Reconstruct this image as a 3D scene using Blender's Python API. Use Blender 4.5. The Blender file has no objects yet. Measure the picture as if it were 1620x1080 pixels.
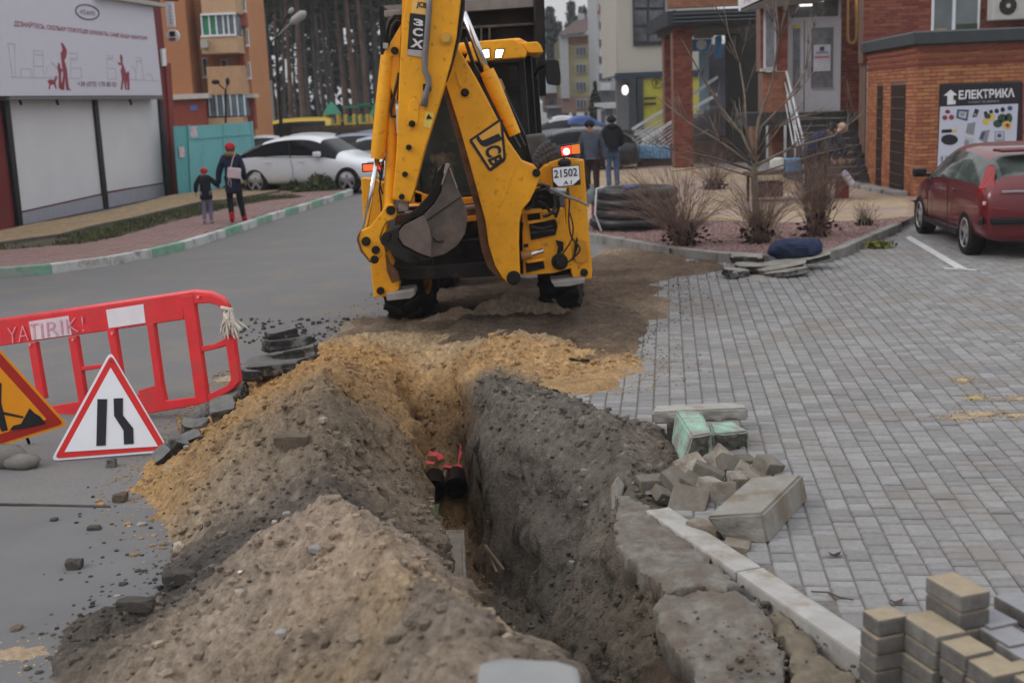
import bpy, bmesh, math, random
import numpy as np
from mathutils import Vector, Matrix, noise as mnoise
random.seed(7); RNG = np.random.default_rng(7)
scene = bpy.context.scene
R = math.radians
# ------------------------------------------------------------------ camera
FPX, PITCH, ROLL, CAMH = 1900.0, R(11.3), R(2.35), 2.35
cd = bpy.data.cameras.new('camera'); cam = bpy.data.objects.new('camera', cd)
scene.collection.objects.link(cam); scene.camera = cam
cd.sensor_width = 36.0; cd.lens = 36.0*FPX/1620.0; cd.clip_start = 0.1; cd.clip_end = 1500
fw = Vector((0, math.cos(PITCH), -math.sin(PITCH)))
_r0 = Vector((1, 0, 0)); _u0 = _r0.cross(fw)
rt = _r0*math.cos(ROLL) - _u0*math.sin(ROLL); upv = _r0*math.sin(ROLL) + _u0*math.cos(ROLL)
mw = Matrix((rt, upv, -fw)).transposed().to_4x4(); mw.translation = (0, 0, CAMH)
cam.matrix_world = mw
cd.dof.use_dof = True; cd.dof.focus_distance = 8.0; cd.dof.aperture_fstop = 2.5
# ------------------------------------------------------------------ world: overcast winter day
w = bpy.data.worlds.new('World'); scene.world = w; w.use_nodes = True
nt = w.node_tree; nt.nodes.clear()
sky = nt.nodes.new('ShaderNodeTexSky'); sky.sky_type = 'NISHITA'; sky.sun_disc = False
sky.sun_elevation = R(38); sky.sun_rotation = R(252); sky.air_density = 1.0; sky.dust_density = 3.0
hs = nt.nodes.new('ShaderNodeHueSaturation'); hs.inputs['Saturation'].default_value = 0.18
mx = nt.nodes.new('ShaderNodeMixRGB'); mx.inputs[0].default_value = 0.8
# cloud cover: an overcast sky is about twice as bright overhead as at the horizon
tc = nt.nodes.new('ShaderNodeTexCoord'); sx = nt.nodes.new('ShaderNodeSeparateXYZ'); nt.links.new(tc.outputs['Generated'], sx.inputs[0])
mr = nt.nodes.new('ShaderNodeMapRange'); mr.inputs[1].default_value = 0; mr.inputs[2].default_value = 1; mr.inputs[3].default_value = 1.0; mr.inputs[4].default_value = 2.7; nt.links.new(sx.outputs[2], mr.inputs[0])
vm = nt.nodes.new('ShaderNodeVectorMath'); vm.operation = 'SCALE'; vm.inputs[0].default_value = (6.1, 6.18, 6.4); nt.links.new(mr.outputs[0], vm.inputs['Scale']); nt.links.new(vm.outputs[0], mx.inputs[2])
bg = nt.nodes.new('ShaderNodeBackground'); bg.inputs[1].default_value = 0.125
wo = nt.nodes.new('ShaderNodeOutputWorld')
nt.links.new(sky.outputs[0], hs.inputs['Color']); nt.links.new(hs.outputs[0], mx.inputs[1])
nt.links.new(mx.outputs[0], bg.inputs[0]); nt.links.new(bg.outputs[0], wo.inputs[0])
sd = bpy.data.lights.new('sun', 'SUN'); sd.energy = 1.25; sd.angle = R(22); sd.color = (1.0, 0.97, 0.93)
sun = bpy.data.objects.new('sun', sd); scene.collection.objects.link(sun)
sun.rotation_euler = (R(52), 0, R(-72))
vs = scene.view_settings; vs.view_transform = 'Standard'; vs.look = 'None'; vs.gamma = 1; vs.use_curve_mapping = False
vs.exposure = -0.36
# ------------------------------------------------------------------ picture-to-place helpers
def ray(x, y): return fw + rt*((x-810)/FPX) - upv*((y-540)/FPX)
def G(x, y, z=0.0):
    d = ray(x, y); return Vector((0, 0, CAMH)) + d*((z-CAMH)/d.z)
def D(x, y, Y):
    d = ray(x, y); return Vector((0, 0, CAMH)) + d*(Y/d.y)
class Frame:      # a vertical plane standing at o, running along azimuth az (deg from +x, ccw); n = outward normal
    def __init__(s, o, az, side=-1):
        s.o = Vector((o[0], o[1], 0)); a = R(az); s.e = Vector((math.cos(a), math.sin(a), 0))
        s.n = Vector((s.e.y, -s.e.x, 0))*(1 if side < 0 else -1)
    def p(s, u, z, d=0.0): return s.o + s.e*u + s.n*d + Vector((0, 0, z))
    def hit(s, x, y, d=0.0):
        r = ray(x, y); o = s.o + s.n*d; c = Vector((0, 0, CAMH))
        t = (o-c).dot(s.n)/r.dot(s.n); q = c + r*t; return ((q-s.o).dot(s.e), q.z)
# ------------------------------------------------------------------ materials
MATS = {}
def M(name, col, rough=0.8, metal=0.0, var=0.12, scale=6.0, bump=0.0, bscale=60.0, rnd=0.0, attr=None,
      dirt=None, dscale=2.0, dlo=0.5, dhi=0.7, emit=0.0, ior=None, trans=0.0, coat=0.0, hue=0.0, bdist=.01):
    if name in MATS: return MATS[name]
    m = bpy.data.materials.new(name); m.use_nodes = True; n = m.node_tree.nodes; L = m.node_tree.links; n.clear()
    out = n.new('ShaderNodeOutputMaterial'); b = n.new('ShaderNodeBsdfPrincipled'); L.new(b.outputs[0], out.inputs[0])
    b.inputs['Roughness'].default_value = rough; b.inputs['Metallic'].default_value = metal
    b.inputs['Coat Weight'].default_value = coat; b.inputs['Transmission Weight'].default_value = trans
    b.inputs['Specular IOR Level'].default_value = .12 if rough >= .6 else .36
    if ior: b.inputs['IOR'].default_value = ior
    geo = n.new('ShaderNodeNewGeometry'); pos = geo.outputs['Position']
    if attr:
        a = n.new('ShaderNodeAttribute'); a.attribute_name = attr; cur = a.outputs['Color']
    else:
        c = n.new('ShaderNodeRGB'); c.outputs[0].default_value = (*col, 1); cur = c.outputs[0]
    def noise(sc, det=5.0):
        t = n.new('ShaderNodeTexNoise'); t.inputs['Scale'].default_value = sc; t.inputs['Detail'].default_value = det
        t.inputs['Roughness'].default_value = 0.65; L.new(pos, t.inputs['Vector']); return t.outputs['Fac']
    def ramp(v, lo, hi, a, bb):
        r_ = n.new('ShaderNodeMapRange'); L.new(v, r_.inputs[0]); r_.inputs[1].default_value = lo; r_.inputs[2].default_value = hi
        r_.inputs[3].default_value = a; r_.inputs[4].default_value = bb; return r_.outputs[0]
    def mul(c_, v):
        x = n.new('ShaderNodeVectorMath'); x.operation = 'SCALE'; L.new(c_, x.inputs[0]); L.new(v, x.inputs['Scale']); return x.outputs[0]
    if var: cur = mul(cur, ramp(noise(scale), 0.3, 0.7, 1-var, 1+var))
    if rnd:
        oi = n.new('ShaderNodeObjectInfo'); ad = n.new('ShaderNodeMath'); ad.operation = 'ADD'
        L.new(geo.outputs['Random Per Island'], ad.inputs[0]); L.new(oi.outputs['Random'], ad.inputs[1])
        fr = n.new('ShaderNodeMath'); fr.operation = 'FRACT'; L.new(ad.outputs[0], fr.inputs[0])
        cur = mul(cur, ramp(fr.outputs[0], 0, 1, 1-rnd, 1+rnd))
        if hue:
            h = n.new('ShaderNodeHueSaturation'); L.new(cur, h.inputs['Color']); L.new(ramp(fr.outputs[0], 0, 1, .5-hue, .5+hue), h.inputs['Hue']); cur = h.outputs[0]
    if dirt:
        x = n.new('ShaderNodeMixRGB'); L.new(ramp(noise(dscale, 8), dlo, dhi, 0, 1), x.inputs[0]); L.new(cur, x.inputs[1]); x.inputs[2].default_value = (*dirt, 1); cur = x.outputs[0]
    L.new(cur, b.inputs['Base Color'])
    if bump:
        bp = n.new('ShaderNodeBump'); bp.inputs['Strength'].default_value = bump; bp.inputs['Distance'].default_value = bdist
        L.new(noise(bscale, 6), bp.inputs['Height']); L.new(bp.outputs[0], b.inputs['Normal'])
    if emit: L.new(cur, b.inputs['Emission Color']); b.inputs['Emission Strength'].default_value = emit
    MATS[name] = m; return m
yellow = M('machine_yellow', (0.80, 0.35, 0.008), .48, var=.12, scale=3, dirt=(.17, .075, .02), dscale=16, dlo=.57, dhi=.76, bump=.10, bscale=22)
yellow2 = M('machine_orange', (0.75, 0.27, 0.012), .45, var=.08)
steel = M('worn_steel', (0.085, 0.070, 0.062), .5, .35, var=.25, scale=5, dirt=(.15, .105, .08), dscale=6, dlo=.45, dhi=.65, bump=.12, bscale=30)
dsteel = M('dark_steel', (0.020, 0.018, 0.017), .6, .1, var=.4, dirt=(.075, .05, .035), dscale=7, dlo=.56, dhi=.78, bump=.1)
rust = M('rusty_steel', (0.13, 0.065, 0.035), .8, var=.4, scale=9, bump=.2)
chrome = M('chrome', (.62, .63, .66), .16, 1.0, var=.05)
black = M('black_plastic', (.007, .007, .008), .45, var=.2)
rubber = M('rubber', (.014, .0135, .013), .75, var=.3, dirt=(.05, .038, .028), dscale=5, dlo=.55, dhi=.8)
hose = M('hose_black', (.009, .009, .010), .35, var=.2)
glass = M('dark_glass', (.012, .014, .016), .08, var=.2, scale=1.5)
cabglass = M('cab_glass', (.022, .028, .027), .12, var=.5, scale=2.5, dirt=(.13, .10, .07), dscale=2.6, dlo=.56, dhi=.70)
white = M('white_paint', (.72, .73, .76), .5, var=.05)
offwhite = M('white_panel', (.60, .60, .63), .55, var=.05, scale=1.2)
red = M('red_plastic', (.62, .025, .032), .38, var=.12, dirt=(.45, .05, .05), dscale=5, dlo=.5, dhi=.8, bump=.03)
redsign = M('sign_red', (.62, .02, .02), .35, var=.05)
signwhite = M('sign_white', (.76, .77, .82), .35, var=.03)
signorange = M('sign_orange', (.80, .30, .01), .35, var=.05)
signblack = M('sign_black', (.015, .014, .02), .4, var=.1)
concrete = M('concrete', (.34, .325, .30), .9, var=.16, scale=9, dirt=(.19, .155, .12), dscale=4.5, dlo=.48, dhi=.66, bump=.35, bscale=70)
concrete2 = M('dirty_concrete', (.235, .21, .175), .95, var=.25, scale=10, dirt=(.15, .115, .085), dscale=6, dlo=.42, dhi=.62, bump=.6, bscale=50)
pavermat = M('paver_grey', (.232, .228, .228), .85, var=.12, scale=30, rnd=.17, dirt=(.205, .18, .155), dscale=1.1, dlo=.50, dhi=.72, bump=.3, bscale=180)
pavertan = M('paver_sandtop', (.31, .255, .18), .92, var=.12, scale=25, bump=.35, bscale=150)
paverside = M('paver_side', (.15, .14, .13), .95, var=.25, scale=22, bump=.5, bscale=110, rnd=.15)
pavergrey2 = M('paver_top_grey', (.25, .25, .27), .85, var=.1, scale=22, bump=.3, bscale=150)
joint = M('joint_sand', (.15, .14, .13), 1, var=.25, scale=30)
asphalt = M('asphalt', (.168, .165, .166), .85, var=.17, scale=42, dirt=(.205, .188, .165), dscale=1.1, dlo=.46, dhi=.72, bump=.35, bscale=140)
asphalttop = M('asphalt_top', (.150, .148, .148), .9, var=.2, scale=14, rnd=.18, dirt=(.19, .175, .155), dscale=5, dlo=.5, dhi=.65, bump=.6, bscale=90)
asphaltchunk = M('broken_asphalt', (.045, .043, .043), .9, var=.35, scale=18, rnd=.25, dirt=(.19, .18, .17), dscale=7, dlo=.5, dhi=.62, bump=.8, bscale=60)
soilmat = M('soil', (1, 1, 1), 1, attr='Col', var=.34, scale=24, bump=1.0, bscale=55, bdist=.03)
sandtan = M('yellow_tile', (.33, .245, .15), .9, var=.15, rnd=.12)
redtile = M('red_tile', (.27, .18, .165), .9, var=.12, rnd=.10)
kgreen = M('kerb_green', (.19, .35, .26), .85, var=.2, scale=7, dirt=(.32, .33, .31), dscale=3, dlo=.48, dhi=.62, bump=.3)
kwhite = M('kerb_white', (.50, .51, .50), .85, var=.12, scale=7, dirt=(.25, .24, .22), dscale=3, dlo=.5, dhi=.64, bump=.3)
kgrey = M('kerb_grey', (.27, .265, .26), .9, var=.18, scale=6, bump=.3)
brickred = M('brick_red', (.205, .066, .048), .85, var=.15, rnd=.25, hue=.01, bump=.25, bscale=90)
brickor = M('brick_orange', (.34, .135, .070), .85, var=.15, rnd=.20, hue=.01, bump=.25, bscale=90)
mortar = M('mortar', (.17, .11, .09), .95, var=.15)
for k_ in ('dark_glass', 'cab_glass'): MATS[k_].node_tree.nodes['Principled BSDF'].inputs['Specular IOR Level'].default_value = .22
# ------------------------------------------------------------------ mesh helpers
COL = scene.collection
def link(o, parent=None):
    COL.objects.link(o)
    if parent is not None: o.parent = parent
    return o
def tag(o, label=None, cat=None, group=None, kind=None):
    if label: o['label'] = label
    if cat: o['category'] = cat
    if group: o['group'] = group
    if kind: o['kind'] = kind
    return o
def thing(name, label, cat, loc=(0, 0, 0), rz=0.0, group=None):
    o = bpy.data.objects.new(name, None); o.empty_display_size = .2; o.location = loc; o.rotation_euler = (0, 0, rz)
    COL.objects.link(o); return tag(o, label, cat, group)
def npmesh(name, V, Fq, mat, parent=None, smooth=False, col=None):
    me = bpy.data.meshes.new(name); V = np.asarray(V, dtype=np.float32); Fq = np.asarray(Fq, dtype=np.int32)
    k = Fq.shape[1]; me.vertices.add(len(V)); me.vertices.foreach_set('co', V.ravel())
    me.loops.add(Fq.size); me.loops.foreach_set('vertex_index', Fq.ravel())
    me.polygons.add(len(Fq)); me.polygons.foreach_set('loop_start', np.arange(0, Fq.size, k, dtype=np.int32))
    me.update(calc_edges=True)
    me.polygons.foreach_set('use_smooth', np.full(len(Fq), bool(smooth)))
    if col is not None:
        ca = me.color_attributes.new('Col', 'FLOAT_COLOR', 'POINT')
        c4 = np.ones((len(V), 4), dtype=np.float32); c4[:, :3] = col; ca.data.foreach_set('color', c4.ravel())
    me.materials.append(mat); o = bpy.data.objects.new(name, me); return link(o, parent)
def wloc(o):
    v = Vector((0, 0, 0))
    while o is not None: v = v+Vector(o.location); o = o.parent
    return v
class MB:
    def __init__(s): s.v = []; s.f = []; s.m = []
    def add(s, vs, fs, mi=0):
        b = len(s.v); s.v += [tuple(v) for v in vs]; s.f += [tuple(i+b for i in f) for f in fs]; s.m += [mi]*len(fs); return s
    def box(s, c, size, rot=None, mi=0):
        hx, hy, hz = size[0]/2, size[1]/2, size[2]/2
        P = [Vector(q) for q in ((-hx, -hy, -hz), (hx, -hy, -hz), (hx, hy, -hz), (-hx, hy, -hz), (-hx, -hy, hz), (hx, -hy, hz), (hx, hy, hz), (-hx, hy, hz))]
        if rot is not None: P = [rot @ q for q in P]
        c = Vector(c); return s.add([q+c for q in P], [(3, 2, 1, 0), (4, 5, 6, 7), (0, 1, 5, 4), (1, 2, 6, 5), (2, 3, 7, 6), (3, 0, 4, 7)], mi)
    def bar(s, a, b, wd, ht, mi=0):     # square bar from a to b
        a, b = Vector(a), Vector(b); d = b-a; q = d.to_track_quat('X', 'Z').to_matrix()
        return s.box((a+b)/2, (d.length, wd, ht), q, mi)
    def prism(s, poly, d, mi=0):
        d = Vector(d); n = len(poly); P = [Vector(q) for q in poly]; nrm = Vector((0, 0, 0))
        for i in range(n): nrm += P[i].cross(P[(i+1) % n])
        if nrm.dot(d) > 0: P = P[::-1]
        return s.add(P+[q+d for q in P], [tuple(range(n)), tuple(range(2*n-1, n-1, -1))]+[((i+1) % n, i, i+n, (i+1) % n+n) for i in range(n)], mi)
    def tube(s, pts, r, n=8, cap=True, mi=0):
        P = [Vector(p) for p in pts]; rr = r if isinstance(r, (list, tuple)) else [r]*len(P); vs = []; up = None
        for i, p in enumerate(P):
            t = (P[min(i+1, len(P)-1)]-P[max(i-1, 0)]).normalized()
            if up is None: up = Vector((0, 0, 1)) if abs(t.z) < .9 else Vector((1, 0, 0))
            a = t.cross(up).normalized(); bb = a.cross(t).normalized(); up = bb
            for k in range(n):
                an = 2*math.pi*k/n; vs.append(p+(a*math.cos(an)+bb*math.sin(an))*rr[i])
        fs = [(i*n+k, i*n+(k+1) % n, (i+1)*n+(k+1) % n, (i+1)*n+k) for i in range(len(P)-1) for k in range(n)]
        if cap: fs += [tuple(range(n-1, -1, -1)), tuple(range((len(P)-1)*n, len(P)*n))]
        return s.add(vs, fs, mi)
    def cyl(s, a, b, r, r2=None, n=14, mi=0): return s.tube([a, b], [r, r if r2 is None else r2], n, True, mi)
    def lathe(s, prof, c=(0, 0, 0), axis='z', n=24, mi=0):   # prof: (radius, height)
        vs = []
        for rr, h in prof:
            for k in range(n):
                a = 2*math.pi*k/n; x, y = rr*math.cos(a), rr*math.sin(a)
                vs.append(Vector((x, y, h) if axis == 'z' else (h, x, y))+Vector(c))
        fs = [(i*n+k, i*n+(k+1) % n, (i+1)*n+(k+1) % n, (i+1)*n+k) for i in range(len(prof)-1) for k in range(n)]
        return s.add(vs, fs, mi)
    def ball(s, c, r, n=10, mi=0):
        r = r if isinstance(r, (tuple, list)) else (r, r, r); vs = []; fs = []
        for i in range(n//2+1):
            th = math.pi*i/(n//2)
            for k in range(n):
                a = 2*math.pi*k/n; vs.append((c[0]+r[0]*math.sin(th)*math.cos(a), c[1]+r[1]*math.sin(th)*math.sin(a), c[2]+r[2]*math.cos(th)))
        for i in range(n//2):
            for k in range(n): fs.append((i*n+k, (i+1)*n+k, (i+1)*n+(k+1) % n, i*n+(k+1) % n))
        return s.add(vs, fs, mi)
    def build(s, name, mat, parent=None, smooth=False, bevel=0.0, seg=1, world=False, merge=False, auto=None):
        me = bpy.data.meshes.new(name); off = Vector((0, 0, 0))
        if world and parent is not None: off = wloc(parent)
        me.from_pydata([tuple(Vector(v)-off) for v in s.v], [], s.f)
        for m_ in (mat if isinstance(mat, (list, tuple)) else [mat]): me.materials.append(m_)
        me.polygons.foreach_set('material_index', s.m)
        if bevel or merge:
            bm = bmesh.new(); bm.from_mesh(me); bmesh.ops.remove_doubles(bm, verts=bm.verts, dist=1e-5)
            if bevel:
                ed = [e for e in bm.edges if len(e.link_faces) == 2 and e.calc_face_angle(0) > .45]
                bmesh.ops.bevel(bm, geom=ed, offset=bevel, segments=seg, affect='EDGES', profile=.6)
            bm.to_mesh(me); bm.free()
        if smooth: me.polygons.foreach_set('use_smooth', [True]*len(me.polygons))
        me.update(); o = bpy.data.objects.new(name, me); link(o, parent)
        if auto:
            me.polygons.foreach_set('use_smooth', [True]*len(me.polygons)); me.set_sharp_from_angle(angle=R(auto))
        return o
def single(name, mb, mat, label, cat, group=None, **k): return tag(mb.build(name, mat, None, **k), label, cat, group)
def evalmesh(o):
    dg = bpy.context.evaluated_depsgraph_get(); dg.update(); return bpy.data.meshes.new_from_object(o.evaluated_get(dg))
def text_mesh(s, bold=.0):
    cu = bpy.data.curves.new('txt', 'FONT'); cu.body = s; cu.size = 1; cu.offset = bold; cu.resolution_u = 3
    o = bpy.data.objects.new('txt', cu); COL.objects.link(o); me = evalmesh(o); bpy.data.objects.remove(o); bpy.data.curves.remove(cu); return me
def text_quad(name, s, c00, c10, c11, c01, mat, parent, world=True, bold=.0, off=(0, 0, 0)):
    """text whose box is fitted to the quad: c00 lower left, c10 lower right, c11 upper right, c01 upper left"""
    me = text_mesh(s, bold); co = np.empty(len(me.vertices)*3, dtype=np.float32); me.vertices.foreach_get('co', co); co = co.reshape(-1, 3)
    lo, hi = co.min(0), co.max(0); uv = (co-lo)/np.maximum(hi-lo, 1e-6); u, v = uv[:, :1], uv[:, 1:2]
    q = [np.array(Vector(c)+Vector(off)) for c in (c00, c10, c11, c01)]
    P = (1-u)*(1-v)*q[0]+u*(1-v)*q[1]+u*v*q[2]+(1-u)*v*q[3]
    if world and parent is not None: P = P-np.array(wloc(parent))
    me.vertices.foreach_set('co', P.astype(np.float32).ravel()); me.materials.clear(); me.materials.append(mat); me.update()
    o = bpy.data.objects.new(name, me); return link(o, parent)
def copy_tree(o, parent=None):
    c = o.copy(); COL.objects.link(c); c.parent = parent
    for ch in list(o.children): copy_tree(ch, c)
    return c
# numpy value noise
_T = RNG.random((256, 256)).astype(np.float64)
def vn(x, y, sd=0):
    x = np.asarray(x, float)+sd*17.31; y = np.asarray(y, float)+sd*9.77; xi = np.floor(x).astype(int); yi = np.floor(y).astype(int)
    fx = x-xi; fy = y-yi; fx = fx*fx*(3-2*fx); fy = fy*fy*(3-2*fy)
    a = _T[xi & 255, yi & 255]; b = _T[(xi+1) & 255, yi & 255]; c = _T[xi & 255, (yi+1) & 255]; d = _T[(xi+1) & 255, (yi+1) & 255]
    return (a*(1-fx)+b*fx)*(1-fy)+(c*(1-fx)+d*fx)*fy
def fbm(x, y, sc, octv=4, sd=0, gain=.5):
    t = 0; a = 1; n = 0
    for i in range(octv): t = t+a*(vn(x*sc, y*sc, sd+i)-.5)*2; n += a; a *= gain; sc *= 2.03
    return t/n
def inpoly(x, y, poly):
    x = np.asarray(x, float); y = np.asarray(y, float); r = np.zeros(x.shape, bool); n = len(poly)
    for i in range(n):
        x0, y0 = poly[i][0], poly[i][1]; x1, y1 = poly[(i+1) % n][0], poly[(i+1) % n][1]
        if y0 == y1: continue
        c = ((y0 > y) != (y1 > y)) & (x < (x1-x0)*(y-y0)/(y1-y0)+x0); r ^= c
    return r
def polydist(x, y, poly):      # signed: + inside
    d = np.full(np.shape(x), 1e9); n = len(poly)
    for i in range(n):
        ax, ay = poly[i][0], poly[i][1]; bx, by = poly[(i+1) % n][0], poly[(i+1) % n][1]; vx, vy = bx-ax, by-ay
        t = np.clip(((x-ax)*vx+(y-ay)*vy)/(vx*vx+vy*vy+1e-12), 0, 1); d = np.minimum(d, np.hypot(x-ax-t*vx, y-ay-t*vy))
    return np.where(inpoly(x, y, poly), d, -d)
def rockmesh(name, seed, size=(1, 1, 1), rough=.25, sub=2, flat=0.0):
    bm = bmesh.new(); bmesh.ops.create_icosphere(bm, subdivisions=sub, radius=.5); sv = Vector((seed*3.1, seed*1.7, seed*.9))
    for v in bm.verts:
        k = 1+rough*mnoise.noise(v.co*2.4+sv)*1.6+rough*.5*mnoise.noise(v.co*6+sv); v.co *= k
        for ax in (0, 1, 2):
            lim = .36+.05*math.sin(seed*(ax+2)); v.co[ax] = max(-lim, min(lim, v.co[ax]))
        v.co.x *= size[0]*1.25; v.co.y *= size[1]*1.25; v.co.z *= size[2]*1.25
    me = bpy.data.meshes.new(name); bm.to_mesh(me); bm.free(); return me
def slabmesh(name, seed, rx, ry, th, n=11, jag=.22, tiltn=.0):
    """broken slab: irregular outline, rough broken rim"""
    rr = random.Random(seed); m = MB(); out = []
    for i in range(n):
        a = 2*math.pi*i/n+rr.uniform(-.16, .16); k = 1+rr.uniform(-jag, jag)
        sq = 1/max(abs(math.cos(a)), abs(math.sin(a)))**.55; out.append((rx*k*sq*math.cos(a), ry*k*sq*math.sin(a)))
    vs = []
    lv = [(.5, .93), (.34, 1.0), (.05, .95+0), (-.28, 1.0), (-.5, .88)]
    for h, k in lv:
        for (x, y) in out: vs.append((x*k*(1+rr.uniform(-.05, .05)), y*k*(1+rr.uniform(-.05, .05)), th*(h+rr.uniform(-.06, .06))))
    fs = [(j*n+(i+1) % n, j*n+i, (j+1)*n+i, (j+1)*n+(i+1) % n) for j in range(len(lv)-1) for i in range(n)]
    fs = [f[::-1] for f in fs]
    b = len(vs); vs += [(0, 0, th*(.5+rr.uniform(-.04, .06))), (0, 0, -th*.5)]; L_ = (len(lv)-1)*n
    fs += [(i, (i+1) % n, b) for i in range(n)]+[(L_+(i+1) % n, L_+i, b+1) for i in range(n)]
    m.add(vs, fs); me = bpy.data.meshes.new(name); me.from_pydata(m.v, [], m.f); me['top'] = 1
    bm = bmesh.new(); bm.from_mesh(me); bmesh.ops.recalc_face_normals(bm, faces=bm.faces)
    for fc in bm.faces: fc.material_index = 1 if fc.normal.z > .55 else 0
    bm.to_mesh(me); bm.free(); return me
def meshobj(name, me, mat, parent=None, loc=(0, 0, 0), rot=(0, 0, 0), sc=1.0):
    if not me.materials: me.materials.append(mat)
    o = bpy.data.objects.new(name, me); link(o, parent); o.location = loc; o.rotation_euler = rot; o.scale = (sc,)*3 if not isinstance(sc, tuple) else sc; return o
# ================================================================== GROUND, TRENCH AND SPOIL HEAPS
SEC = {  # station y: 13 knots (x, z) across the trench, from the road on the left to the paving on the right
 13.2: [(-2.6,-.06),(-2.2,-.06),(-1.9,-.06),(-1.6,-.06),(-1.3,-.06),(-1.0,-.06),(-.8,-.06),(-.6,-.06),(-.4,-.06),(-.1,-.06),(.3,-.06),(.6,-.06),(.9,-.06)],
 12.2: [(-2.6,-.06),(-2.2,-.05),(-1.9,-.02),(-1.6,.02),(-1.3,.02),(-1.0,.01),(-.8,.0),(-.6,.0),(-.4,.01),(-.1,.0),(.2,-.01),(.4,-.03),(.6,-.06)],
 11.2: [(-2.9,-.06),(-2.45,0),(-2.0,.10),(-1.65,.15),(-1.25,.13),(-1.02,.12),(-.9,.12),(-.6,.12),(-.42,.12),(0,.14),(.5,.03),(1.0,-.02),(1.2,-.06)],
 10.6: [(-2.9,-.06),(-2.5,0),(-2.0,.14),(-1.6,.22),(-1.2,.13),(-1.0,.04),(-.90,-.28),(-.60,-.28),(-.47,.08),(-.05,.15),(.5,.07),(1.1,.02),(1.3,-.06)],
 10.1: [(-2.9,-.06),(-2.5,0),(-2.0,.16),(-1.55,.3),(-1.15,.18),(-.95,.05),(-.90,-.60),(-.50,-.58),(-.38,.05),(-.2,.12),(.2,.05),(.8,.01),(1.0,-.06)],
 9.8: [(-2.85,-.06),(-2.5,0),(-2.0,.18),(-1.5,.36),(-1.1,.19),(-.98,.03),(-.88,-.86),(-.42,-.86),(-.34,.04),(-.28,.09),(-.05,.06),(.2,.01),(.4,-.06)],
 9.65: [(-2.85,-.06),(-2.5,0),(-2.0,.19),(-1.48,.39),(-1.1,.2),(-.97,.03),(-.87,-1.12),(-.42,-1.12),(-.34,.03),(-.25,.09),(0,.08),(.25,.01),(.45,-.06)],
 9.0: [(-2.8,-.06),(-2.5,0),(-1.95,.24),(-1.42,.48),(-1.05,.24),(-.84,.02),(-.74,-1.12),(-.36,-1.12),(-.28,-.06),(-.02,.12),(.3,.15),(.62,.01),(.8,-.06)],
 8.3: [(-2.8,-.06),(-2.52,0),(-1.9,.29),(-1.32,.58),(-.98,.28),(-.75,0),(-.60,-1.10),(-.24,-1.10),(-.13,-.36),(.08,.02),(.6,.2),(1.05,.03),(1.22,-.06)],
 7.4: [(-2.8,-.06),(-2.5,0),(-1.8,.28),(-1.2,.60),(-.85,.22),(-.58,-.1),(-.5,-.98),(.02,-.95),(.16,-.70),(.40,-.24),(.70,.10),(.98,.02),(1.1,-.06)],
 6.7: [(-2.5,-.06),(-2.15,0),(-1.65,.22),(-1.15,.49),(-.76,.2),(-.47,-.1),(-.38,-.86),(.12,-.84),(.25,-.60),(.44,-.28),(.62,.0),(.72,-.01),(1.0,-.08)],
 6.1: [(-2.1,-.06),(-1.8,0),(-1.45,.16),(-1.08,.34),(-.7,.14),(-.38,-.1),(-.28,-.80),(.22,-.78),(.32,-.60),(.43,-.35),(.54,-.08),(.74,-.05),(1.1,-.1)],
 5.7: [(-2.2,-.06),(-1.9,0),(-1.4,.16),(-1.0,.38),(-.62,.2),(-.3,-.1),(-.2,-.76),(.24,-.74),(.34,-.56),(.46,-.33),(.60,-.1),(.9,-.05),(1.1,-.1)],
 5.3: [(-2.45,-.06),(-2.15,0),(-1.5,.24),(-.88,.57),(-.5,.3),(-.22,-.05),(-.05,-.72),(.3,-.70),(.42,-.5),(.56,-.3),(.72,-.1),(1.1,-.05),(1.3,-.1)],
 4.6: [(-2.1,-.06),(-1.78,0),(-1.15,.34),(-.62,.68),(-.25,.4),(.04,0),(.25,-.65),(.5,-.62),(.65,-.45),(.8,-.25),(1.0,-.1),(1.3,-.05),(1.5,-.1)],
 3.8: [(-1.9,-.06),(-1.55,0),(-.95,.36),(-.35,.74),(.05,.5),(.35,.1),(.6,-.7),(.8,-.7),(.95,-.4),(1.05,-.2),(1.2,-.1),(1.5,-.06),(1.7,-.1)],
 3.0: [(-1.7,-.06),(-1.35,0),(-.7,.4),(-.05,.80),(.3,.62),(.7,.1),(.9,-.6),(1.1,-.6),(1.2,-.4),(1.3,-.2),(1.4,-.1),(1.7,-.06),(1.9,-.1)],
 1.9: [(-1.6,-.06),(-1.25,0),(-.6,.4),(.1,.76),(.45,.6),(.85,.1),(1.0,-.6),(1.2,-.6),(1.3,-.4),(1.4,-.2),(1.5,-.1),(1.8,-.06),(2.0,-.1)]}
_ys = sorted(SEC); _X = np.array([[k[0] for k in SEC[y]] for y in _ys]); _Z = np.array([[k[1] for k in SEC[y]] for y in _ys])
def knots(y):
    return (np.array([np.interp(y, _ys, _X[:, k]) for k in range(13)]), np.array([np.interp(y, _ys, _Z[:, k]) for k in range(13)]))
def soil_base(x, y):
    kx, kz = knots(float(y)); return float(np.interp(x, kx, kz))
gx = np.arange(-3.1, 2.2, .0135)
gy = []; yy = 1.9
while yy < 12.9: gy.append(yy); yy += .012+.0012*(yy-2)
gy = np.array(gy); XX, YY = np.meshgrid(gx, gy)
calm = 1-.75*np.exp(-((YY-9.7)/.7)**2)*np.exp(-((XX+.65)/.5)**2)
wx = XX+calm*.10*fbm(XX, YY, .9, 3, 3)+calm*.055*fbm(XX, YY, 4.5, 3, 5)+.012*fbm(XX, YY, 22, 2, 8)
wy = YY+.10*fbm(XX, YY, .9, 2, 11)+.03*fbm(XX, YY, 6, 2, 13)
ZZ = np.zeros_like(XX)
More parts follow.
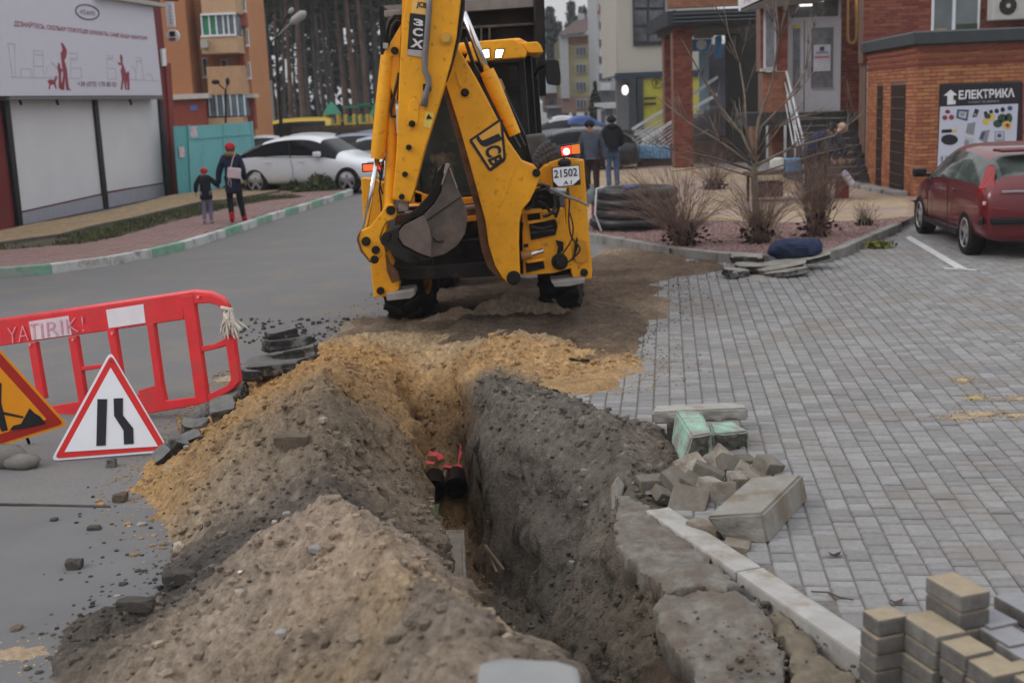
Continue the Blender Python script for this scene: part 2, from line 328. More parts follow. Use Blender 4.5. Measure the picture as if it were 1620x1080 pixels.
KX = np.stack([np.interp(gy, _ys, _X[:, k]) for k in range(13)], 1); KZ = np.stack([np.interp(gy, _ys, _Z[:, k]) for k in range(13)], 1)
jw = np.clip(np.round(np.interp(wy, gy, np.arange(len(gy)))).astype(int), 0, len(gy)-1)
B0 = np.stack([np.interp(gx, KX[j], KZ[j]) for j in range(len(gy))], 0)     # clean profile
xi = np.clip((wx-gx[0])/(gx[1]-gx[0]), 0, len(gx)-1.001); x0 = xi.astype(int); fr_ = xi-x0
ZZ = B0[jw, x0]*(1-fr_)+B0[jw, x0+1]*fr_
def blur(A, n):
    for _ in range(n):
        A = (np.roll(A, 1, 0)+A*2+np.roll(A, -1, 0))/4; A = (np.roll(A, 1, 1)+A*2+np.roll(A, -1, 1))/4
    return A
ZZ = blur(ZZ, 3)+.12*np.exp(-((XX+.05)/.42)**2-((YY-10.75)/.30)**2)
amp = np.clip((ZZ+.05)/.12, .25, 1)
amp = np.where(ZZ < -.1, .9, amp)
rid = 1-np.abs(fbm(XX, YY, 5.5, 4, 21))*2
ZZ = ZZ+amp*(.10*fbm(XX, YY, 1.5, 3, 31)+.07*(np.abs(fbm(XX, YY, 3.2, 3, 35, .6))-.22)+.0*rid+.014*fbm(XX, YY, 9, 3, 41)+.005*fbm(XX, YY, 30, 3, 51))
cl = np.clip(fbm(XX, YY, 13, 2, 61)-.18, 0, 1); ZZ = ZZ+amp*cl*.055
bil = np.abs(fbm(XX, YY, 17, 3, 63, .6)); ZZ = ZZ+amp*(.042*(bil-.2)+.014*(np.abs(fbm(XX, YY, 36, 2, 68, .6))-.2)); pit = np.clip(fbm(XX, YY, 8, 3, 64)-.3, 0, 1); ZZ = ZZ-amp*pit*.10          # clods
cl2 = np.clip(fbm(XX, YY, 34, 2, 66)-.2, 0, 1); ZZ = ZZ+amp*cl2*.022
# hollow slots along the steep right-hand wall (shovel marks)
wall = np.exp(-((XX-np.interp(YY, _ys, _X[:, 8]))/.09)**2); ZZ = ZZ-wall*.10*np.clip(fbm(XX*.35, YY, 16, 2, 71), 0, 1)
# rough the steep faces sideways so the cut walls crumble instead of smearing
_gx = np.abs(np.gradient(blur(ZZ, 2), axis=1))/.0135; stp = np.clip((_gx-.55)/1.3, 0, 1)
XD = XX+stp*(.10*fbm(YY, ZZ*1.3, 3.2, 3, 151)+.10*(np.abs(fbm(YY, ZZ, 8, 3, 155, .6))-.2)+.02*fbm(YY, ZZ, 30, 2, 157)); YD = YY+stp*.03*fbm(XX+ZZ, YY, 12, 2, 159)
def soilz(x, y, up=0.0):
    i = int(np.clip(np.searchsorted(gy, y), 0, len(gy)-1)); j = int(np.clip((x-gx[0])/(gx[1]-gx[0]), 0, len(gx)-1)); return float(ZZ[i, j])+up
# --- soil colours: where each heap of sand, earth or subsoil lies
BL = [  # x, y, rx, ry, colour, weight
 (-2.2, 7.4, .55, 1.0, (.43, .265, .12), 1.5), (-2.3, 8.6, .6, 1.0, (.44, .265, .115), 1.7), (-1.9, 9.6, .7, .8, (.45, .265, .115), 1.6), (-1.5, 10.6, .8, .9, (.45, .27, .115), 1.8),
 (-1.2, 9.3, .5, .8, (.35, .215, .11), 1.3), (-.75, 9.6, .30, .7, (.34, .205, .095), 1.8), (-.7, 10.25, .22, .6, (.25, .155, .08), 2.6), (-.5, 10.0, .1, .5, (.12, .09, .065), 1.6), (-.72, 10.8, .5, .3, (.40, .25, .12), 1.6), (.2, 10.5, .8, .55, (.46, .29, .14), 2.3), (-.6, 11.6, 1.2, .7, (.40, .29, .175), 1.6), (.9, 10.3, .5, .5, (.44, .28, .14), 1.5),
 (-1.75, 7.4, .45, .9, (.25, .195, .14), 1.3), (-1.12, 7.15, .40, .75, (.215, .168, .122), 2.0), (-.85, 6.8, .38, .75, (.20, .156, .115), 2.2), (-1.75, 8.4, .45, .8, (.42, .26, .12), 1.6), (-1.25, 8.7, .3, .4, (.36, .225, .11), 1.2), (-1.45, 7.9, .3, .4, (.31, .225, .15), 1.2), (-.85, 7.9, .28, .4, (.22, .16, .11), 1.5), (-1.3, 8.6, .5, .7, (.385, .235, .112), 2.3), (-.95, 8.9, .35, .6, (.34, .21, .105), 1.8), (-1.75, 6.9, .3, .6, (.33, .25, .165), 1.2),
 (-1.5, 6.5, .6, .5, (.27, .215, .165), 1.2), (-1.1, 6.1, .7, .3, (.115, .098, .085), 1.9), (-1.75, 5.7, .5, .35, (.085, .077, .07), 2.0), (-1.7, 5.2, .45, .4, (.12, .105, .09), 1.4),
 (-.85, 5.3, .5, .5, (.34, .265, .205), 1.7), (-.6, 4.6, .5, .6, (.40, .305, .225), 2.0), (-.5, 4.1, .35, .35, (.40, .295, .185), 1.8), (-.2, 3.6, .3, .3, (.24, .20, .165), 1.6), (-.1, 3.2, .5, .5, (.30, .24, .185), 1.2), (-.75, 4.0, .3, .25, (.22, .185, .155), 1.5), (-1.25, 4.7, .4, .7, (.30, .24, .185), 1.5), (-.9, 3.6, .4, .6, (.34, .25, .16), 1.2),
 (-.35, 5.6, .25, .6, (.20, .16, .125), 1.4),
 (.5, 8.4, .5, .8, (.148, .130, .112), 2.3), (0, 9.2, .4, .7, (.148, .130, .112), 2.3), (.4, 7.4, .5, .7, (.148, .130, .112), 2.3), (.5, 6.5, .4, .6, (.15, .128, .106), 2.0), (.5, 5.6, .5, .6, (.14, .115, .092), 2.0), (.8, 4.8, .5, .6, (.12, .095, .075), 2.0), (.9, 8.0, .3, .6, (.185, .15, .125), 1.4), (.8, 5.0, .25, .3, (.23, .14, .085), .9),
 (-.34, 8.5, .07, .6, (.24, .165, .11), 1.2), (.0, 7.3, .2, .5, (.16, .125, .095), 1.2), (.1, 6.4, .25, .5, (.15, .11, .08), 1.3)]
nx_ = XX+.16*fbm(XX, YY, 2.2, 3, 81); ny_ = YY+.25*fbm(XX, YY, 2.0, 3, 91); CW = np.full(XX.shape, .02); CC = np.ones(XX.shape+(3,))*.02*np.array((.24, .19, .145))
for (bx, by, rx, ry, c, wt) in BL:
    g = wt*np.exp(-((nx_-bx)/rx)**2*1.4-((ny_-by)/ry)**2*1.4); g = g**1.6; CW += g; CC += g[..., None]*np.array(c)
CC /= CW[..., None]
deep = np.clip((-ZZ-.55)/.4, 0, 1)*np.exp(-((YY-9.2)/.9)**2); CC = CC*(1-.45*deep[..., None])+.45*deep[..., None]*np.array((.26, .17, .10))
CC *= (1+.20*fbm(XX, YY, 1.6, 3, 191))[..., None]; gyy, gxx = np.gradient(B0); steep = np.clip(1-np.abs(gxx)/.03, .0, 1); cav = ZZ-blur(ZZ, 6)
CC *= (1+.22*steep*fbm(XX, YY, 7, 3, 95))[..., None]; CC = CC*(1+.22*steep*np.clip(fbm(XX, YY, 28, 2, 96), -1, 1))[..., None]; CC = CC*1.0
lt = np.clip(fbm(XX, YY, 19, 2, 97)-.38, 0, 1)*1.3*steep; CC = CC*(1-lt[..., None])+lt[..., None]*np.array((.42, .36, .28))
ny, nx = XX.shape; idx = np.arange(nx*ny).reshape(ny, nx)
Q = np.stack([idx[:-1, :-1], idx[:-1, 1:], idx[1:, 1:], idx[1:, :-1]], -1).reshape(-1, 4)
zq = np.maximum.reduce([ZZ[:-1, :-1], ZZ[:-1, 1:], ZZ[1:, 1:], ZZ[1:, :-1]]).ravel()
xl = np.interp(YY, _ys, _X[:, 4]); xr = np.interp(YY, _ys, _X[:, 11]); inner = ((XX > xl) & (XX < xr+.35))[:-1, :-1].ravel()
Q = Q[(zq > -.03) | inner]
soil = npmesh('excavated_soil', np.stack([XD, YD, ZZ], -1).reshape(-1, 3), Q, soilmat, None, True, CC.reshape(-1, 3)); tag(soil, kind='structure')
# --- ground, road and paving base: holes only where the trench is
def hole(x, y):
    if y > 12.9 or y < 1.95: return False
    kx, kz = knots(y)
    if 10.4 < y < 11.2 and kx[4]+.05 < x < kx[9]+.1: return True
    return (kx[3]+.1 < x < kx[11]-.05 and y < 10.4) or (y < 6.9 and kx[3] < x < .98-(y-6.9)*.29)
def ring(z, X0, X1, Y0, Y1, x0=-4.0, x1=4.0, y0=1.0, y1=13.0):
    m = MB(); q = lambda a, b, c, d: m.add([(a, c, z), (b, c, z), (b, d, z), (a, d, z)], [(0, 1, 2, 3)])
    q(X0, X1, Y0, y0); q(X0, X1, y1, Y1); q(X0, x0, y0, y1); q(x1, X1, y0, y1)
    s = .05; nxx = round((x1-x0)/s); nyy = round((y1-y0)/s)
    for j in range(nyy):
        yc = y0+(j+.5)*s; run = None
        for i in range(nxx+1):
            ok = i < nxx and not hole(x0+(i+.5)*s, yc)
            if ok and run is None: run = i
            if not ok and run is not None:
                q(x0+run*s, x0+i*s, yc-s/2, yc+s/2); run = None
    return m
tag(ring(-.03, -500, 500, -60, 900).build('ground', M('far_ground', (.20, .19, .17), .95, var=.3, scale=.3)), kind='structure')
tag(ring(0, -70, 70, -12, 130).build('road', asphalt), kind='structure')
# darker patch of older asphalt, bottom left of the road
pm = MB(); c = [G(-60, 803), G(150, 800), G(330, 812), G(330, 1000), G(200, 1150), G(-200, 1150)]
pm.add([(p.x, p.y, .004) for p in c], [tuple(range(len(c)))[::-1]])
tag(pm.build('road_patch', M('asphalt_old', (.150, .148, .150), .85, var=.12, scale=1.0, dirt=(.17, .155, .13), dscale=.9, dlo=.56, dhi=.75, bump=.35, bscale=140)), kind='structure')
sm_ = MB(); q_ = [G(-40, 796), G(175, 801), G(175, 804), G(-40, 799)]; sm_.add([(p.x, p.y, .008) for p in q_], [(3, 2, 1, 0)]); tag(sm_.build('road_seam', M('seam', (.05, .048, .046), .9, var=.3)), kind='structure')
# --- dirt track and sand dragged over the road around the machine
dp = [G(*p) for p in ((500,520),(545,500),(615,500),(640,470),(700,430),(900,440),(930,395),(1000,396),(1170,414),(1160,432),(1075,450),(1088,492),(1030,515),(1005,560),(1030,600),(980,622),(850,648),(780,640),(700,590),(560,568),(500,545))]
dp = [(p.x, p.y) for p in dp]
ax_ = np.arange(-3.2, 4.2, .024); ay_ = np.arange(9.2, 20.5, .026); DX, DY = np.meshgrid(ax_, ay_)
dd = polydist(DX+.35*fbm(DX, DY, 1.2, 4, 101), DY+.55*fbm(DX, DY, 1.1, 4, 105), dp)
ru = (DX-(-.28)-(DY-13.5)*.105); rut = np.exp(-((np.abs(ru)-.85)/.20)**2)
DZ = -.03+np.clip(dd/.25, 0, 1)*(.062+.024*fbm(DX, DY, 2.2, 4, 111)+.030*fbm(DX*1.0, DY*.6, 7, 4, 115)+.014*fbm(DX, DY, 22, 2, 117))-.03*rut*(DY > 11.6)+.012*rut*np.sign(np.sin(DY*26+DX*14))*(DY > 11.6)
DZ += .05*np.exp(-((dd-.25)/.12)**2)*np.clip(fbm(DX, DY, 2, 2, 119)+.25, 0, 1)*(DY < 14)
ch = [G(*p) for p in ((686,566),(712,545),(700,530),(755,503),(830,492),(930,480),(1015,500),(1020,540),(1000,575),(900,588),(800,590),(730,583))]; ch = [(p.x, p.y) for p in ch]
dc = polydist(DX+.2*fbm(DX, DY, 2, 3, 131), DY+.3*fbm(DX, DY, 2, 3, 133), ch); cm = np.clip(dc/.18+.3, 0, 1)
DZ += cm*(.035+.05*np.abs(fbm(DX, DY, 4.5, 3, 135, .6))+.03*np.abs(fbm(DX, DY, 12, 2, 137))+.035*np.exp(-((DX+.55)/.12)**2))
DZ = np.where(dd > -.05, DZ, -.04)
DZ = np.where((DY < 11.5) & (DX > np.interp(DY, _ys, _X[:, 4])-.1) & (DX < np.interp(DY, _ys, _X[:, 10])+.1), np.minimum(DZ, .004), DZ)
brown = np.array((.118, .082, .060)); tan = np.array((.25, .19, .135)); ora = np.array((.40, .26, .13))
tl = np.clip(1-(DX+1.55-(DY-12)*-.25)/.45, 0, 1)*(DY < 14.5); DC = np.ones(DX.shape+(3,))*brown
nzz = np.clip(.5+.9*fbm(DX*.7, DY, 1.6, 4, 121), 0, 1)[..., None]; DC = DC*(1-.45*nzz)+tan*.45*nzz
DC = DC*(1-tl[..., None])+tan*tl[..., None]
for (px, py, rad, c) in ((930, 605, .65, ora), (870, 600, .55, ora), (1075, 490, .55, tan), (1000, 600, .6, ora), (620, 540, .6, tan), (940, 395, .8, tan*1.15)):
    g_ = G(px, py); k_ = np.clip(1.4*np.exp(-(((DX-g_.x)/rad)**2+((DY-g_.y)/(rad*1.3))**2)), 0, 1)[..., None]; DC = DC*(1-k_)+c*k_
cq = np.clip(cm-.1, 0, 1)[..., None]*.8; DC = DC*(1-cq)+cq*np.array((.105, .080, .062)); DC *= (1+.3*fbm(DX, DY, 6, 3, 125))[..., None]; DC *= (1-.25*np.clip(rut*(DY > 11.6), 0, 1))[..., None]
nY, nX = DX.shape; ix = np.arange(nX*nY).reshape(nY, nX); Q = np.stack([ix[:-1, :-1], ix[:-1, 1:], ix[1:, 1:], ix[1:, :-1]], -1).reshape(-1, 4)
Q = Q[(DZ[:-1, :-1].ravel() > -.025) & ~np.array([hole(x, y) for x, y in zip((DX[:-1, :-1]).ravel(), (DY[:-1, :-1]).ravel())])]
tag(npmesh('dirt_track', np.stack([DX, DY, DZ], -1).reshape(-1, 3), Q, soilmat, None, True, DC.reshape(-1, 3)), kind='structure')
# ------------------------------------------------------------------ paving
PAZ = R(7.6); pe = Vector((math.sin(PAZ), math.cos(PAZ), 0)); pa = Vector((math.cos(PAZ), -math.sin(PAZ), 0))
kR0, kR1 = G(1058, 800, .05), G(1369, 1000, .05); kd = (kR1-kR0).normalized(); kR2 = kR1+kd*2.6
kerbR = [G(*p) for p in ((925,381),(1050,405),(1120,414),(1170,418),(1240,421),(1300,418),(1335,408),(1365,393),(1400,378),(1445,358))]
PAV = [(kR0.x, kR0.y), (.98, 7.2), (.5, 8.6), (-.1, 10.0), (.3, 12), (1.0, 16), (1.6, 19.0)]+[(p.x, p.y) for p in kerbR[1:]]+[(8.1, 24.1), (17, 24.1), (17, 1.5), (kR2.x, kR2.y)]
pb = MB(); pb.add([(p[0], p[1], .004) for p in PAV], [tuple(range(len(PAV)))[::-1]])
pave = pb.build('paving', joint); tag(pave, kind='structure')
def paverbox(L_, W_, H_=.03, ch=.006, rad=0.0):
    m = MB(); a, b = L_/2, W_/2; c_ = ch
    ob = [(-a, -b), (a, -b), (a, b), (-a, b)]
    vs = [(x, y, -H_) for x, y in ob]+[(x, y, -c_) for x, y in ob]+[(x*(1-c_/a), y*(1-c_/b), 0) for x, y in ob]
    fs = [(8, 9, 10, 11)]+[((i+1) % 4+k, (i+1) % 4+k+4, i+k+4, i+k) for k in (0, 4) for i in range(4)]
    return vs, [f[::-1] if len(f) == 4 and f != (8, 9, 10, 11) else f for f in fs]
CWD = .125; LENS = (.085, .125, .175)
pm_ = {}
for L_ in LENS:
    vs, fs = paverbox(CWD-.008, L_-.015, .03, .008); me = bpy.data.meshes.new('paver'); me.from_pydata(vs, [], fs); me.materials.append(pavermat); pm_[L_] = (me, vs, fs)
def px_of(p):
    v = Vector(p)-Vector((0, 0, CAMH)); z = v.dot(fw)
    return (810+FPX*v.dot(rt)/z, 540-FPX*v.dot(upv)/z, z) if z > .1 else (-9e9, 0, z)
pvs = []
rr = random.Random(5); o0 = Vector((0, 0, 0)); ncol = 150; PAVs = [(x, y) for x, y in PAV]
for ci in range(-14, ncol):
    t = 0.0+rr.random()*.1
    while t < 26:
        L_ = rr.choice((.085, .125, .125, .175)); cpt = o0+pa*((ci+.5)*CWD)+pe*(t+L_/2); t += L_
        if cpt.y < 2 or cpt.x > 15: continue
        X, Y, z_ = px_of(cpt)
        if X < 700 or X > 1720 or Y > 1200: continue
        pvs.append((cpt.x, cpt.y, L_, z_, X, Y))
A = np.array(pvs); dpl = polydist(A[:, 0], A[:, 1], PAVs); keep = dpl > .05
dtr = polydist(A[:, 0], A[:, 1], dp)
pvs = [p for p, k, dq in zip(pvs, keep, dtr) if k and dq < .45 and not (1.9 < p[1] < 12.8 and p[0] < 2.1 and soilz(p[0], p[1]) > .07)]
order = sorted(pvs, key=lambda p: (not (0 < p[4] < 1620 and p[5] < 1085), -p[2]/p[3]**2.2))
big = order[:300]; rest = order[300:]
for i, (x, y, L_, z_, X, Y) in enumerate(big):
    o = bpy.data.objects.new('paver', pm_[L_][0]); link(o, pave)
    sink = .006*vn(x*1.1, y*1.1, 4); o.location = (x, y, .016+rr.uniform(-.003, .003)-sink); o.rotation_euler = (rr.uniform(-.012, .012), rr.uniform(-.012, .012), -PAZ+rr.uniform(-.012, .012))
V = []; Fc = []; ca_, sa_ = math.cos(-PAZ), math.sin(-PAZ)
for (x, y, L_, z_, X, Y) in rest:
    vs, fs = pm_[L_][1:]; b = len(V); zz_ = .015+rr.uniform(-.003, .003); t1 = rr.uniform(-.012, .012); t2 = rr.uniform(-.012, .012)
    for v in vs: V.append((x+ca_*v[0]-sa_*v[1], y+sa_*v[0]+ca_*v[1], zz_+v[2]+v[0]*t1+v[1]*t2))
    Fc += [tuple(i+b for i in f) for f in fs]
pr = npmesh('paver_field', V, Fc, pavermat, pave); tag(pr, kind='stuff')
print('pavers', len(pvs), 'soil verts', XX.size)
ec = []; er = random.Random(55)
from_x = np.random.default_rng(77); cx_ = from_x.uniform(-2.6, 3.8, 60000); cy_ = from_x.uniform(9.3, 19.5, 60000); dv = polydist(cx_+.35*fbm(cx_, cy_, 1.2, 4, 101), cy_+.55*fbm(cx_, cy_, 1.1, 4, 105), dp); pk_ = (dv < .06) & (dv > -.45) & (from_x.random(60000) < np.exp(dv*6)*.35)
edge_pts = [(x, y) for x, y in zip(cx_[pk_], cy_[pk_]) if not hole(x, y)][:5200]
# white parking line
pl = MB(); q = [G(1432,376,.02), G(1440,373,.02), G(1530,425,.02), G(1515,426,.02)]; pl.add([tuple(v) for v in q], [(0, 3, 2, 1)])
a, b = G(1490, 423, .02), G(1542, 426, .02); pl.add([(a.x, a.y-.12, .02), (b.x, b.y-.12, .02), (b.x, b.y, .02), (a.x, a.y, .02)], [(0, 1, 2, 3)])
tag(pl.build('parking_line', M('line_paint', (.50, .50, .50), .8, var=.15, scale=8)), kind='structure')
# thin sand spills on the paving and road
def spill(name, px, py, rx, ry, col, seed, z=.021):
    g_ = G(px, py); n = 22; r_ = random.Random(seed); m = MB(); vs = [(g_.x, g_.y, z+.012)]
    for k in range(n):
        a_ = 2*math.pi*k/n; kk = r_.uniform(.55, 1.1); vs.append((g_.x+rx*kk*math.cos(a_), g_.y+ry*kk*math.sin(a_), z-.006+r_.uniform(-.004, .004)))
    m.add(vs, [(0, 1+k, 1+(k+1) % n) for k in range(n)]); tag(m.build(name, M('sand_spill_%d' % int(col[0]*1000), col, 1, var=.25, scale=30, bump=.6, bscale=90)), kind='stuff')
SPL = []
for i, (px, py, rx, ry, c) in enumerate(((1524,604,.09,.11,(.42,.34,.16)), (1545,632,.10,.08,(.42,.33,.2)), (1550,658,.20,.12,(.37,.28,.18)), (1520,664,.16,.08,(.36,.28,.19)), (1615,660,.22,.10,(.36,.27,.17)), (1618,634,.18,.06,(.36,.29,.18)),
      (30,1035,.30,.16,(.33,.25,.17)), (360,600,.18,.25,(.36,.25,.14)), (300,640,.15,.2,(.34,.25,.15)))):
    spill('sand_spill', px, py, rx*.62, ry*.62, c, i+3, .019 if px > 1000 else .009); g_ = G(px, py); qq = random.Random(i)
    SPL.append([(g_.x+qq.gauss(0, rx*.62), g_.y+qq.gauss(0, ry*.75), (.019 if px > 1000 else .004), qq.uniform(.005, .016)) for _ in range(150)])
# ------------------------------------------------------------------ loose stones and clods
def soilcol(x, y):
    i = int(np.clip(np.searchsorted(gy, y), 0, len(gy)-1)); j = int(np.clip((x-gx[0])/(gx[1]-gx[0]), 0, len(gx)-1)); return CC[i, j]
def scatter(name, pts, mat, seed, kind='stuff', usecol=False):
    """many small stones or clods as one mesh"""
    base = [rockmesh('tmp', seed+k, (1, .85, .7), .25, 1) for k in range(4)]; V = []; Fc = []; cols = []; r_ = random.Random(seed)
    dat = [([tuple(v.co) for v in b.vertices], [tuple(p.vertices) for p in b.polygons]) for b in base]
    for (x, y, z, s) in pts:
        vs, fs = dat[r_.randrange(4)]; a_ = r_.random()*6.28; c_, s_ = math.cos(a_), math.sin(a_); k = len(V)
        for v in vs: V.append((x+s*(c_*v[0]-s_*v[1]), y+s*(s_*v[0]+c_*v[1]), z+s*v[2]))
        Fc += [tuple(i+k for i in f) for f in fs]
        if usecol: cols += [soilcol(x, y)*r_.uniform(.82, 1.14)]*len(vs)
    o = npmesh(name, V, Fc, mat, None, False, np.array(cols) if usecol else None); tag(o, kind=kind); return o
r_ = random.Random(31); stones = []; clods = []; dark = []
for _ in range(9000):
    y = r_.uniform(2.3, 11.2)**1.0; kx, kz = knots(y); x = r_.uniform(kx[1]-.25, kx[11]+.1); z = soilz(x, y); s = r_.uniform(.007, .024)*(1.0 if r_.random() < .86 else r_.uniform(1.5, 3.4))
    if z < -.04 and not (kx[5] < x < kx[11]): z = 0.0
    if z < .0 and not (kx[5]-.1 < x < kx[11]): z = 0.0
    (clods if r_.random() < .975 else stones).append((x, y, z+s*.08, s))
for _ in range(240):
    t_ = r_.random(); g_ = G(r_.gauss(255, 70), r_.uniform(760, 1060)); s = r_.uniform(.008, .03)
    dark.append((g_.x+r_.gauss(0, .1), g_.y, max(0, soilz(g_.x, g_.y) if -3 < g_.x < 2 else 0)+s*.2, s))
for _ in range(150):
    g_ = G(r_.uniform(380, 560), r_.uniform(505, 545)); s = r_.uniform(.015, .05)*(1 if r_.random() < .9 else 1.6); dark.append((g_.x, g_.y, s*.2, s))
_sc = soilcol
def soilcol(x, y):
    i = int(np.clip((y-ay_[0])/.026, 0, DX.shape[0]-1)); j = int(np.clip((x-ax_[0])/.024, 0, DX.shape[1]-1)); return DC[i, j]
scatter('dragged_crumbs', [(x, y, (.018 if x > -.2+(y-10)*.19 else .004), r_.uniform(.006, .02)*(1 if r_.random() < .93 else 1.9)) for x, y in edge_pts], soilmat, 73, 'stuff', True)
soilcol = _sc
scatter('soil_clods', clods, soilmat, 41, 'stuff', True)
lumps = []
for _ in range(1000):
    y = r_.uniform(2.6, 11.0); kx, kz = knots(y); x = r_.uniform(kx[1]-.05, kx[11]); z = soilz(x, y); s = r_.uniform(.025, .055)*(1 if r_.random() < .85 else 1.7)
    if z > -.04 or kx[5] < x < kx[10]: lumps.append((x, y, z, s))
scatter('soil_lumps', lumps, soilmat, 71, 'stuff', True)
for s_ in SPL: scatter('sand_crumbs', s_, M('sand_crumb', (.38, .29, .18), 1, var=.3, scale=9), 81)
scatter('pebbles', stones, M('pebble', (.30, .26, .22), .9, var=.35, scale=9, bump=.3, bscale=90), 45)
scatter('asphalt_crumbs', dark, M('crumb', (.06, .055, .052), .95, var=.3, scale=9, bump=.4, bscale=90), 47)
# ================================================================== THINGS IN THE FOREGROUND
def z7(x, y): return (x/3.0, 440+y/3.0)
def z8(x, y): return (1000+x/2.25, 600+y/2.25)
class Plane3:
    def __init__(s, a, b, c):
        s.a = Vector(a); s.n = (Vector(b)-s.a).cross(Vector(c)-s.a).normalized()
        if s.n.dot(Vector((0, 0, CAMH))-s.a) < 0: s.n = -s.n
    def hit(s, x, y, d=0.0):
        r = ray(x, y); o = s.a+s.n*d; c = Vector((0, 0, CAMH)); return c+r*((o-c).dot(s.n)/r.dot(s.n))
def roundpoly(pts, r, n=4):
    out = []; k = len(pts)
    for i in range(k):
        p = Vector(pts[i]); a = Vector(pts[i-1]); b = Vector(pts[(i+1) % k]); u = (a-p).normalized(); v = (b-p).normalized()
        q0 = p+u*r; q1 = p+v*r
        for j in range(n+1):
            t = j/n; out.append(q0*(1-t)**2+p*2*t*(1-t)+q1*t*t)
    return out
def plate(pl, pxs, d0, th, name, mat, parent, r=0, bevel=0, world=True):
    P = [pl.hit(x, y, d0) for x, y in pxs]
    if r: P = roundpoly(P, r)
    m = MB(); m.prism(P, -pl.n*th); return m.build(name, mat, parent, world=world, bevel=bevel)
# --- narrow-road warning sign
sp = Plane3(D(175, 557, 8.32), D(83, 727, 8.14), D(266, 712, 8.20))
b0 = sp.hit(175, 720); t = thing('warning_sign', 'white triangular road-narrows sign with red border leaning on the rubble', 'road sign', (b0.x, b0.y, 0))
plate(sp, [z7(523, 345), z7(240, 866), z7(806, 822)], 0, .012, 'backing', signwhite, t, .05)
plate(sp, [z7(526, 362), z7(258, 855), z7(792, 812)], .004, .004, 'red_border', redsign, t, .04)
plate(sp, [z7(525, 424), z7(306, 824), z7(750, 797)], .008, .004, 'white_field', signwhite, t)
plate(sp, [z7(462, 573), z7(508, 573), z7(501, 793), z7(457, 795)], .012, .004, 'straight_bar', signblack, t)
plate(sp, [z7(539, 570), z7(583, 568), z7(583, 650), z7(632, 712), z7(634, 785), z7(588, 788), z7(586, 722), z7(541, 652)], .012, .004, 'bent_bar', signblack, t)
m = MB(); q = sp.hit(*z7(528, 395), .013); m.cyl(q, q+sp.n*.004, .008, n=10); m.build('bolt', steel, t, world=True)
m = MB(); a = sp.hit(*z7(525, 420), -.02); m.tube([a, (a.x+.02, a.y+.5, 0.01)], .012, 8); m.build('prop_leg', dsteel, t, world=True)
# --- roadworks sign
sp = Plane3(D(-20, 536, 8.15), D(-75, 726, 7.95), D(106, 671, 8.30))
b0 = sp.hit(10, 700); t = thing('warning_sign', 'orange triangular roadworks sign with red border cut off by the picture edge', 'road sign', (b0.x, b0.y, 0))
T = [(-20, 530), (-80, 731), (108, 672)]; cg = (sum(p[0] for p in T)/3, sum(p[1] for p in T)/3)
def shr(k): return [(cg[0]+(p[0]-cg[0])*k, cg[1]+(p[1]-cg[1])*k) for p in T]
plate(sp, shr(1.0), 0, .012, 'backing', signorange, t, .045)
plate(sp, shr(.93), .004, .004, 'red_border', M('sign_red_dark', (.40, .02, .012), .4), t, .035)
plate(sp, shr(.68), .008, .004, 'orange_field', signorange, t, .01)
plate(sp, [z7(-140, 500), z7(-20, 480), z7(8, 500), z7(6, 590), z7(38, 720), z7(8, 728), z7(-30, 640), z7(-90, 700), z7(-120, 690), z7(-60, 600)], .012, .003, 'digging_figure', signblack, t)
plate(sp, [z7(-20, 630), z7(10, 632), z7(112, 655), z7(110, 664), z7(8, 645), z7(-20, 642)], .013, .003, 'shovel', signblack, t)
plate(sp, [z7(45, 722), z7(62, 700), z7(100, 690), z7(122, 650), z7(140, 616), z7(165, 640), z7(190, 655), z7(218, 690), z7(120, 712)], .012, .003, 'spoil_mark', signblack, t)
m = MB(); a = sp.hit(-10, 560, -.02); m.tube([a, (a.x-.02, a.y+.45, .01)], .012, 8); m.build('prop_leg', dsteel, t, world=True)
q = G(20, 742); m = MB(); m.ball((q.x-.08, q.y+.08, .07), (.17, .10, .09), 14); m.ball((q.x+.06, q.y+.02, .045), (.13, .075, .055), 12)
for v in range(len(m.v)): m.v[v] = tuple(Vector(m.v[v])+Vector((1, 1, .7))*.012*mnoise.noise(Vector(m.v[v])*14))
single('sandbag', m, M('sack_cloth', (.19, .18, .165), .95, var=.2, bump=.4), 'grey slumped sandbag lying under the orange sign', 'sandbag', smooth=True)
# --- plastic barrier
bp_ = Plane3(D(0, 667, 9.75), D(310, 640, 9.05), D(310, 463, 9.12))
b0 = bp_.hit(200, 650); t = thing('traffic_barrier', 'red and white plastic barrier with openings standing tilted on the rubble', 'barrier', (b0.x, b0.y, 0))
TH = .05
def bpart(name, pts, d0=0, th=TH, mat=red, bev=.006): return plate(bp_, [z7(*p) for p in pts], d0, th, name, mat, t, 0, bev)
bpart('top_board', [(-60, 216), (866, 78), (874, 196), (530, 246), (-60, 330)])
m = MB(); m.tube([bp_.hit(*z7(x, y), -.02) for x, y in ((-60, 212), (500, 130), (930, 66), (1010, 74), (1062, 100), (1086, 140))], .022, 8); m.build('top_rim', M('red_rim', (.72, .07, .08), .35), t, world=True, smooth=True)
wm = M('barrier_white', (.62, .50, .54), .5, var=.15, scale=10)
bpart('white_panel', [(136, 206), (324, 178), (340, 268), (152, 294)], .004, .004, wm, 0)
bpart('white_panel', [(503, 150), (680, 123), (690, 212), (516, 237)], .004, .004, M('barrier_white2', (.66, .62, .66), .5, var=.1), 0)
for a in ([(130, 308), (168, 302), (214, 572), (172, 560)], [(320, 280), (360, 274), (402, 550), (404, 590), (372, 600)], [(504, 246), (543, 240), (580, 480), (556, 520)], [(694, 218), (728, 213), (768, 512), (784, 590), (770, 600), (735, 520)]):
    bpart('upright', a, .004)
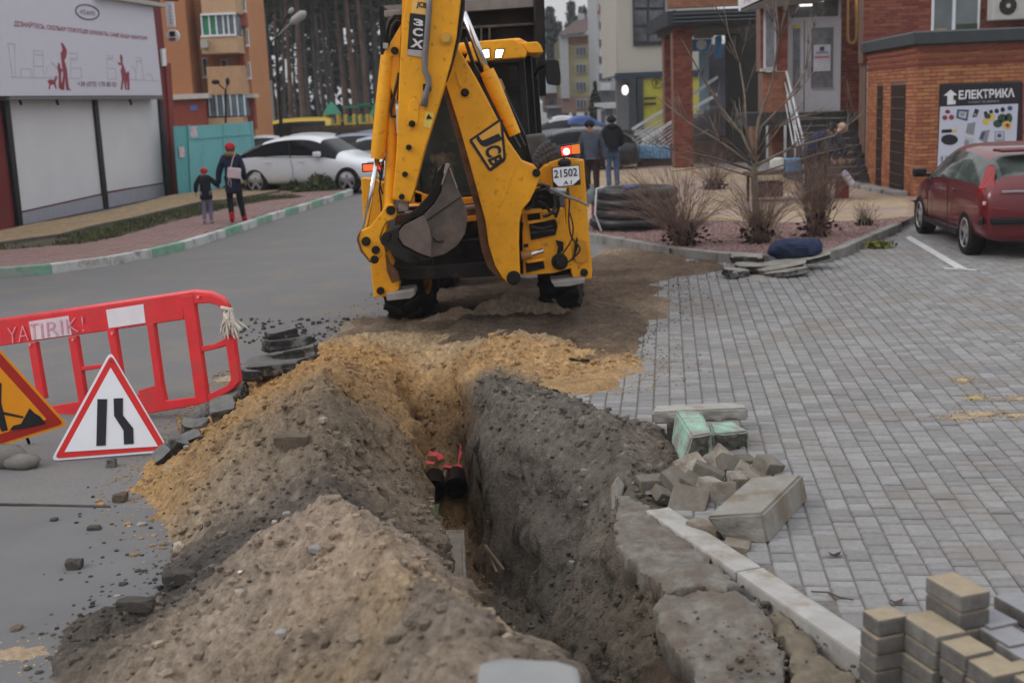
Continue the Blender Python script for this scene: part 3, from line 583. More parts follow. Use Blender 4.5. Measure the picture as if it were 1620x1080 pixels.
bpart('main_post', [(858, 84), (914, 78), (950, 330), (986, 590), (930, 600)], .010)
bpart('cross_rail', [(376, 420), (560, 398), (562, 414), (384, 442)], 0)
bpart('cross_rail', [(655, 532), (745, 505), (770, 503), (772, 516), (700, 545), (657, 550)], 0)
bpart('bottom_rail', [(-60, 640), (170, 622), (245, 606), (372, 584), (410, 592), (380, 645), (262, 664), (-60, 700)], .002)
bpart('bottom_rail', [(655, 548), (770, 518), (784, 582), (932, 562), (936, 602), (720, 640), (560, 660), (560, 600)], .002)
bpart('end_frame', [(912, 72), (1000, 80), (1050, 98), (1078, 122), (1088, 150), (1100, 215), (1136, 490), (1100, 530), (990, 592), (980, 556), (1080, 505), (1094, 480), (1072, 330), (1056, 160), (1030, 128), (990, 118), (918, 122)], .004)
bpart('mid_brace', [(942, 326), (1020, 310), (1076, 282), (1080, 318), (1020, 336), (950, 352)], .0)
for (x, y) in ((938, 90), (530, 262), (344, 292), (140, 316)):
    m = MB(); q = bp_.hit(*z7(x, y), .016); m.cyl(q, q-bp_.n*.01, .013, n=10); m.build('rivet', M('red_pale', (.75, .2, .2), .4), t, world=True)
pk = M('graffiti_pink', (.70, .28, .32), .6)
text_quad('graffiti', 'YAT', bp_.hit(*z7(40, 312), .012), bp_.hit(*z7(185, 288), .012), bp_.hit(*z7(180, 212), .012), bp_.hit(*z7(34, 236), .012), pk, t, bold=-.02)
text_quad('graffiti', 'IRIK!', bp_.hit(*z7(198, 284), .012), bp_.hit(*z7(400, 250), .012), bp_.hit(*z7(392, 180), .012), bp_.hit(*z7(192, 214), .012), M('graffiti_red', (.58, .26, .33), .6), t, bold=-.02)
m = MB(); rr = random.Random(4); c0 = bp_.hit(*z7(1080, 165), .03)
for k in range(34):
    a = bp_.hit(*z7(1074+rr.uniform(-16, 22), 160+rr.uniform(-20, 20)), .03+rr.uniform(-.03, .03)); e = bp_.hit(*z7(1040+rr.uniform(0, 105), 225+rr.uniform(-20, 70)), .05+rr.uniform(-.05, .05))
    mid = (a+e)/2+Vector((rr.uniform(-.02, .02), rr.uniform(-.03, .02), rr.uniform(-.03, .03))); m.tube([a, mid, e], [.008, .012, .004], 5)
a = c0; m.tube([a, bp_.hit(*z7(1180, 240), .05)], .005, 5); m.tube([bp_.hit(*z7(1050, 140), .03), bp_.hit(*z7(1100, 150), .04), bp_.hit(*z7(1098, 190), .04)], .016, 6)
single('rag', m, M('rag', (.50, .45, .39), .95, var=.25, scale=30), 'dirty white rag knotted around the corner of the red barrier', 'rag')
def soil_hit(px, py):
    r0 = ray(px, py); c = Vector((0, 0, CAMH)); tt = 2.5
    while tt < 14:
        q = c+r0*tt
        if q.z < 0 or (-3 < q.x < 2.1 and 1.95 < q.y < 12.8 and q.z < soilz(q.x, q.y)): break
        tt += .01
    return q
# --- broken asphalt: stacked slabs and chunks
PXM = lambda Y: FPX/(Y*math.cos(PITCH)+.35)
def zone_slab(i, cx, cy, wpx, hpx, Y, label, dr=.8, rot=(0, 0, 0), group=None, name='asphalt_slab', mat=asphaltchunk, cat='asphalt slab', dz=0, jag=.14):
    s = PXM(Y); q = D(cx, cy, Y); me = slabmesh(name, 100+i, wpx/2/s*.98, wpx/2/s*dr*.98, hpx/s*1.15, 12, jag)
    o = meshobj(name, me, mat, None, (q.x, q.y, q.z+dz), rot); tag(o, label, cat, group)
    me.materials.append((M('slab_top', (.27, .255, .225), .9, var=.2, scale=9, dirt=(.17, .15, .13), dscale=5, bump=.4) if name == 'stone_slab' else asphalttop) if mat is asphaltchunk else mat)
    return o
gA = 'slabs of broken asphalt stacked on the sand heap'
zone_slab(1, *z7(1345, 297), 54, 17, 10.05, 'small tilted asphalt slab on the very top of the stack', .6, (.10, -.16, .3), gA, dz=.05)
zone_slab(2, *z7(1372, 335), 82, 16, 10.05, 'dark asphalt slab second from the top of the stack', .55, (-.03, -.04, .2), gA, dz=.05)
zone_slab(3, *z7(1385, 385), 86, 17, 10.0, 'thick asphalt slab third from the top of the stack', .6, (.03, -.13, -.1), gA, dz=.05)
zone_slab(4, *z7(1340, 436), 114, 20, 9.95, 'widest asphalt slab at the bottom of the stack', .6, (.05, -.05, .1), gA, dz=.05)
zone_slab(5, *z7(1195, 484), 40, 15, 9.8, 'small flat asphalt slab left of the stack foot', .7, (.06, .12, .4), gA, dz=.05)
zone_slab(14, *z7(1440, 480), 22, 26, 9.95, 'upright asphalt lump under the right end of the stack', .6, (.2, .3, .4), gA, dz=.05)
gB = 'asphalt chunks along the left foot of the sand heap'
for i, (x, y, wpx, hpx, Y, rot, lab) in enumerate(((1125, 520, 34, 12, 9.55, (.35, -.3, .3), 'small light-topped asphalt chunk nearest the stack'),
   (1120, 560, 38, 20, 9.4, (.5, -.4, .1), 'asphalt chunk tipped on edge beside the barrier foot'), (1055, 625, 44, 22, 9.15, (.6, -.2, .5), 'flat grey asphalt chunk facing the sky below the barrier'),
   (975, 650, 34, 26, 9.0, (.2, .9, .1), 'asphalt chunk standing upright left of the flat grey one'), (905, 712, 34, 18, 8.7, (.5, .2, .2), 'pale-topped asphalt chunk midway down the row'),
   (965, 705, 26, 18, 8.75, (.2, -.5, .8), 'dark wedge of asphalt half in the sand midway down the row'), (905, 765, 36, 14, 8.5, (.5, -.2, .3), 'light grey asphalt chunk lying flat below the wedge'),
   (840, 790, 34, 22, 8.3, (.3, .6, .2), 'black broken-faced asphalt chunk right of the white sign'), (775, 840, 36, 16, 8.08, (.5, -.75, .5), 'grey asphalt chunk covering the lower corner of the white sign'))):
    Y = soil_hit(*z7(x, y+14)).y-.02
    zone_slab(20+i, *z7(x, y-4), wpx, hpx, Y, lab, .75, rot, gB, 'asphalt_chunk', asphaltchunk, 'asphalt chunk', .0, .2)
# --- single rocks and clods
def rock(i, px, py, Y, size, mat, label, cat='rock', name='rock', rot=0, rough=.3):
    q = D(px, py, Y); me = rockmesh(name, i, size, rough, 3); o = meshobj(name, me, mat, None, q, (0, 0, rot)); tag(o, label, cat); return o
clodm = M('clod_dark', (.075, .068, .06), 1, var=.3, scale=12, bump=.8, bscale=60); clodb = M('clod_brown', (.12, .095, .072), 1, var=.3, scale=12, bump=.8, bscale=60)
q = G(175, 738); rock(1, 176, 735, q.y, (.07, .06, .10), asphaltchunk, 'pointed black asphalt lump in front of the white sign', 'asphalt lump', 'asphalt_lump')
q = G(118, 899); rock(2, 118, 893, q.y, (.10, .08, .06), clodm, 'dark clod of earth alone on the road at the left', 'clod', 'earth_clod')
q = G(86, 824); rock(3, 86, 822, q.y, (.045, .04, .03), clodm, 'small dark clod on the edge of the old asphalt patch', 'clod', 'earth_clod')
q = G(146, 838); rock(4, 150, 836, q.y, (.08, .06, .04), clodm, 'flat dark clod at the foot of the orange sand', 'clod', 'earth_clod')
q = G(190, 792); rock(5, 190, 788, q.y, (.10, .09, .07), clodb, 'round brown clod on the edge of the orange sand', 'clod', 'earth_clod')
rock(6, 463, 700, soil_hit(463, 706).y, (.25, .14, .13), clodb, 'large grey-brown clod lodged on the slope of the heap', 'clod', 'earth_clod', -.1)
rock(7, 284, 867, soil_hit(284, 872).y, (.06, .05, .07), M('pale_stone', (.42, .35, .26), .9, var=.2, bump=.3), 'pale oval stone at the foot of the grey heap', 'stone', 'stone')
rock(8, 285, 912, soil_hit(285, 922).y, (.19, .10, .07), clodm, 'black lump of asphalt at the left toe of the near heap', 'asphalt lump', 'asphalt_lump')
rock(16, 215, 955, soil_hit(215, 967).y, (.17, .09, .05), clodm, 'low black asphalt lump at the tip of the dark earth tongue', 'asphalt lump', 'asphalt_lump')
for i, (px, py, Y, s, lab) in enumerate(((445, 1003, 5.0, .05, 'smooth grey pebble on the near heap'), (250, 1020, 4.95, .05, 'pinkish pebble low on the near heap'), (560, 1015, 3.75, .07, 'flat grey stone near the crest of the closest heap'),
   (455, 815, 6.5, .06, 'brown stone high on the valley between the heaps'), (380, 905, 5.5, .022, 'tiny white shard on the dark earth'), (640, 890, 4.7, .035, 'small tan stone by the heap crest'), (500, 870, 5.0, .06, 'rounded brown stone on the near crest'),
   (800, 1010, 6.3, .05, 'round sandy stone on the trench floor'), (715, 862, 7.3, .035, 'white pebble on the old kerb in the trench'), (925, 745, 8.0, .05, 'pale stone high on the dark bank'), (960, 800, 7.2, .03, 'white chip beside the small concrete post'),
   (850, 655, 8.8, .05, 'grey flat stone on the crest of the dark bank'), (905, 890, 6.6, .04, 'grey pebble midway down the dark bank'))):
    r0 = ray(px, py); c = Vector((0, 0, CAMH)); tt = 2.5
    while tt < 14:
        q = c+r0*tt
        if -3 < q.x < 2.1 and 1.95 < q.y < 12.8 and q.z < soilz(q.x, q.y): break
        tt += .01
    me = rockmesh('stone', 30+i, (s, s*.8, s*.55), .2, 2); o = meshobj('stone', me, M('stone_%d' % (i % 3), ((.26, .25, .24), (.36, .29, .22), (.22, .18, .14))[i % 3], .9, var=.2, bump=.3), None, (q.x, q.y, q.z+s*.1), (0, 0, i))
    if 'white' in lab: o.active_material = M('chalk', (.62, .60, .56), .9); me.materials.clear(); me.materials.append(M('chalk', (.6, .6, .56)))
    tag(o, lab, 'stone')
# --- trench: pipes, warning tape, old kerb, boards
for (px, py, lab) in ((687, 776, 'left of two black plastic pipes ending in the trench'), (722, 772, 'right of two black plastic pipes ending in the trench')):
    q = D(px, py, 9.60); m = MB(); m.lathe([(.082, .03), (.082, .0), (.095, 0), (.098, .01), (.093, .04), (.093, .9)], (0, 0, 0), 'z', 28); m.lathe([(.082, .0), (.080, .09), (.0, .09)], (0, 0, 0), 'z', 28)
    o = m.build('drain_pipe', M('pipe_black', (.004, .004, .005), .45, var=.2), None, smooth=True, auto=40); o.location = q; o.rotation_euler = (R(-88), 0, R(2)); tag(o, lab, 'pipe')
tapem = M('warning_tape', (.80, .07, .09), .45, var=.12)
m = MB(); L_ = [D(*p) for p in ((728, 697, 10.06), (727, 712, 10.0), (724, 733, 9.93), (713, 735, 9.93), (702, 734, 9.95))]; R__ = [D(*p) for p in ((733, 698, 10.05), (734, 712, 9.99), (731, 739, 9.9), (713, 739, 9.9), (702, 737, 9.92))]
m.add(L_+R__, [(i, i+1, i+6, i+5) for i in range(4)]); m.add([D(*p) for p in ((679, 712, 10.0), (694, 714, 9.98), (704, 721, 9.96), (695, 727, 9.93), (690, 720, 9.95), (678, 719, 9.97), )], [(0, 1, 2, 3, 4, 5)])
m.add([D(*p) for p in ((675, 727, 9.93), (688, 729, 9.92), (687, 733, 9.9), (674, 731, 9.9))], [(0, 1, 2, 3)])
for i in range(len(m.v)): m.v[i] = tuple(Vector(m.v[i])+Vector((0, -.02, 0)))
single('warning_tape', m, tapem, 'torn bright red warning tape poking out of the sand above the pipes', 'tape')
def solid_from_top(name, tops, h, mat, label=None, cat=None, bevel=.012, parent=None, group=None, jit=0, sub=0, world=False):
    m = MB(); P = [Vector(p) for p in tops]; m.prism(P, (0, 0, -h)); o = m.build(name, mat, parent, bevel=bevel, seg=2, world=world)
    if sub or jit:
        bm = bmesh.new(); bm.from_mesh(o.data); bmesh.ops.triangulate(bm, faces=bm.faces); 
        for _ in range(sub): bmesh.ops.subdivide_edges(bm, edges=[e for e in bm.edges if e.calc_length() > .03], cuts=1)
        for v in bm.verts: v.co += v.normal*jit*(mnoise.noise(v.co*9)+.6*mnoise.noise(v.co*25))
        bm.to_mesh(o.data); bm.free()
    if label: tag(o, label, cat, group)
    return o
solid_from_top('old_kerb', [G(702, 838, -.52), G(735, 836, -.52), G(741, 985, -.56), G(688, 985, -.56)], .28, M('old_kerb', (.21, .18, .15), .95, var=.25, scale=9, dirt=(.15, .12, .09), dscale=6, bump=.6), 'old buried concrete kerb lying along the left side of the trench', 'kerb', .02, jit=.012, sub=3)
m = MB(); m.prism([D(*p) for p in ((684, 818, 7.35), (692, 816, 7.35), (690, 915, 7.0), (681, 912, 7.0))], (0, .25, 0)); single('board', m, M('greenish_board', (.06, .07, .04), .95, var=.3, bump=.5), 'dark greenish board on edge beside the old kerb in the trench', 'board')  # thin dark greenish strip set in the slot beside the old kerb
m = MB(); m.prism([D(*p) for p in ((664, 880, 6.55), (672, 872, 6.55), (677, 884, 6.55), (674, 918, 6.5), (662, 922, 6.5), (661, 900, 6.5))], (0, .03, .0)); single('plastic_shard', m, M('foam_white', (.62, .62, .62), .7, var=.1), 'torn piece of white plastic stuck in the left trench edge', 'shard', bevel=.004)
for (a, b, lab) in (((768, 874), (797, 901), 'pale splintered stick lying on the trench wall'), ((773, 884), (786, 905), 'short dark stick below the pale splintered one')):
    m = MB(); m.tube([D(*a, 7.65)+Vector((0, 0, .05)), D(*b, 7.45)], [.014, .010], 6); single('stick', m, M('stick', (.16, .12, .085), .95, var=.3, bump=.4), lab, 'stick')
m = MB(); m.prism([D(*p) for p in ((966, 770, 7.0), (974, 757, 7.0), (985, 772, 7.0), (982, 800, 6.95), (968, 812, 6.95))], (.02, .06, 0)); single('concrete_shard', m, concrete, 'thin grey concrete shard standing upright on the bank edge', 'concrete shard', bevel=.006)
# near slab on the heap
o = solid_from_top('concrete_slab', [G(756, 1046, .90), G(795, 1036, .91), G(880, 1041, .90), G(916, 1052, .89), G(924, 1110, .88), G(750, 1110, .88)], .07, M('slab_light', (.25, .255, .255), .85, var=.08, bump=.2), 'light grey rounded concrete slab on the crest nearest the camera', 'concrete slab', .02)
# --- long pale kerb beside the trench
kl0, kl1 = G(1018, 806, .05), G(1377, 1081, .05); wv = Vector((kd.y, -kd.x, 0)); wv = wv if wv.x < 0 else -wv
A0 = kR0; kerbL_ = 3.6; wk = .15
kerbmat = M('kerb_pale', (.36, .35, .335), .9, var=.12, scale=7, dirt=(.26, .225, .185), dscale=5, dlo=.48, dhi=.68, bump=.35, bscale=80)
kt = thing('kerb', 'long pale concrete kerb between the broken bank and the grey paving', 'kerb', (A0.x, A0.y, 0))
for i in range(4):
    a = A0+kd*(i*1.0+.004); b = A0+kd*((i+1)*1.0-.004)
    o = solid_from_top('kerb_stone', [a+wv*wk, a, b, b+wv*wk], .30, kerbmat, None, None, .014, kt, jit=.004, sub=3, world=True)
# --- broken crust between trench and kerb
def crust(name, poly, z, th, mat, label, cat, seed, tilt=(0, 0), amp_=.02):
    P = [(p.x, p.y) for p in poly]; xs = [p[0] for p in P]; ys = [p[1] for p in P]; s = .015
    gx_ = np.arange(min(xs)-.05, max(xs)+.05, s); gy_ = np.arange(min(ys)-.05, max(ys)+.05, s); X, Y = np.meshgrid(gx_, gy_)
    d = polydist(X, Y, P)+.035*fbm(X, Y, 9, 3, seed)+.015*fbm(X, Y, 30, 2, seed+1); cx, cy = np.mean(xs), np.mean(ys)
    Z = z+amp_*1.4*fbm(X, Y, 5, 4, seed+2)+.016*fbm(X, Y, 14, 3, seed+3)+.010*np.abs(fbm(X, Y, 34, 2, seed+4))+(X-cx)*tilt[0]+(Y-cy)*tilt[1]-.018*np.clip(1-d/.04, 0, 1)
    bm = bmesh.new(); vv = {}
    for j in range(len(gy_)-1):
        for i in range(len(gx_)-1):
            if d[j, i] < 0: continue
            q = []
            for (jj, ii) in ((j, i), (j, i+1), (j+1, i+1), (j+1, i)):
                if (jj, ii) not in vv: vv[(jj, ii)] = bm.verts.new((X[jj, ii], Y[jj, ii], Z[jj, ii]))
                q.append(vv[(jj, ii)])
            bm.faces.new(q)
    for _ in range(4): bmesh.ops.smooth_vert(bm, verts=[v for v in bm.verts if v.is_boundary], factor=.6, use_axis_x=True, use_axis_y=True)
    ed = [e for e in bm.edges if e.is_boundary]; dst = {}
    rr = random.Random(seed)
    for k, (dz, inn) in enumerate(((-.3, .0), (-.35, .012), (-.35, .03))):
        r = bmesh.ops.extrude_edge_only(bm, edges=ed); vs = [g for g in r['geom'] if isinstance(g, bmesh.types.BMVert)]; ed = [g for g in r['geom'] if isinstance(g, bmesh.types.BMEdge)]
        for v in vs:
            nz = mnoise.noise(v.co*13+Vector((seed, k, 0))); v.co.z += dz*th*(1+.25*nz); dx, dy = cx-v.co.x, cy-v.co.y; l = math.hypot(dx, dy)+1e-6; kx_ = inn+.02*mnoise.noise(v.co*21+Vector((seed, k*3, 0))); v.co.x += dx/l*kx_; v.co.y += dy/l*kx_
    bmesh.ops.recalc_face_normals(bm, faces=bm.faces); me = bpy.data.meshes.new(name); bm.to_mesh(me); bm.free(); me.materials.append(mat)
    for p in me.polygons: p.use_smooth = True
    me.set_sharp_from_angle(angle=R(50)); o = bpy.data.objects.new(name, me); link(o); tag(o, label, cat); return o
crustm = M('crust', (.18, .165, .145), .95, var=.32, scale=13, dirt=(.135, .11, .09), dscale=5, dlo=.45, dhi=.62, bump=.8, bscale=60)
crust('crust_slab', [G(*p, .0) for p in ((972, 790), (1012, 800), (1050, 835), (1105, 878), (1150, 915), (1172, 940), (1150, 955), (1100, 948), (1055, 952), (1032, 925), (1000, 905), (976, 885), (968, 850))], .045, .15, crustm, 'cracked slab of dirty concrete overhanging the trench between kerb and bank', 'concrete slab', 201)
crust('crust_slab', [G(*p, -.02) for p in ((1030, 968), (1060, 950), (1125, 948), (1175, 958), (1200, 975), (1232, 1020), (1245, 1085), (1240, 1130), (1120, 1125), (1085, 1060), (1045, 1015))], .01, .17, crustm, 'rough loose slab of dirty concrete tipped at the bottom of the picture', 'concrete slab', 211, (.05, .06), .03)
# earth banked against the kerb
crust('earth_bank', [G(*p, -.02) for p in ((1215, 985), (1228, 975), (1262, 1000), (1345, 1075), (1400, 1130), (1250, 1130), (1245, 1060))], .0, .14, M('banked_earth', (.165, .14, .105), 1, var=.3, scale=14, bump=.9, bscale=60), 'dark earth packed against the near end of the pale kerb', 'earth', 221, (0, 0), .035)
rz_ = random.Random(91); P_ = []
for _ in range(260):
    px, py = rz_.choice(((1000, 830), (1060, 900), (1130, 1000), (1180, 1040), (1080, 880), (1010, 800), (1230, 1000))); g_ = G(px+rz_.gauss(0, 40), py+rz_.gauss(0, 28), .02); s = rz_.uniform(.005, .02)*(1 if rz_.random() < .9 else 2); P_.append((g_.x, g_.y, .02+s*.2, s))
scatter('bank_crumbs', P_, M('bank_crumb', (.12, .098, .078), 1, var=.35, scale=9, bump=.6, bscale=80), 61)
# --- broken painted kerbs and the block
def boxpts(A, B, C, h): return [A, B, C, A+(C-B)]
kgm = M('kerb_mint', (.27, .43, .34), .85, var=.2, scale=9, dirt=(.25, .24, .215), dscale=6, dlo=.42, dhi=.58, bump=.35, bscale=70)
brk = M('broken_face', (.085, .08, .068), .95, var=.35, scale=22, dirt=(.14, .13, .11), dscale=9, bump=.9, bscale=45)
def kerbpiece(label, corners, h, mats, lower=None, name='broken_kerb', jit=.012):
    """corners: top face front-left, front-right, back-right, back-left; the front end is the broken face"""
    fl, fr, br, bl = [Vector(c) for c in corners]; dn = Vector((0, 0, -h)); m = MB(); lo = lower or [c+dn for c in (fl, fr, br, bl)]
    bm = bmesh.new(); V = [bm.verts.new(c) for c in (fl, fr, br, bl)]+[bm.verts.new(c) for c in lo]
    F_ = [(0, 1, 2, 3), (7, 6, 5, 4), (0, 4, 5, 1), (1, 5, 6, 2), (2, 6, 7, 3), (3, 7, 4, 0)]
    for i, f in enumerate(F_):
        fc = bm.faces.new([V[k] for k in f]); fc.material_index = 1 if i == 2 else 0
    bmesh.ops.recalc_face_normals(bm, faces=bm.faces); bmesh.ops.bevel(bm, geom=list(bm.edges), offset=.014, segments=2, affect='EDGES')
    for _ in range(4): bmesh.ops.subdivide_edges(bm, edges=[e for e in bm.edges if e.calc_length() > .03], cuts=1, use_grid_fill=True)
    for v in bm.verts:
        j = jit*(2.4 if any(f.material_index == 1 for f in v.link_faces) else .35); v.co += v.normal*j*(mnoise.noise(v.co*11)+.6*mnoise.noise(v.co*28))
    me = bpy.data.meshes.new(name); bm.to_mesh(me); bm.free(); [me.materials.append(k) for k in mats]; o = bpy.data.objects.new(name, me); link(o); tag(o, label, 'broken kerb'); return o
kerbpiece('mint green broken kerb tilted end-on with its painted side to the left', [D(1094, 690, 7.35), D(1127, 684, 7.35), D(1108, 650, 7.85), D(1068, 648, 7.85)], .18, (kgm, brk), lower=[D(1078, 736, 7.35), D(1126, 733, 7.35), D(1130, 690, 7.85), D(1062, 700, 7.85)])
kerbpiece('broken kerb with mint top lying crosswise showing its dark broken side', [D(1128, 686, 7.62), D(1185, 681, 7.75), D(1160, 666, 8.0), D(1122, 668, 7.95)], .2, (kgm, brk), lower=[D(1128, 726, 7.60), D(1186, 710, 7.78), D(1180, 700, 8.0), D(1130, 700, 7.95)])
kerbpiece('pale grey kerb length laid across the top of the green kerbs', [D(1030, 652, 7.95), D(1184, 645, 8.15), D(1172, 635, 8.3), D(1036, 641, 8.15)], .1, (concrete, concrete), jit=.008, lower=[D(1032, 671, 7.95), D(1184, 665, 8.15), D(1172, 655, 8.3), D(1042, 664, 8.15)])
kerbpiece('short dark kerb stub standing under the left end of the top kerb', [D(1055, 668, 7.9), D(1068, 668, 7.9), D(1068, 662, 8.0), D(1055, 662, 8.0)], .2, (brk, brk), jit=.008)
A_, B_, C_ = G(1115, 817, .17), G(1207, 811, .17), G(1270, 749, .17)
kerbpiece('big rectangular concrete block with the loose pavers heaped against it', [A_, B_, C_, A_+(C_-B_)], .165, (M('block', (.245, .232, .208), .9, var=.12, scale=8, dirt=(.19, .155, .12), dscale=5, dlo=.46, dhi=.62, bump=.35, bscale=90),)*2, name='concrete_block', jit=.003,
          lower=[G(1147, 857, .005), G(1216, 862, .005), G(1279, 790, .005), G(1147, 857, .005)+(G(1279, 790, .005)-G(1216, 862, .005))])['category'] = 'concrete block'
# --- heap of loose pavers
vsP, fsP = None, None
def loose_paver(px, py, Y, size, rot, mat, label, group, cat='paving stone', name='paving_stone', world_c=None):
    m = MB(); m.box((0, 0, 0), [k*1.13 for k in size]); me_o = m.build(name, mat, None, bevel=.009, seg=2)
    me_o.location = world_c if world_c is not None else D(px, py, Y); me_o.rotation_euler = rot; tag(me_o, label, cat, group); return me_o
gP = 'loose paving stones heaped beside the concrete block'
pm2 = M('paver_dirty', (.225, .205, .175), .95, var=.2, scale=18, rnd=.38, dirt=(.15, .12, .095), dscale=11, dlo=.45, dhi=.65, bump=.5, bscale=90)
def zp(x, y): return (1000+x/5.0625, 600+y/5.0625)
LP = [((165, 825), 7.05, (.17, .12, .065), (.02, .04, .15), 'flat oblong paver lying apart at the left end of the heap'),
 ((342, 800), 7.0, (.125, .12, .065), (.5, -.1, .6), 'paver with a wet pale facet beside the flat left-hand one'),
 ((242, 925), 6.85, (.09, .10, .06), (.3, .5, .4), 'smallest paver half under the left side of the heap'),
 ((465, 690), 7.3, (.16, .12, .06), (.45, -.35, .3), 'paver leaning back at the rear left of the heap'),
 ((612, 745), 7.05, (.17, .11, .065), (-.1, .42, -.25), 'pale smooth paver sloping across the middle of the heap'),
 ((682, 640), 7.35, (.15, .12, .065), (.55, -.5, .5), 'darkest paver tilted at the very top of the heap'),
 ((780, 695), 7.2, (.13, .12, .065), (.7, .4, .4), 'paver propped on its corner right of the topmost one'),
 ((935, 775), 7.1, (.17, .12, .065), (.3, .55, -.3), 'tan-topped paver sliding down the right side of the heap'),
 ((1092, 690), 7.2, (.125, .12, .08), (.3, .25, .55), 'cube-like paver standing alone on the back of the concrete block'),
 ((520, 850), 6.95, (.18, .11, .06), (.2, .45, -.5), 'narrow paver wedged in the middle of the heap'),
 ((455, 985), 6.62, (.19, .16, .07), (.75, .15, -.35), 'large broken dark paver at the front of the heap'),
 ((715, 930), 6.72, (.15, .14, .065), (1.15, .1, .15), 'rough brown paver standing on edge at the front'),
 ((830, 850), 6.95, (.09, .12, .13), (.1, .1, .1), 'paver standing upright behind the brown one'),
 ((880, 660), 7.45, (.14, .12, .06), (.05, .1, .2), 'paver lying flat at the back of the heap'),
 ((640, 850), 6.9, (.13, .12, .06), (.25, .2, .8), 'paver buried under the centre of the heap')]
for (q, Y, size, rot, lab) in LP: loose_paver(*zp(*q), Y, size, rot, pm2, lab, gP)
a = G(1118, 838, .035); loose_paver(0, 0, 0, (.19, .09, .065), (0, .03, R(-50)), concrete2, 'long paver lying between the pale kerb and the block', gP, world_c=a)
a = G(1166, 865, .02); loose_paver(0, 0, 0, (.12, .08, .05), (.15, .1, R(-20)), concrete2, 'chipped paver alone on the paving in front of the block', gP, world_c=a)
# --- stack of new pavers, bottom right
gS = 'new pavers stacked at the bottom right'; rr = random.Random(12)
e1 = R(-72.5)
cols = [((1515, 922), .70, .19, .125, 'tan-topped paver crowning the tallest column of the stack', pavertan), ((1400, 968), .605, .10, .12, 'short tan half paver topping the leftmost column', pavertan),
 ((1477, 984), .60, .19, .125, 'long tan paver topping the second column from the left', pavertan), ((1530, 1019), .585, .125, .12, 'square tan paver topping the third column from the left', pavertan),
 ((1570, 1046), .57, .165, .125, 'rounded tan paver topping the nearest column', pavertan), ((1563, 972), .585, .165, .125, 'grey-topped paver behind the tan ones, left of the grey group', pavergrey2),
 ((1593, 1000), .575, .165, .12, 'middle grey-topped paver of the grey group', pavergrey2), ((1625, 1026), .565, .165, .12, 'grey-topped paver cut off by the right picture edge', pavergrey2),
 ((1628, 1062), .56, .165, .12, 'tan-topped paver half out of the picture at lower right', pavertan), ((1618, 950), .575, .165, .12, 'far grey-topped paver at the right edge of the stack', pavergrey2)]
shorts = ('tallest tan top', 'leftmost half paver', 'long tan top', 'square tan top', 'rounded nearest tan top', 'left grey top', 'middle grey top', 'edge grey top', 'cut-off tan top', 'far grey top')
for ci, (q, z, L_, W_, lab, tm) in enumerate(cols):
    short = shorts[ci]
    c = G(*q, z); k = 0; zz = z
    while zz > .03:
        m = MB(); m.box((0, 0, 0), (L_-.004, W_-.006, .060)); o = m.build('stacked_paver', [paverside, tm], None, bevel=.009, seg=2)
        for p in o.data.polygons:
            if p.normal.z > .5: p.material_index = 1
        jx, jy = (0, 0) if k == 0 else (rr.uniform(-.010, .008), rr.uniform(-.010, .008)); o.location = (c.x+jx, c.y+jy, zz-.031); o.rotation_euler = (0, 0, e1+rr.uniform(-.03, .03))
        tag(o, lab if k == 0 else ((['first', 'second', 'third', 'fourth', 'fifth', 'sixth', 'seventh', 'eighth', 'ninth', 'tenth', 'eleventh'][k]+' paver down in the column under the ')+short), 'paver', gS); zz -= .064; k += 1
# twigs and leaves
for (pts, lab) in ((((1283, 935), (1310, 936), (1328, 944), (1350, 948)), 'thin forked twig lying on the paving'), (((1310, 937), (1322, 948)), 'short twig piece crossing the forked twig')):
    m = MB(); m.tube([G(*p, .025) for p in pts], [.004]*len(pts), 5); single('twig', m, M('twig', (.10, .065, .05), .95), lab, 'twig')
for (px, py, lab) in ((1320, 877, 'curled dark leaf above the twig on the paving'), (1418, 952, 'curled brown leaf just left of the paver stack')):
    q = G(px, py, .02); m = MB(); n = 8
    for k in range(n): m.v.append((q.x+.035*math.cos(k/n*6.28), q.y+.02*math.sin(k/n*6.28), q.z+.012*math.cos(k/n*6.28*2)+.008))
    m.v.append((q.x, q.y, q.z)); m.f += [(k, (k+1) % n, n) for k in range(n)]; m.m += [0]*n; single('fallen_leaf', m, M('leaf_brown', (.075, .05, .04), .9, var=.3), lab, 'leaf')
# ================================================================== LEFT SIDE AND BACKGROUND
def quadplate(name, P, nrm, th, mat, parent=None, bevel=0, label=None, cat=None, group=None, world=True):
    m = MB(); m.prism([Vector(p) for p in P], Vector(nrm)*th); o = m.build(name, mat, parent, bevel=bevel, world=world)
    if label: tag(o, label, cat, group)
    return o
def dbox(m, x0, y0, x1, y1, Y, depth, mi=0):
    """box whose front face spans the picture rectangle at distance Y"""
    a = D(x0, y1, Y); b = D(x1, y1, Y); c = D(x1, y0, Y); d = D(x0, y0, Y); zl = (a.z+b.z)/2; zh = (c.z+d.z)/2; xl = (a.x+d.x)/2; xh = (b.x+c.x)/2
    m.box(((xl+xh)/2, Y+depth/2, (zl+zh)/2), (xh-xl, depth, zh-zl), None, mi); return m
def dpart(name, x0, y0, x1, y1, Y, depth, mat, parent, bevel=0):
    m = MB(); dbox(m, x0, y0, x1, y1, Y, depth); return m.build(name, mat, parent, world=True, bevel=bevel)
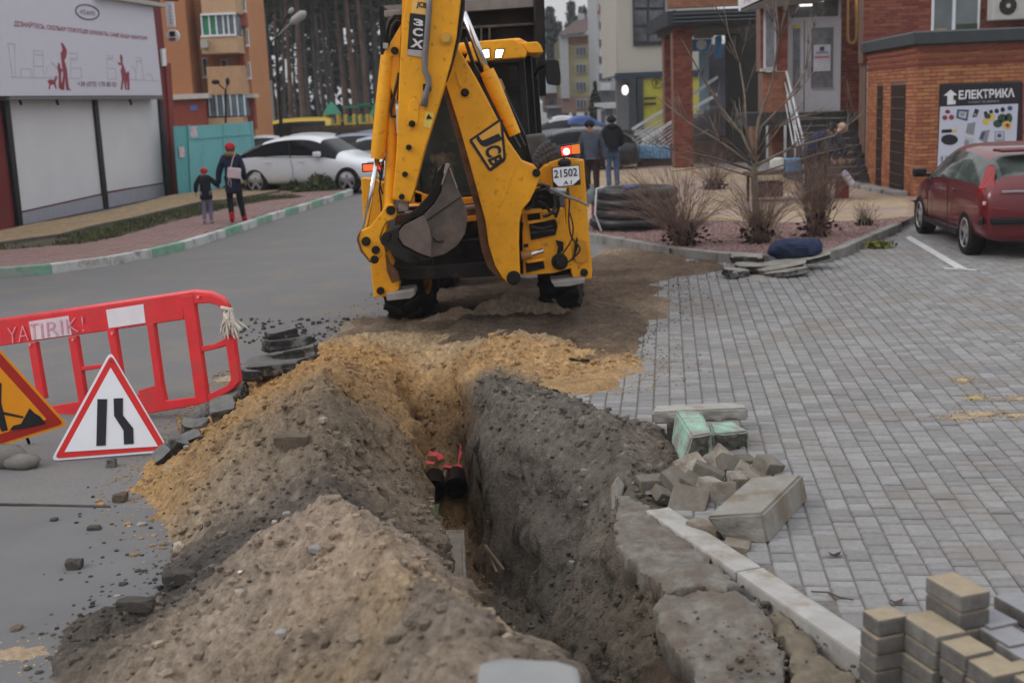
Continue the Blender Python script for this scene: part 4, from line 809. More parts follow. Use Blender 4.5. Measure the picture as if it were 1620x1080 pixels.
# --- left kerb of painted stones
KL = [(-16, 17.6), (-12, 17.75), (-9.5, 17.9), (-7.83, 18.37), (-7.1, 18.64), (-6.4, 19.38), (-5.76, 20.83), (-5.46, 22.87), (-5.11, 26.2), (-4.65, 29.5), (-4.19, 33.1), (-4.3, 34.3), (-5.2, 35.2), (-7.5, 36.0)]
def resample(P, step):
    out = [Vector((*P[0], 0))]; acc = 0
    for a, b in zip(P, P[1:]):
        a = Vector((*a, 0)); b = Vector((*b, 0)); L_ = (b-a).length; t = step-acc
        while t < L_: out.append(a+(b-a)*t/L_); t += step
        acc = L_-(t-step)
    return out
KLs = resample(KL, 1.0); kt = thing('kerb', 'curved kerb with worn white and mint painted stones along the left pavement', 'kerb', (KLs[6].x, KLs[6].y, 0)); order_ = [kgrey, kgrey, kgrey, kgrey, kwhite, kwhite, kwhite, kgreen, kgreen, kwhite, kwhite, kgreen, kwhite, kwhite, kgreen, kwhite, kgreen, kwhite, kgreen, kwhite, kgreen, kwhite, kgreen, kwhite, kwhite, kwhite, kgrey, kgrey, kgrey]
for i, (a, b) in enumerate(zip(KLs, KLs[1:])):
    d = (b-a).normalized(); nL = Vector((-d.y, d.x, 0)); a2 = a+d*.006; b2 = b-d*.006
    solid_from_top('kerb_stone', [p+Vector((0, 0, .15)) for p in (a2, b2, b2+nL*.16, a2+nL*.16)], .2, order_[min(i, len(order_)-1)], None, None, .015, kt, jit=.004, sub=1, world=True)
inner_k = [(p.x-(.16 if 1 else 0), p.y+.05) for p in KLs]
def flat(name, pts, z, mat, kind='structure'):
    m = MB(); P = [(p[0], p[1], z) for p in pts]; area = sum(P[i][0]*P[(i+1) % len(P)][1]-P[(i+1) % len(P)][0]*P[i][1] for i in range(len(P)))
    m.add(P if area > 0 else P[::-1], [tuple(range(len(P)))]); o = m.build(name, mat); tag(o, kind=kind); return o
side_in = [G(*p, .13) for p in ((-120, 402), (0, 396), (95, 388), (133, 385), (185, 375), (259, 354), (318, 340), (365, 328), (420, 318), (480, 312))]
SW = [(p[0], p[1]) for p in inner_k]+[(-9.5, 36.2)]+[(p.x, p.y) for p in side_in[::-1]]
flat('pavement', SW, .128, M('joint_red', (.20, .15, .14), .95, var=.2))
wall_in = [G(*p, .12) for p in ((-160, 395), (0, 366), (35, 358), (170, 335), (268, 310), (400, 293), (470, 290), (520, 300))]
grass_top = [G(*p, .13) for p in ((-120, 392), (0, 387), (95, 374), (150, 360), (212, 347), (316, 322), (360, 318), (440, 305))]
flat('tile_path', [(p.x, p.y) for p in wall_in]+[(p.x, p.y) for p in grass_top[::-1]], .135, M('joint_tan', (.26, .19, .12), .95))
flat('verge', [(p.x, p.y) for p in grass_top]+[(p.x, p.y) for p in side_in[::-1]], .12, M('verge_soil', (.10, .09, .065), 1, var=.3, scale=5, bump=.6))
def tile_field(name, poly, z, az, L_, W_, mat, parent_name, edge=.0, gap=.008, limit=6000):
    P = [(p[0], p[1]) for p in poly]; xs = [p[0] for p in P]; ys = [p[1] for p in P]; e = Vector((math.cos(az), math.sin(az), 0)); f = Vector((-math.sin(az), math.cos(az), 0)); V = []; Fc = []
    n1 = 260; c0 = Vector((min(xs), min(ys), 0)); cand = []
    for i in range(-n1, n1):
        for j in range(-n1, n1):
            c = c0+e*((i+(.5 if j % 2 else 0))*L_)+f*(j*W_)
            if min(xs) < c.x < max(xs) and min(ys) < c.y < max(ys): cand.append((c.x, c.y))
    A = np.array(cand); k = polydist(A[:, 0], A[:, 1], P) > edge; A = A[k]
    if len(A) > limit: A = A[np.argsort(A[:, 1])[:limit]]
    a, b = L_/2-gap/2, W_/2-gap/2
    for x, y in A:
        zz = z+random.uniform(-.002, .002); o_ = len(V); q = [Vector((x, y, 0))+e*u+f*v for u, v in ((-a, -b), (a, -b), (a, b), (-a, b))]; V += [(p.x, p.y, zz-.01) for p in q]+[(p.x, p.y, zz) for p in q]
        Fc += [tuple(o_+t for t in ff) for ff in ((4, 5, 6, 7), (0, 1, 5, 4), (1, 2, 6, 5), (2, 3, 7, 6), (3, 0, 4, 7))]
    o = npmesh(name, V, Fc, mat); tag(o, kind='stuff'); return o
tile_field('pavement_tiles', SW, .137, R(50), .2, .1, redtile, '', .08); tile_field('path_tiles', [(p.x, p.y) for p in wall_in]+[(p.x, p.y) for p in grass_top[::-1]], .143, R(82), .2, .1, sandtan, '', .03)
# low worn edging between path and verge
m = MB(); Pp = [Vector((p.x, p.y, .10)) for p in grass_top]; 
for a, b in zip(Pp, Pp[1:]): m.bar(a, b, .08, .16)
single('path_edging', m, M('edging', (.11, .105, .095), .95, var=.3, scale=4, bump=.5), 'dark weathered edging between the tan path and the grass strip', 'edging')
# grass
V = []; Fc = []; rr = random.Random(3); gp_ = [(p.x, p.y) for p in grass_top]+[(p.x, p.y) for p in side_in[::-1]]; xs = [p[0] for p in gp_]; ys = [p[1] for p in gp_]
pts = np.array([(rr.uniform(min(xs), max(xs)), rr.uniform(min(ys), max(ys))) for _ in range(26000)]); pts = pts[inpoly(pts[:, 0], pts[:, 1], gp_)]; pts = pts[fbm(pts[:, 0], pts[:, 1], 1.3, 3, 7) > -.12][:6500]
for x, y in pts:
    a = rr.random()*6.28; h = rr.uniform(.02, .09); o_ = len(V); dx, dy = .012*math.cos(a), .012*math.sin(a); V += [(x-dx, y-dy, .12), (x+dx, y+dy, .12), (x+rr.uniform(-.03, .03), y+rr.uniform(-.03, .03), .12+h)]; Fc.append((o_, o_+1, o_+2))
tag(npmesh('grass', V, Fc, M('grass', (.075, .085, .035), .9, var=.4, scale=2, rnd=.3)), kind='stuff')
# --- kiosk building with the billboard
FK = Frame((-11.07, 27.5), math.degrees(math.atan2(.9918, .1275)))
u_at = lambda px, py, d=0: FK.hit(px, py, d)[0]
dred = M('dark_red_wall', (.165, .035, .035), .6, var=.12, scale=2); ft = thing('shop_building', 'dark red shop building with blank white panels at the left', 'building', FK.p(0, 0))
uc = u_at(282, 306); m = MB(); P = [FK.p(-14, 0), FK.p(uc, 0), FK.p(uc, 0, -9), FK.p(-14, 0, -9)]; m.prism(P, (0, 0, 7.2)); m.build('wall', dred, ft, world=True)
def kq(name, pxs, d, th, mat, parent=ft, bevel=0):
    P = []
    for x, y in pxs: u, z = FK.hit(x, y, d); P.append(FK.p(u, z, d))
    return quadplate(name, P, -FK.n, th, mat, parent, bevel)
kq('panel', [(15, 155), (152, 157), (166, 305), (35, 334)], .03, .03, offwhite, bevel=.004); kq('panel', [(155, 157), (252, 155), (264, 288), (170, 303)], .03, .03, offwhite, bevel=.004)
kq('plinth', [(35, 337), (166, 308), (169, 333), (37, 357)], .05, .05, M('plinth_grey', (.30, .30, .34), .8, var=.1)); kq('plinth', [(171, 306), (264, 290), (267, 312), (173, 332)], .05, .05, M('plinth_grey', (.3, .3, .34)))
for pxs in ([(6, 155), (14, 155), (37, 358), (31, 360)], [(149, 157), (154, 157), (173, 334), (167, 335)], [(252, 155), (257, 155), (269, 312), (264, 313)]): kq('post', pxs, .10, .08, black)
kq('corner_trim', [(262, 100), (270, 100), (284, 308), (276, 312)], .04, .03, M('red_trim', (.22, .045, .04), .6), bevel=0)
kq('step_edge', [(32, 357), (276, 308), (277, 314), (33, 364)], .10, .08, M('step_dark', (.07, .065, .065), .9))
kq('roof_edge', [(160, -12), (262, 6), (263, 12), (200, 2), (160, -4)], .6, .7, M('roof_cream', (.42, .40, .36), .8)); kq('downpipe', [(256, 78), (262, 77), (264, 104), (258, 105)], .08, .06, white)
bt = thing('billboard', 'large white property advert with dark red lettering on the shop front', 'billboard', FK.p(u_at(150, 100, .4), 2.9, .4))
kq('face', [(-70, -45), (242, 12), (257, 151), (18, 152), (-62, 152)], .40, .06, M('billboard_face', (.58, .57, .65), .45, var=.03), bt); kq('under_frame', [(18, 153), (258, 152), (259, 157), (14, 158)], .42, .35, M('frame_grey', (.16, .15, .16), .7), bt)
dr = M('print_red', (.26, .03, .05), .5, var=.05); dgr = M('print_dark', (.13, .06, .09), .5); lgr = M('print_grey', (.44, .44, .51), .5)
def ktext(s, q, mat, d=.405, bold=.01):
    P = []
    for x, y in q: u, z = FK.hit(x, y, d); P.append(FK.p(u, z, d))
    return text_quad('lettering', s, *P, mat, bt, bold=bold)
ktext('ДІЗНАЙТЕСЬ, СКІЛЬКИ ПОКУПЦІВ ШУКАЮТЬ САМЕ ВАШУ КВАРТИРУ', [(22.5, 43), (233, 65.5), (234, 57), (22, 31)], dr, bold=.02)
ktext('+38 (073) 170 80 03', [(122, 139), (184, 140), (184, 130), (123, 129)], dgr); ktext('ATLANTA', [(126, 22), (150, 26), (151, 19), (127, 15)], dgr)
m = MB(); PP = [];
for k in range(25):
    a = k/24*2*math.pi; x, y = 138+18.5*math.cos(a), 19.5+11.5*math.sin(a)+2.5*math.cos(a); u, z = FK.hit(x, y, .406); PP.append(FK.p(u, z, .406))
m.tube(PP, .018, 5, False); m.build('oval_logo', dgr, bt, world=True)
sil = [ [(97.5,139),(100,118),(98,104),(96,84),(99,80),(98,74),(96,69),(99,68),(103,74),(106,80),(105,90),(102,96),(106,110),(109,139),(113,143),(105,143),(103,122),(102,143),(97,142)],
 [(93,139),(93,118),(91,108),(92,100),(95,101),(96,108),(99,111),(97,117),(97,128),(101,142),(96,142)], [(75,129),(79,126),(86,127),(87,121),(90,120),(91,124),(88,130),(90,141),(88,141),(86,134),(80,135),(79,142),(77,141),(78,133)],
 [(190,88),(192,86),(194,91),(194,100),(198,110),(201,120),(200,139),(202,142),(198,142),(196,126),(194,142),(191,142),(193,124),(191,112),(193,104),(188,103),(186,98),(191,101)], [(201,115),(203,113),(205,118),(205,130),(205,143),(202,143),(201,128),(199,118)] ]
for s_ in sil: kq('printed_figure', s_, .404, .004, dr, bt)
def kline(pts, r=.008):
    m = MB()
    P = []
    for x, y in pts: u, z = FK.hit(x, y, .402); P.append(FK.p(u, z, .402))
    m.tube(P, r, 4); m.build('city_outline', lgr, bt, world=True)
for pts in ([(53,122),(53,80),(68,81),(69,122)], [(53,86),(68,87)], [(53,104),(69,105)], [(73,122),(74,106),(81,98),(90,108)], [(109,84),(121,85),(122,92),(110,92)], [(112,124),(112,94),(122,95)], [(112,108),(128,108),(129,124)], [(168,88),(178,89),(179,93),(169,92)], [(170,124),(169,94),(179,95)], [(172,108),(183,109),(184,125)], [(204,125),(205,112),(209,105),(214,112),(215,126)], [(214,91),(223,92),(224,97),(215,96)], [(215,126),(216,98),(224,99),(227,127)], [(20,122),(12,68)], [(24,122),(23,70),(13,69)], [(33,122),(33,108),(48,109),(50,122)], [(228,127),(232,118),(240,119),(241,127)], [(18,122),(90,123)], [(109,124),(130,124)], [(170,125),(184,125)], [(205,126),(252,128)]): kline(pts)
for x in (30, 88, 148, 204, 250): kq('bracket', [(x, 156), (x+3, 156), (x+6, 166), (x+4, 167)], .35, .03, dsteel, bt)
# hanging sign
hgt = thing('hanging_sign', 'round white pub sign hanging below a narrow white banner', 'sign', D(273, 40, 37)); m = MB(); dbox(m, 262, 4, 276, 44, 37, .1)
dpart('banner', 262, 3, 275, 43, 37.0, .12, white, hgt, .01); q = D(273, 57, 37); m = MB(); m.cyl(q, q+Vector((0, .14, 0)), .19, n=24); m.build('disc', white, hgt, world=True, bevel=.01)
dpart('mug_mark', 268, 50, 277, 58, 36.98, .02, black, hgt); dpart('mug_mark', 267, 60, 278, 65, 36.98, .02, M('mug_brown', (.20, .07, .05), .6), hgt)
for k in range(6): dpart('banner_mark', 266.5+k*.5, 9+k*5.2, 270+k*.5, 12+k*5.2, 36.98, .02, lgr, hgt)
m = MB(); m.tube([D(258, 0, 37), D(282, 1, 37)], .03, 6); m.build('arm', dsteel, hgt, world=True)
# --- teal sheet fence
tf = thing('sheet_fence', 'turquoise sheet metal fence behind the walking woman and child', 'fence', (-9.4, 34.9, 0)); teal = M('teal_sheet', (.145, .42, .44), .55, var=.08, scale=1.2, dirt=(.12, .30, .30), dscale=1.5, dlo=.58, dhi=.8)
FT = Frame((-9.403, 34.889), math.degrees(math.atan2(40.601-34.889, -8.466+9.403)))
def tq(name, pxs, d, th, mat, par=tf):
    P = []
    for x, y in pxs: u, z = FT.hit(x, y, d); P.append(FT.p(u, z, d))
    return quadplate(name, P, -FT.n, th, mat, par, 0)
tq('panel', [(275, 200), (299, 199), (303, 312), (284, 314)], .0, .03, M('teal_dark', (.12, .36, .38), .6, var=.1)); tq('panel', [(300, 199), (353, 197), (357, 300), (304, 311)], .02, .03, teal); tq('panel', [(355, 196), (398, 193), (404, 290), (358, 300)], .02, .03, teal)
for pxs in ([(300, 217), (398, 210), (398, 213), (300, 221)], [(330, 297), (403, 288), (403, 291), (330, 300)], [(298, 198), (301, 198), (306, 312), (303, 312)], [(353, 196), (356, 196), (360, 300), (357, 300)], [(397, 192), (400, 192), (407, 290), (404, 290)]): tq('rail', pxs, .05, .03, teal)
tq('poster', [(299, 201), (311, 200), (313, 216), (301, 217)], .04, .01, M('paper', (.6, .55, .58), .8, dirt=(.5, .15, .2), dscale=20, dlo=.5, dhi=.6)); tq('poster', [(283, 233), (291, 232), (293, 248), (285, 250)], .04, .01, M('paper', (.6, .55, .58)))
# --- orange apartment block
ob = M('render_orange', (.50, .235, .115), .85, var=.06, scale=.8); ob2 = M('render_tan', (.50, .33, .20), .85, var=.06); obr = M('render_brick', (.26, .065, .045), .85, var=.1); AB = 50.0
at_ = thing('apartment_building', 'orange apartment block with bay balconies behind the turquoise fence', 'building', D(330, 210, AB)); at_.location.z = 0
def ap(name, x0, y0, x1, y1, Y, dp_, mat, par=None, bev=0): return dpart(name, x0, y0, x1, y1, Y, dp_, mat, par or at_, bev)
m = MB(); a = D(262, 210, AB); b = D(404, 210, AB); m.box(((a.x+b.x)/2, AB+2, 6), (b.x-a.x, 3.9, 12)); m.build('wall', ob, at_, world=True)
ap('left_wing', 255, -60, 296, 150, 48.5, 1.5, M('render_orange_deep', (.42, .185, .09), .85, var=.05)); ap('ground_floor', 262, 157, 326, 215, 48.3, 1.8, obr); ap('cornice', 262, 149, 330, 157, 48.1, 1.9, M('cornice', (.52, .48, .44), .8)); ap('cornice', 380, 149, 402, 155, 49.0, 1, M('cornice', (.52, .48, .44)))
ap('brick_strip', 372, -60, 380, 145, 49.8, .3, obr); ap('brick_strip', 380, 22, 390, 42, 49.8, .3, M('strip2', (.36, .11, .08), .85)); ap('brick_strip', 378, 150, 402, 205, 49.6, .5, obr)
ap('balcony', 317, -30, 372, 22, 48.6, 1.4, ob2, bev=.02); w_ = ap('balcony_glazing', 318, 23, 372, 56, 48.7, 1.3, M('glazing', (.16, .22, .25), .15, var=.4, scale=1)); ap('balcony', 318, 57, 376, 85, 48.6, 1.4, ob2, bev=.02); ap('balcony', 328, 105, 382, 150, 48.6, 1.4, M('render_tan2', (.46, .28, .16), .85)); ap('balcony', 330, 186, 385, 215, 48.6, 1.4, ob2)
ap('green_blind', 320, 26, 341, 54, 48.68, .02, M('green_blind', (.05, .24, .13), .7), w_)
for x in (318, 330, 341, 352, 360, 370): ap('mullion', x, 23, x+2.2, 56, 48.62, .06, white, w_)
ap('sill', 317, 55, 373, 58, 48.55, .15, white, w_); ap('sill', 317, 21, 373, 24, 48.55, .15, white, w_)
g_ = ap('balcony_glazing', 330, 150, 388, 184, 48.7, 1.3, M('glazing', (.16, .22, .25)))
for x in (330, 342, 353, 364, 375, 386): ap('mullion', x, 150, x+1.6, 184, 48.62, .06, white, g_)
for (x0, y0, x1, y1) in ((320, 92, 329, 122), (350, 94, 360, 118), (376, 0, 382, 20), (384, -5, 388, 18), (378, 48, 384, 74), (389, 46, 393, 72), (381, 104, 388, 128), (392, 98, 396, 124)):
    f_ = ap('window', x0, y0, x1, y1, 49.85, .12, white); ap('pane', x0+1.5, y0+1.5, x1-1, y1-2, 49.83, .03, M('pane_dark', (.07, .08, .09), .15, var=.3), f_); ap('window_sill', x0-1, y1, x1+1, y1+2, 49.75, .2, white, f_)
ap('wall_unit', 317, 64, 328, 76, 48.3, .3, M('unit_grey', (.40, .39, .37), .6)); ap('house_number', 301, 167, 312, 175, 48.28, .03, M('plate_blue', (.10, .16, .40), .5))
# small double lamp and bare sapling in front of the block
m = MB(); m.tube([D(357, 195, 44), D(357, 142, 44)], .04, 6); m.tube([D(344, 131, 44), D(350, 137, 44), D(357, 143, 44), D(359, 137, 44), D(360, 130, 44)], .025, 5); m.ball(D(341, 130, 44), (.16, .08, .09), 8); m.ball(D(360, 129, 44), (.08, .08, .14), 8)
single('street_lamp', m, dsteel, 'small park lamp with two dark heads above the turquoise fence', 'street lamp')
# --- tall double street lamp
q = G(449, 300); lt_ = thing('street_lamp', 'tall dark lamp post with two arms standing in the junipers', 'street lamp', q); Yl = q.y
m = MB(); m.tube([D(449, 302, Yl), D(449, 271, Yl)], [.12, .11], 12); m.build('base', dsteel, lt_, world=True); m = MB(); m.tube([D(449, 272, Yl), D(444, 190, Yl), D(439, 110, Yl), D(436, 62, Yl)], [.07, .055, .05, .045], 10); m.build('pole', dsteel, lt_, world=True, smooth=True)
for x, y in ((448, 272), (445, 205)): m = MB(); p_ = D(x, y, Yl); m.cyl(p_, p_+Vector((0, 0, .08)), .10, n=12); m.build('collar', dsteel, lt_, world=True)
m = MB(); m.tube([D(436, 64, Yl), D(443, 48, Yl), D(452, 30, Yl), D(459, 20, Yl)], .03, 7); m.build('arm', dsteel, lt_, world=True); m = MB(); m.tube([D(438, 58, Yl), D(450, 46, Yl), D(461, 36, Yl)], .03, 7); m.build('arm', M('arm_grey', (.2, .2, .2), .5), lt_, world=True)
lg_ = M('lamp_head', (.30, .29, .28), .5, var=.1)
for a, b, r in (((457, 22), (464, 13), .07), ((459, 38), (484, 19), .13)):
    m = MB(); A_, B_ = D(*a, Yl), D(*b, Yl); m.tube([A_, A_*.7+B_*.3, A_*.2+B_*.8, B_], [r*.4, r, r, r*.3], 8); m.build('lamp_head', lg_, lt_, world=True, smooth=True)
# ------------------------------------------------------------------ leaf clouds, shrubs, pines
def leafcloud(name, cs, size, mat, parent=None, seed=1, world_off=None):
    """cs: (n,3) leaf centres -> small crossed faces"""
    g = np.random.default_rng(seed); n = len(cs); a = g.normal(size=(n, 3)); a /= np.linalg.norm(a, axis=1, keepdims=True); b = g.normal(size=(n, 3)); b -= a*(a*b).sum(1, keepdims=True); b /= np.linalg.norm(b, axis=1, keepdims=True)
    s = size*g.uniform(.6, 1.3, (n, 1)); V = np.stack([cs-a*s-b*s*.35, cs+a*s*.3-b*s*.5, cs+a*s, cs-a*s*.1+b*s*.55], 1).reshape(-1, 3)
    if world_off is not None: V = V-np.array(world_off)
    F_ = np.arange(n*4).reshape(n, 4); return npmesh(name, V, F_, mat, parent)
jun = M('juniper', (.075, .095, .040), .9, var=.45, scale=3, rnd=.35); rngj = np.random.default_rng(9)
for i, (px, py, w_px, h_px, lab) in enumerate(((415, 305, 34, 22, 'low green juniper left of the lamp post'), (470, 308, 34, 24, 'spreading juniper right of the lamp post'), (505, 309, 40, 30, 'tallest juniper nearest the kerb tip'), (380, 298, 20, 12, 'small juniper behind the walking woman'))):
    q = G(px, py); s = PXM(q.y); r = w_px/s; h = h_px/s; t = thing('juniper_bush', lab, 'shrub', q, 0, 'junipers in the bed by the lamp post'); n = 5200
    a = rngj.uniform(0, 2*np.pi, n); rr_ = rngj.uniform(0, 1, n)**.6; k = 1+.35*np.sin(a*3+i)+.2*np.sin(a*7); x = rr_*np.cos(a)*r*k; y = rr_*np.sin(a)*r*k*.9; z = h*(1-rr_**2)*rngj.uniform(.1, 1.1, n)*(.75+.35*np.sin(a*5+rr_*9)); leafcloud('foliage', np.stack([x, y, np.maximum(z, .03)], 1), .055, jun, t, i)
    m = MB(); m.tube([(0, 0, -.02), (.02, .05, h*.5)], [.05, .02], 6); m.build('stem', rust, t)
pbark = M('pine_bark', (.125, .085, .068), .95, var=.35, scale=1.6, bump=.5, bscale=12); pbark2 = M('pine_bark_dark', (.07, .06, .055), .95, var=.35, scale=1.6, bump=.5, bscale=12); pneed = M('pine_needles', (.030, .042, .026), .95, var=.4, scale=.6, rnd=.3)
g = np.random.default_rng(3); protos = []
def pine(proto, x, y, h, r, mat, label, group, seed):
    t = thing('pine_tree', label, 'tree', (x, y, 0), seed*1.3, group); m = MB(); lean = math.sin(seed*5)*.012
    P = [(lean*z+.12*math.sin(z*.35+seed), .1*math.cos(z*.3+seed), z) for z in np.linspace(-.1, h, 9)]; m.tube(P, [r*(1-.7*k/8) for k in range(9)], 8)
    rs = random.Random(seed)
    for k in range(7):
        z0 = rs.uniform(.35, .8)*h; a = rs.random()*6.28; L_ = rs.uniform(.4, 1.6); m.tube([(lean*z0, 0, z0), (L_*math.cos(a), L_*math.sin(a), z0+rs.uniform(-.3, .4))], [.035, .012], 4)
    m.build('trunk', mat, t, smooth=True)
    gg = np.random.default_rng(seed); n = 900; cl_ = gg.normal(size=(26, 3))*np.array((1.5, 1.5, 1.0)); c = cl_[gg.integers(0, 26, n)]+gg.normal(size=(n, 3))*.38; c[:, 2] += h-.6; leafcloud('crown', c, .22, pneed, t, seed); return t
pl_ = [(384, 62, .22, 1), (398, 66, .19, 0), (412, 60, .25, 1), (424, 72, .2, 0), (437, 58, .27, 1), (446, 70, .24, 1), (455, 82, .2, 0), (466, 64, .22, 1), (476, 76, .2, 0), (484, 62, .26, 1), (492, 84, .22, 0), (500, 60, .30, 1), (507, 70, .2, 0), (514, 78, .22, 0), (522, 66, .22, 0), (530, 84, .2, 0), (537, 61, .28, 1), (545, 72, .22, 1), (553, 80, .22, 0), (560, 64, .24, 1), (567, 74, .2, 0), (574, 68, .2, 0), (582, 82, .22, 0), (589, 62, .25, 1), (596, 72, .22, 0), (605, 66, .22, 0), (615, 80, .22, 0), (404, 80, .2, 0), (431, 84, .2, 0), (460, 74, .2, 0), (419, 78, .16, 0), (472, 86, .18, 0), (517, 60, .16, 0), (549, 86, .18, 0), (578, 60, .17, 1), (600, 84, .18, 0)]
sideword = lambda px: 'left of the lamp post' if px < 436 else ('between the lamp post and the play tower' if px < 515 else ('behind the playground' if px < 580 else 'just left of the digging arm'))
nseen = {}
pl_ = [p for i, p in enumerate(sorted(pl_)) if i % 3 != 1]
for i, (px, Y, r, k) in enumerate(pl_):
    r *= .72; x = D(px, 190, Y).x; w_ = 'reddish' if k else 'dark'; key = (w_, sideword(px)); nseen[key] = nseen.get(key, 0)+1
    pine(None, x, Y, 13+3*math.sin(i*2.3), r, pbark if k else pbark2, '%s %s pine trunk %s counting from the left' % (['zeroth', 'first', 'second', 'third', 'fourth', 'fifth', 'sixth', 'seventh', 'eighth', 'ninth', 'tenth'][nseen[key]], w_, sideword(px)), 'pines of the wood behind the car park', i+1)
# far wood as one mass
n = 95000; xx = g.uniform(-52, -2, n); yy_ = g.uniform(88, 112, n); zz = g.uniform(0, 1, n)**.75*22; keep = fbm(xx, zz, .9, 4, 55) > -.10-(.25*(zz > 14)); cs = np.stack([xx, yy_, zz], 1)[keep]
o = leafcloud('far_wood', cs, .33, M('far_needles', (.026, .032, .027), .95, var=.4, scale=.3, rnd=.35), None, 5); tag(o, kind='stuff')
m = MB(); rs = random.Random(8)
for k in range(60):
    x = rs.uniform(-50, -3); y = rs.uniform(87, 106); m.tube([(x, y, 0), (x+rs.uniform(-.3, .3), y, 17)], [rs.uniform(.12, .2), .08], 5)
tag(m.build('far_trunks', pbark2), kind='stuff')
# trees on the right behind the houses
for i, (px, py, Y, h, lab) in enumerate(((872, 150, 120, 11, 'hazy conifer left of the yellow apartment block'), (884, 150, 126, 10, 'hazy conifer touching the yellow block roof'), (906, 60, 135, 12.6, 'conifer top rising above the brown roof'), (925, 50, 140, 12.4, 'second conifer top above the brown roof'))):
    x = D(px, 100, Y).x; t = thing('conifer_tree', lab, 'tree', (x, Y, 0), 0, 'conifers far behind the yellow block'); m = MB(); m.tube([(0, 0, 0), (.1, 0, h)], [.25, .05], 7); m.build('trunk', pbark2, t)
    gg = np.random.default_rng(60+i); n = 1700; z = gg.uniform(.25, 1, n); cl_ = np.floor(z*14)/14; rad = (1.15-cl_)*2.2; a = gg.uniform(0, 6.28, n); rr_ = gg.uniform(0, 1, n)**.6*rad*(.7+.3*np.sin(a*3+cl_*40)); leafcloud('crown', np.stack([rr_*np.cos(a), rr_*np.sin(a), z*h-.25*rr_], 1), .3, M('hazy_needles', (.07, .085, .08), .95, var=.3, scale=.5, rnd=.2), t, i)
# low pale wall and fence behind the car park
q0 = D(395, 190, 74); single('garden_wall', dbox(MB(), 402, 128, 432, 195, 78, .3), M('pale_wall', (.30, .26, .24), .9), 'pale wall standing among the pine trunks', 'wall')
ff = thing('fence', 'low brown board fence behind the parked cars', 'fence', D(530, 215, 52)); ff.location.z = 0
for k in range(34):
    x = 462+k*4.3; 
    if x < 606: dpart('board', x, 201-.041*(x-462), x+3.9, 228, 52, .04, M('board_brown', (.085, .066, .052), .9, rnd=.2), ff)
dpart('rail', 460, 204, 606, 206.5, 51.95, .04, M('board_brown', (.1, .1, .1)), ff)
# playground
grn = M('play_green', (.03, .24, .14), .5); yel = M('play_yellow', (.60, .42, .08), .5)
def tower(px, Y, lab, wpx=22, roof=True):
    b = D(px, 205, Y); s = PXM(Y); w_ = wpx/s; zt = D(px, 181, Y).z; t = thing('play_tower', lab, 'play tower', (b.x, Y, 0), 0, 'yellow and green play towers')
    for a in (-1, 1):
        for c in (-1, 1): m = MB(); m.box((a*w_*.42, c*w_*.42, zt/2), (.14, .14, zt)); m.build('post', yel, t)
    m = MB(); m.box((0, 0, 1.1), (w_*.9, w_*.9, .12)); m.build('deck', grn, t); m = MB(); m.box((0, -w_*.42, 1.6), (w_*.8, .05, .10)); m.box((0, -w_*.42, 1.35), (w_*.8, .05, .10)); m.build('rail', yel, t)
    if roof: m = MB(); zr = zt; m.lathe([(w_*.78, zr), (w_*.4, zr+.35), (.02, zr+.6)], (0, 0, 0), 'z', 4); m.v = [tuple(Matrix.Rotation(R(45), 3, 'Z') @ Vector(v)) for v in m.v]; m.build('roof', grn, t)
    return t
tower(527, 58, 'play tower with a pointed green roof at the left of the playground', 24); tower(555, 58, 'open yellow post frame in the middle of the playground', 16, False); tower(577, 58, 'tall yellow climbing frame of the playground', 14, False); tower(598, 58, 'green roofed play tower beside the digging arm', 20)
m = MB(); [m.bar(D(542, y, 57.8), D(590, y-2, 57.8), .06, .10) for y in (170, 187, 192)]; m.bar(D(566, 166, 57.8), D(585, 165, 57.8), .3, .08); single('climbing_rail', m, grn, 'green climbing rails linking the yellow play frames', 'climbing frame')
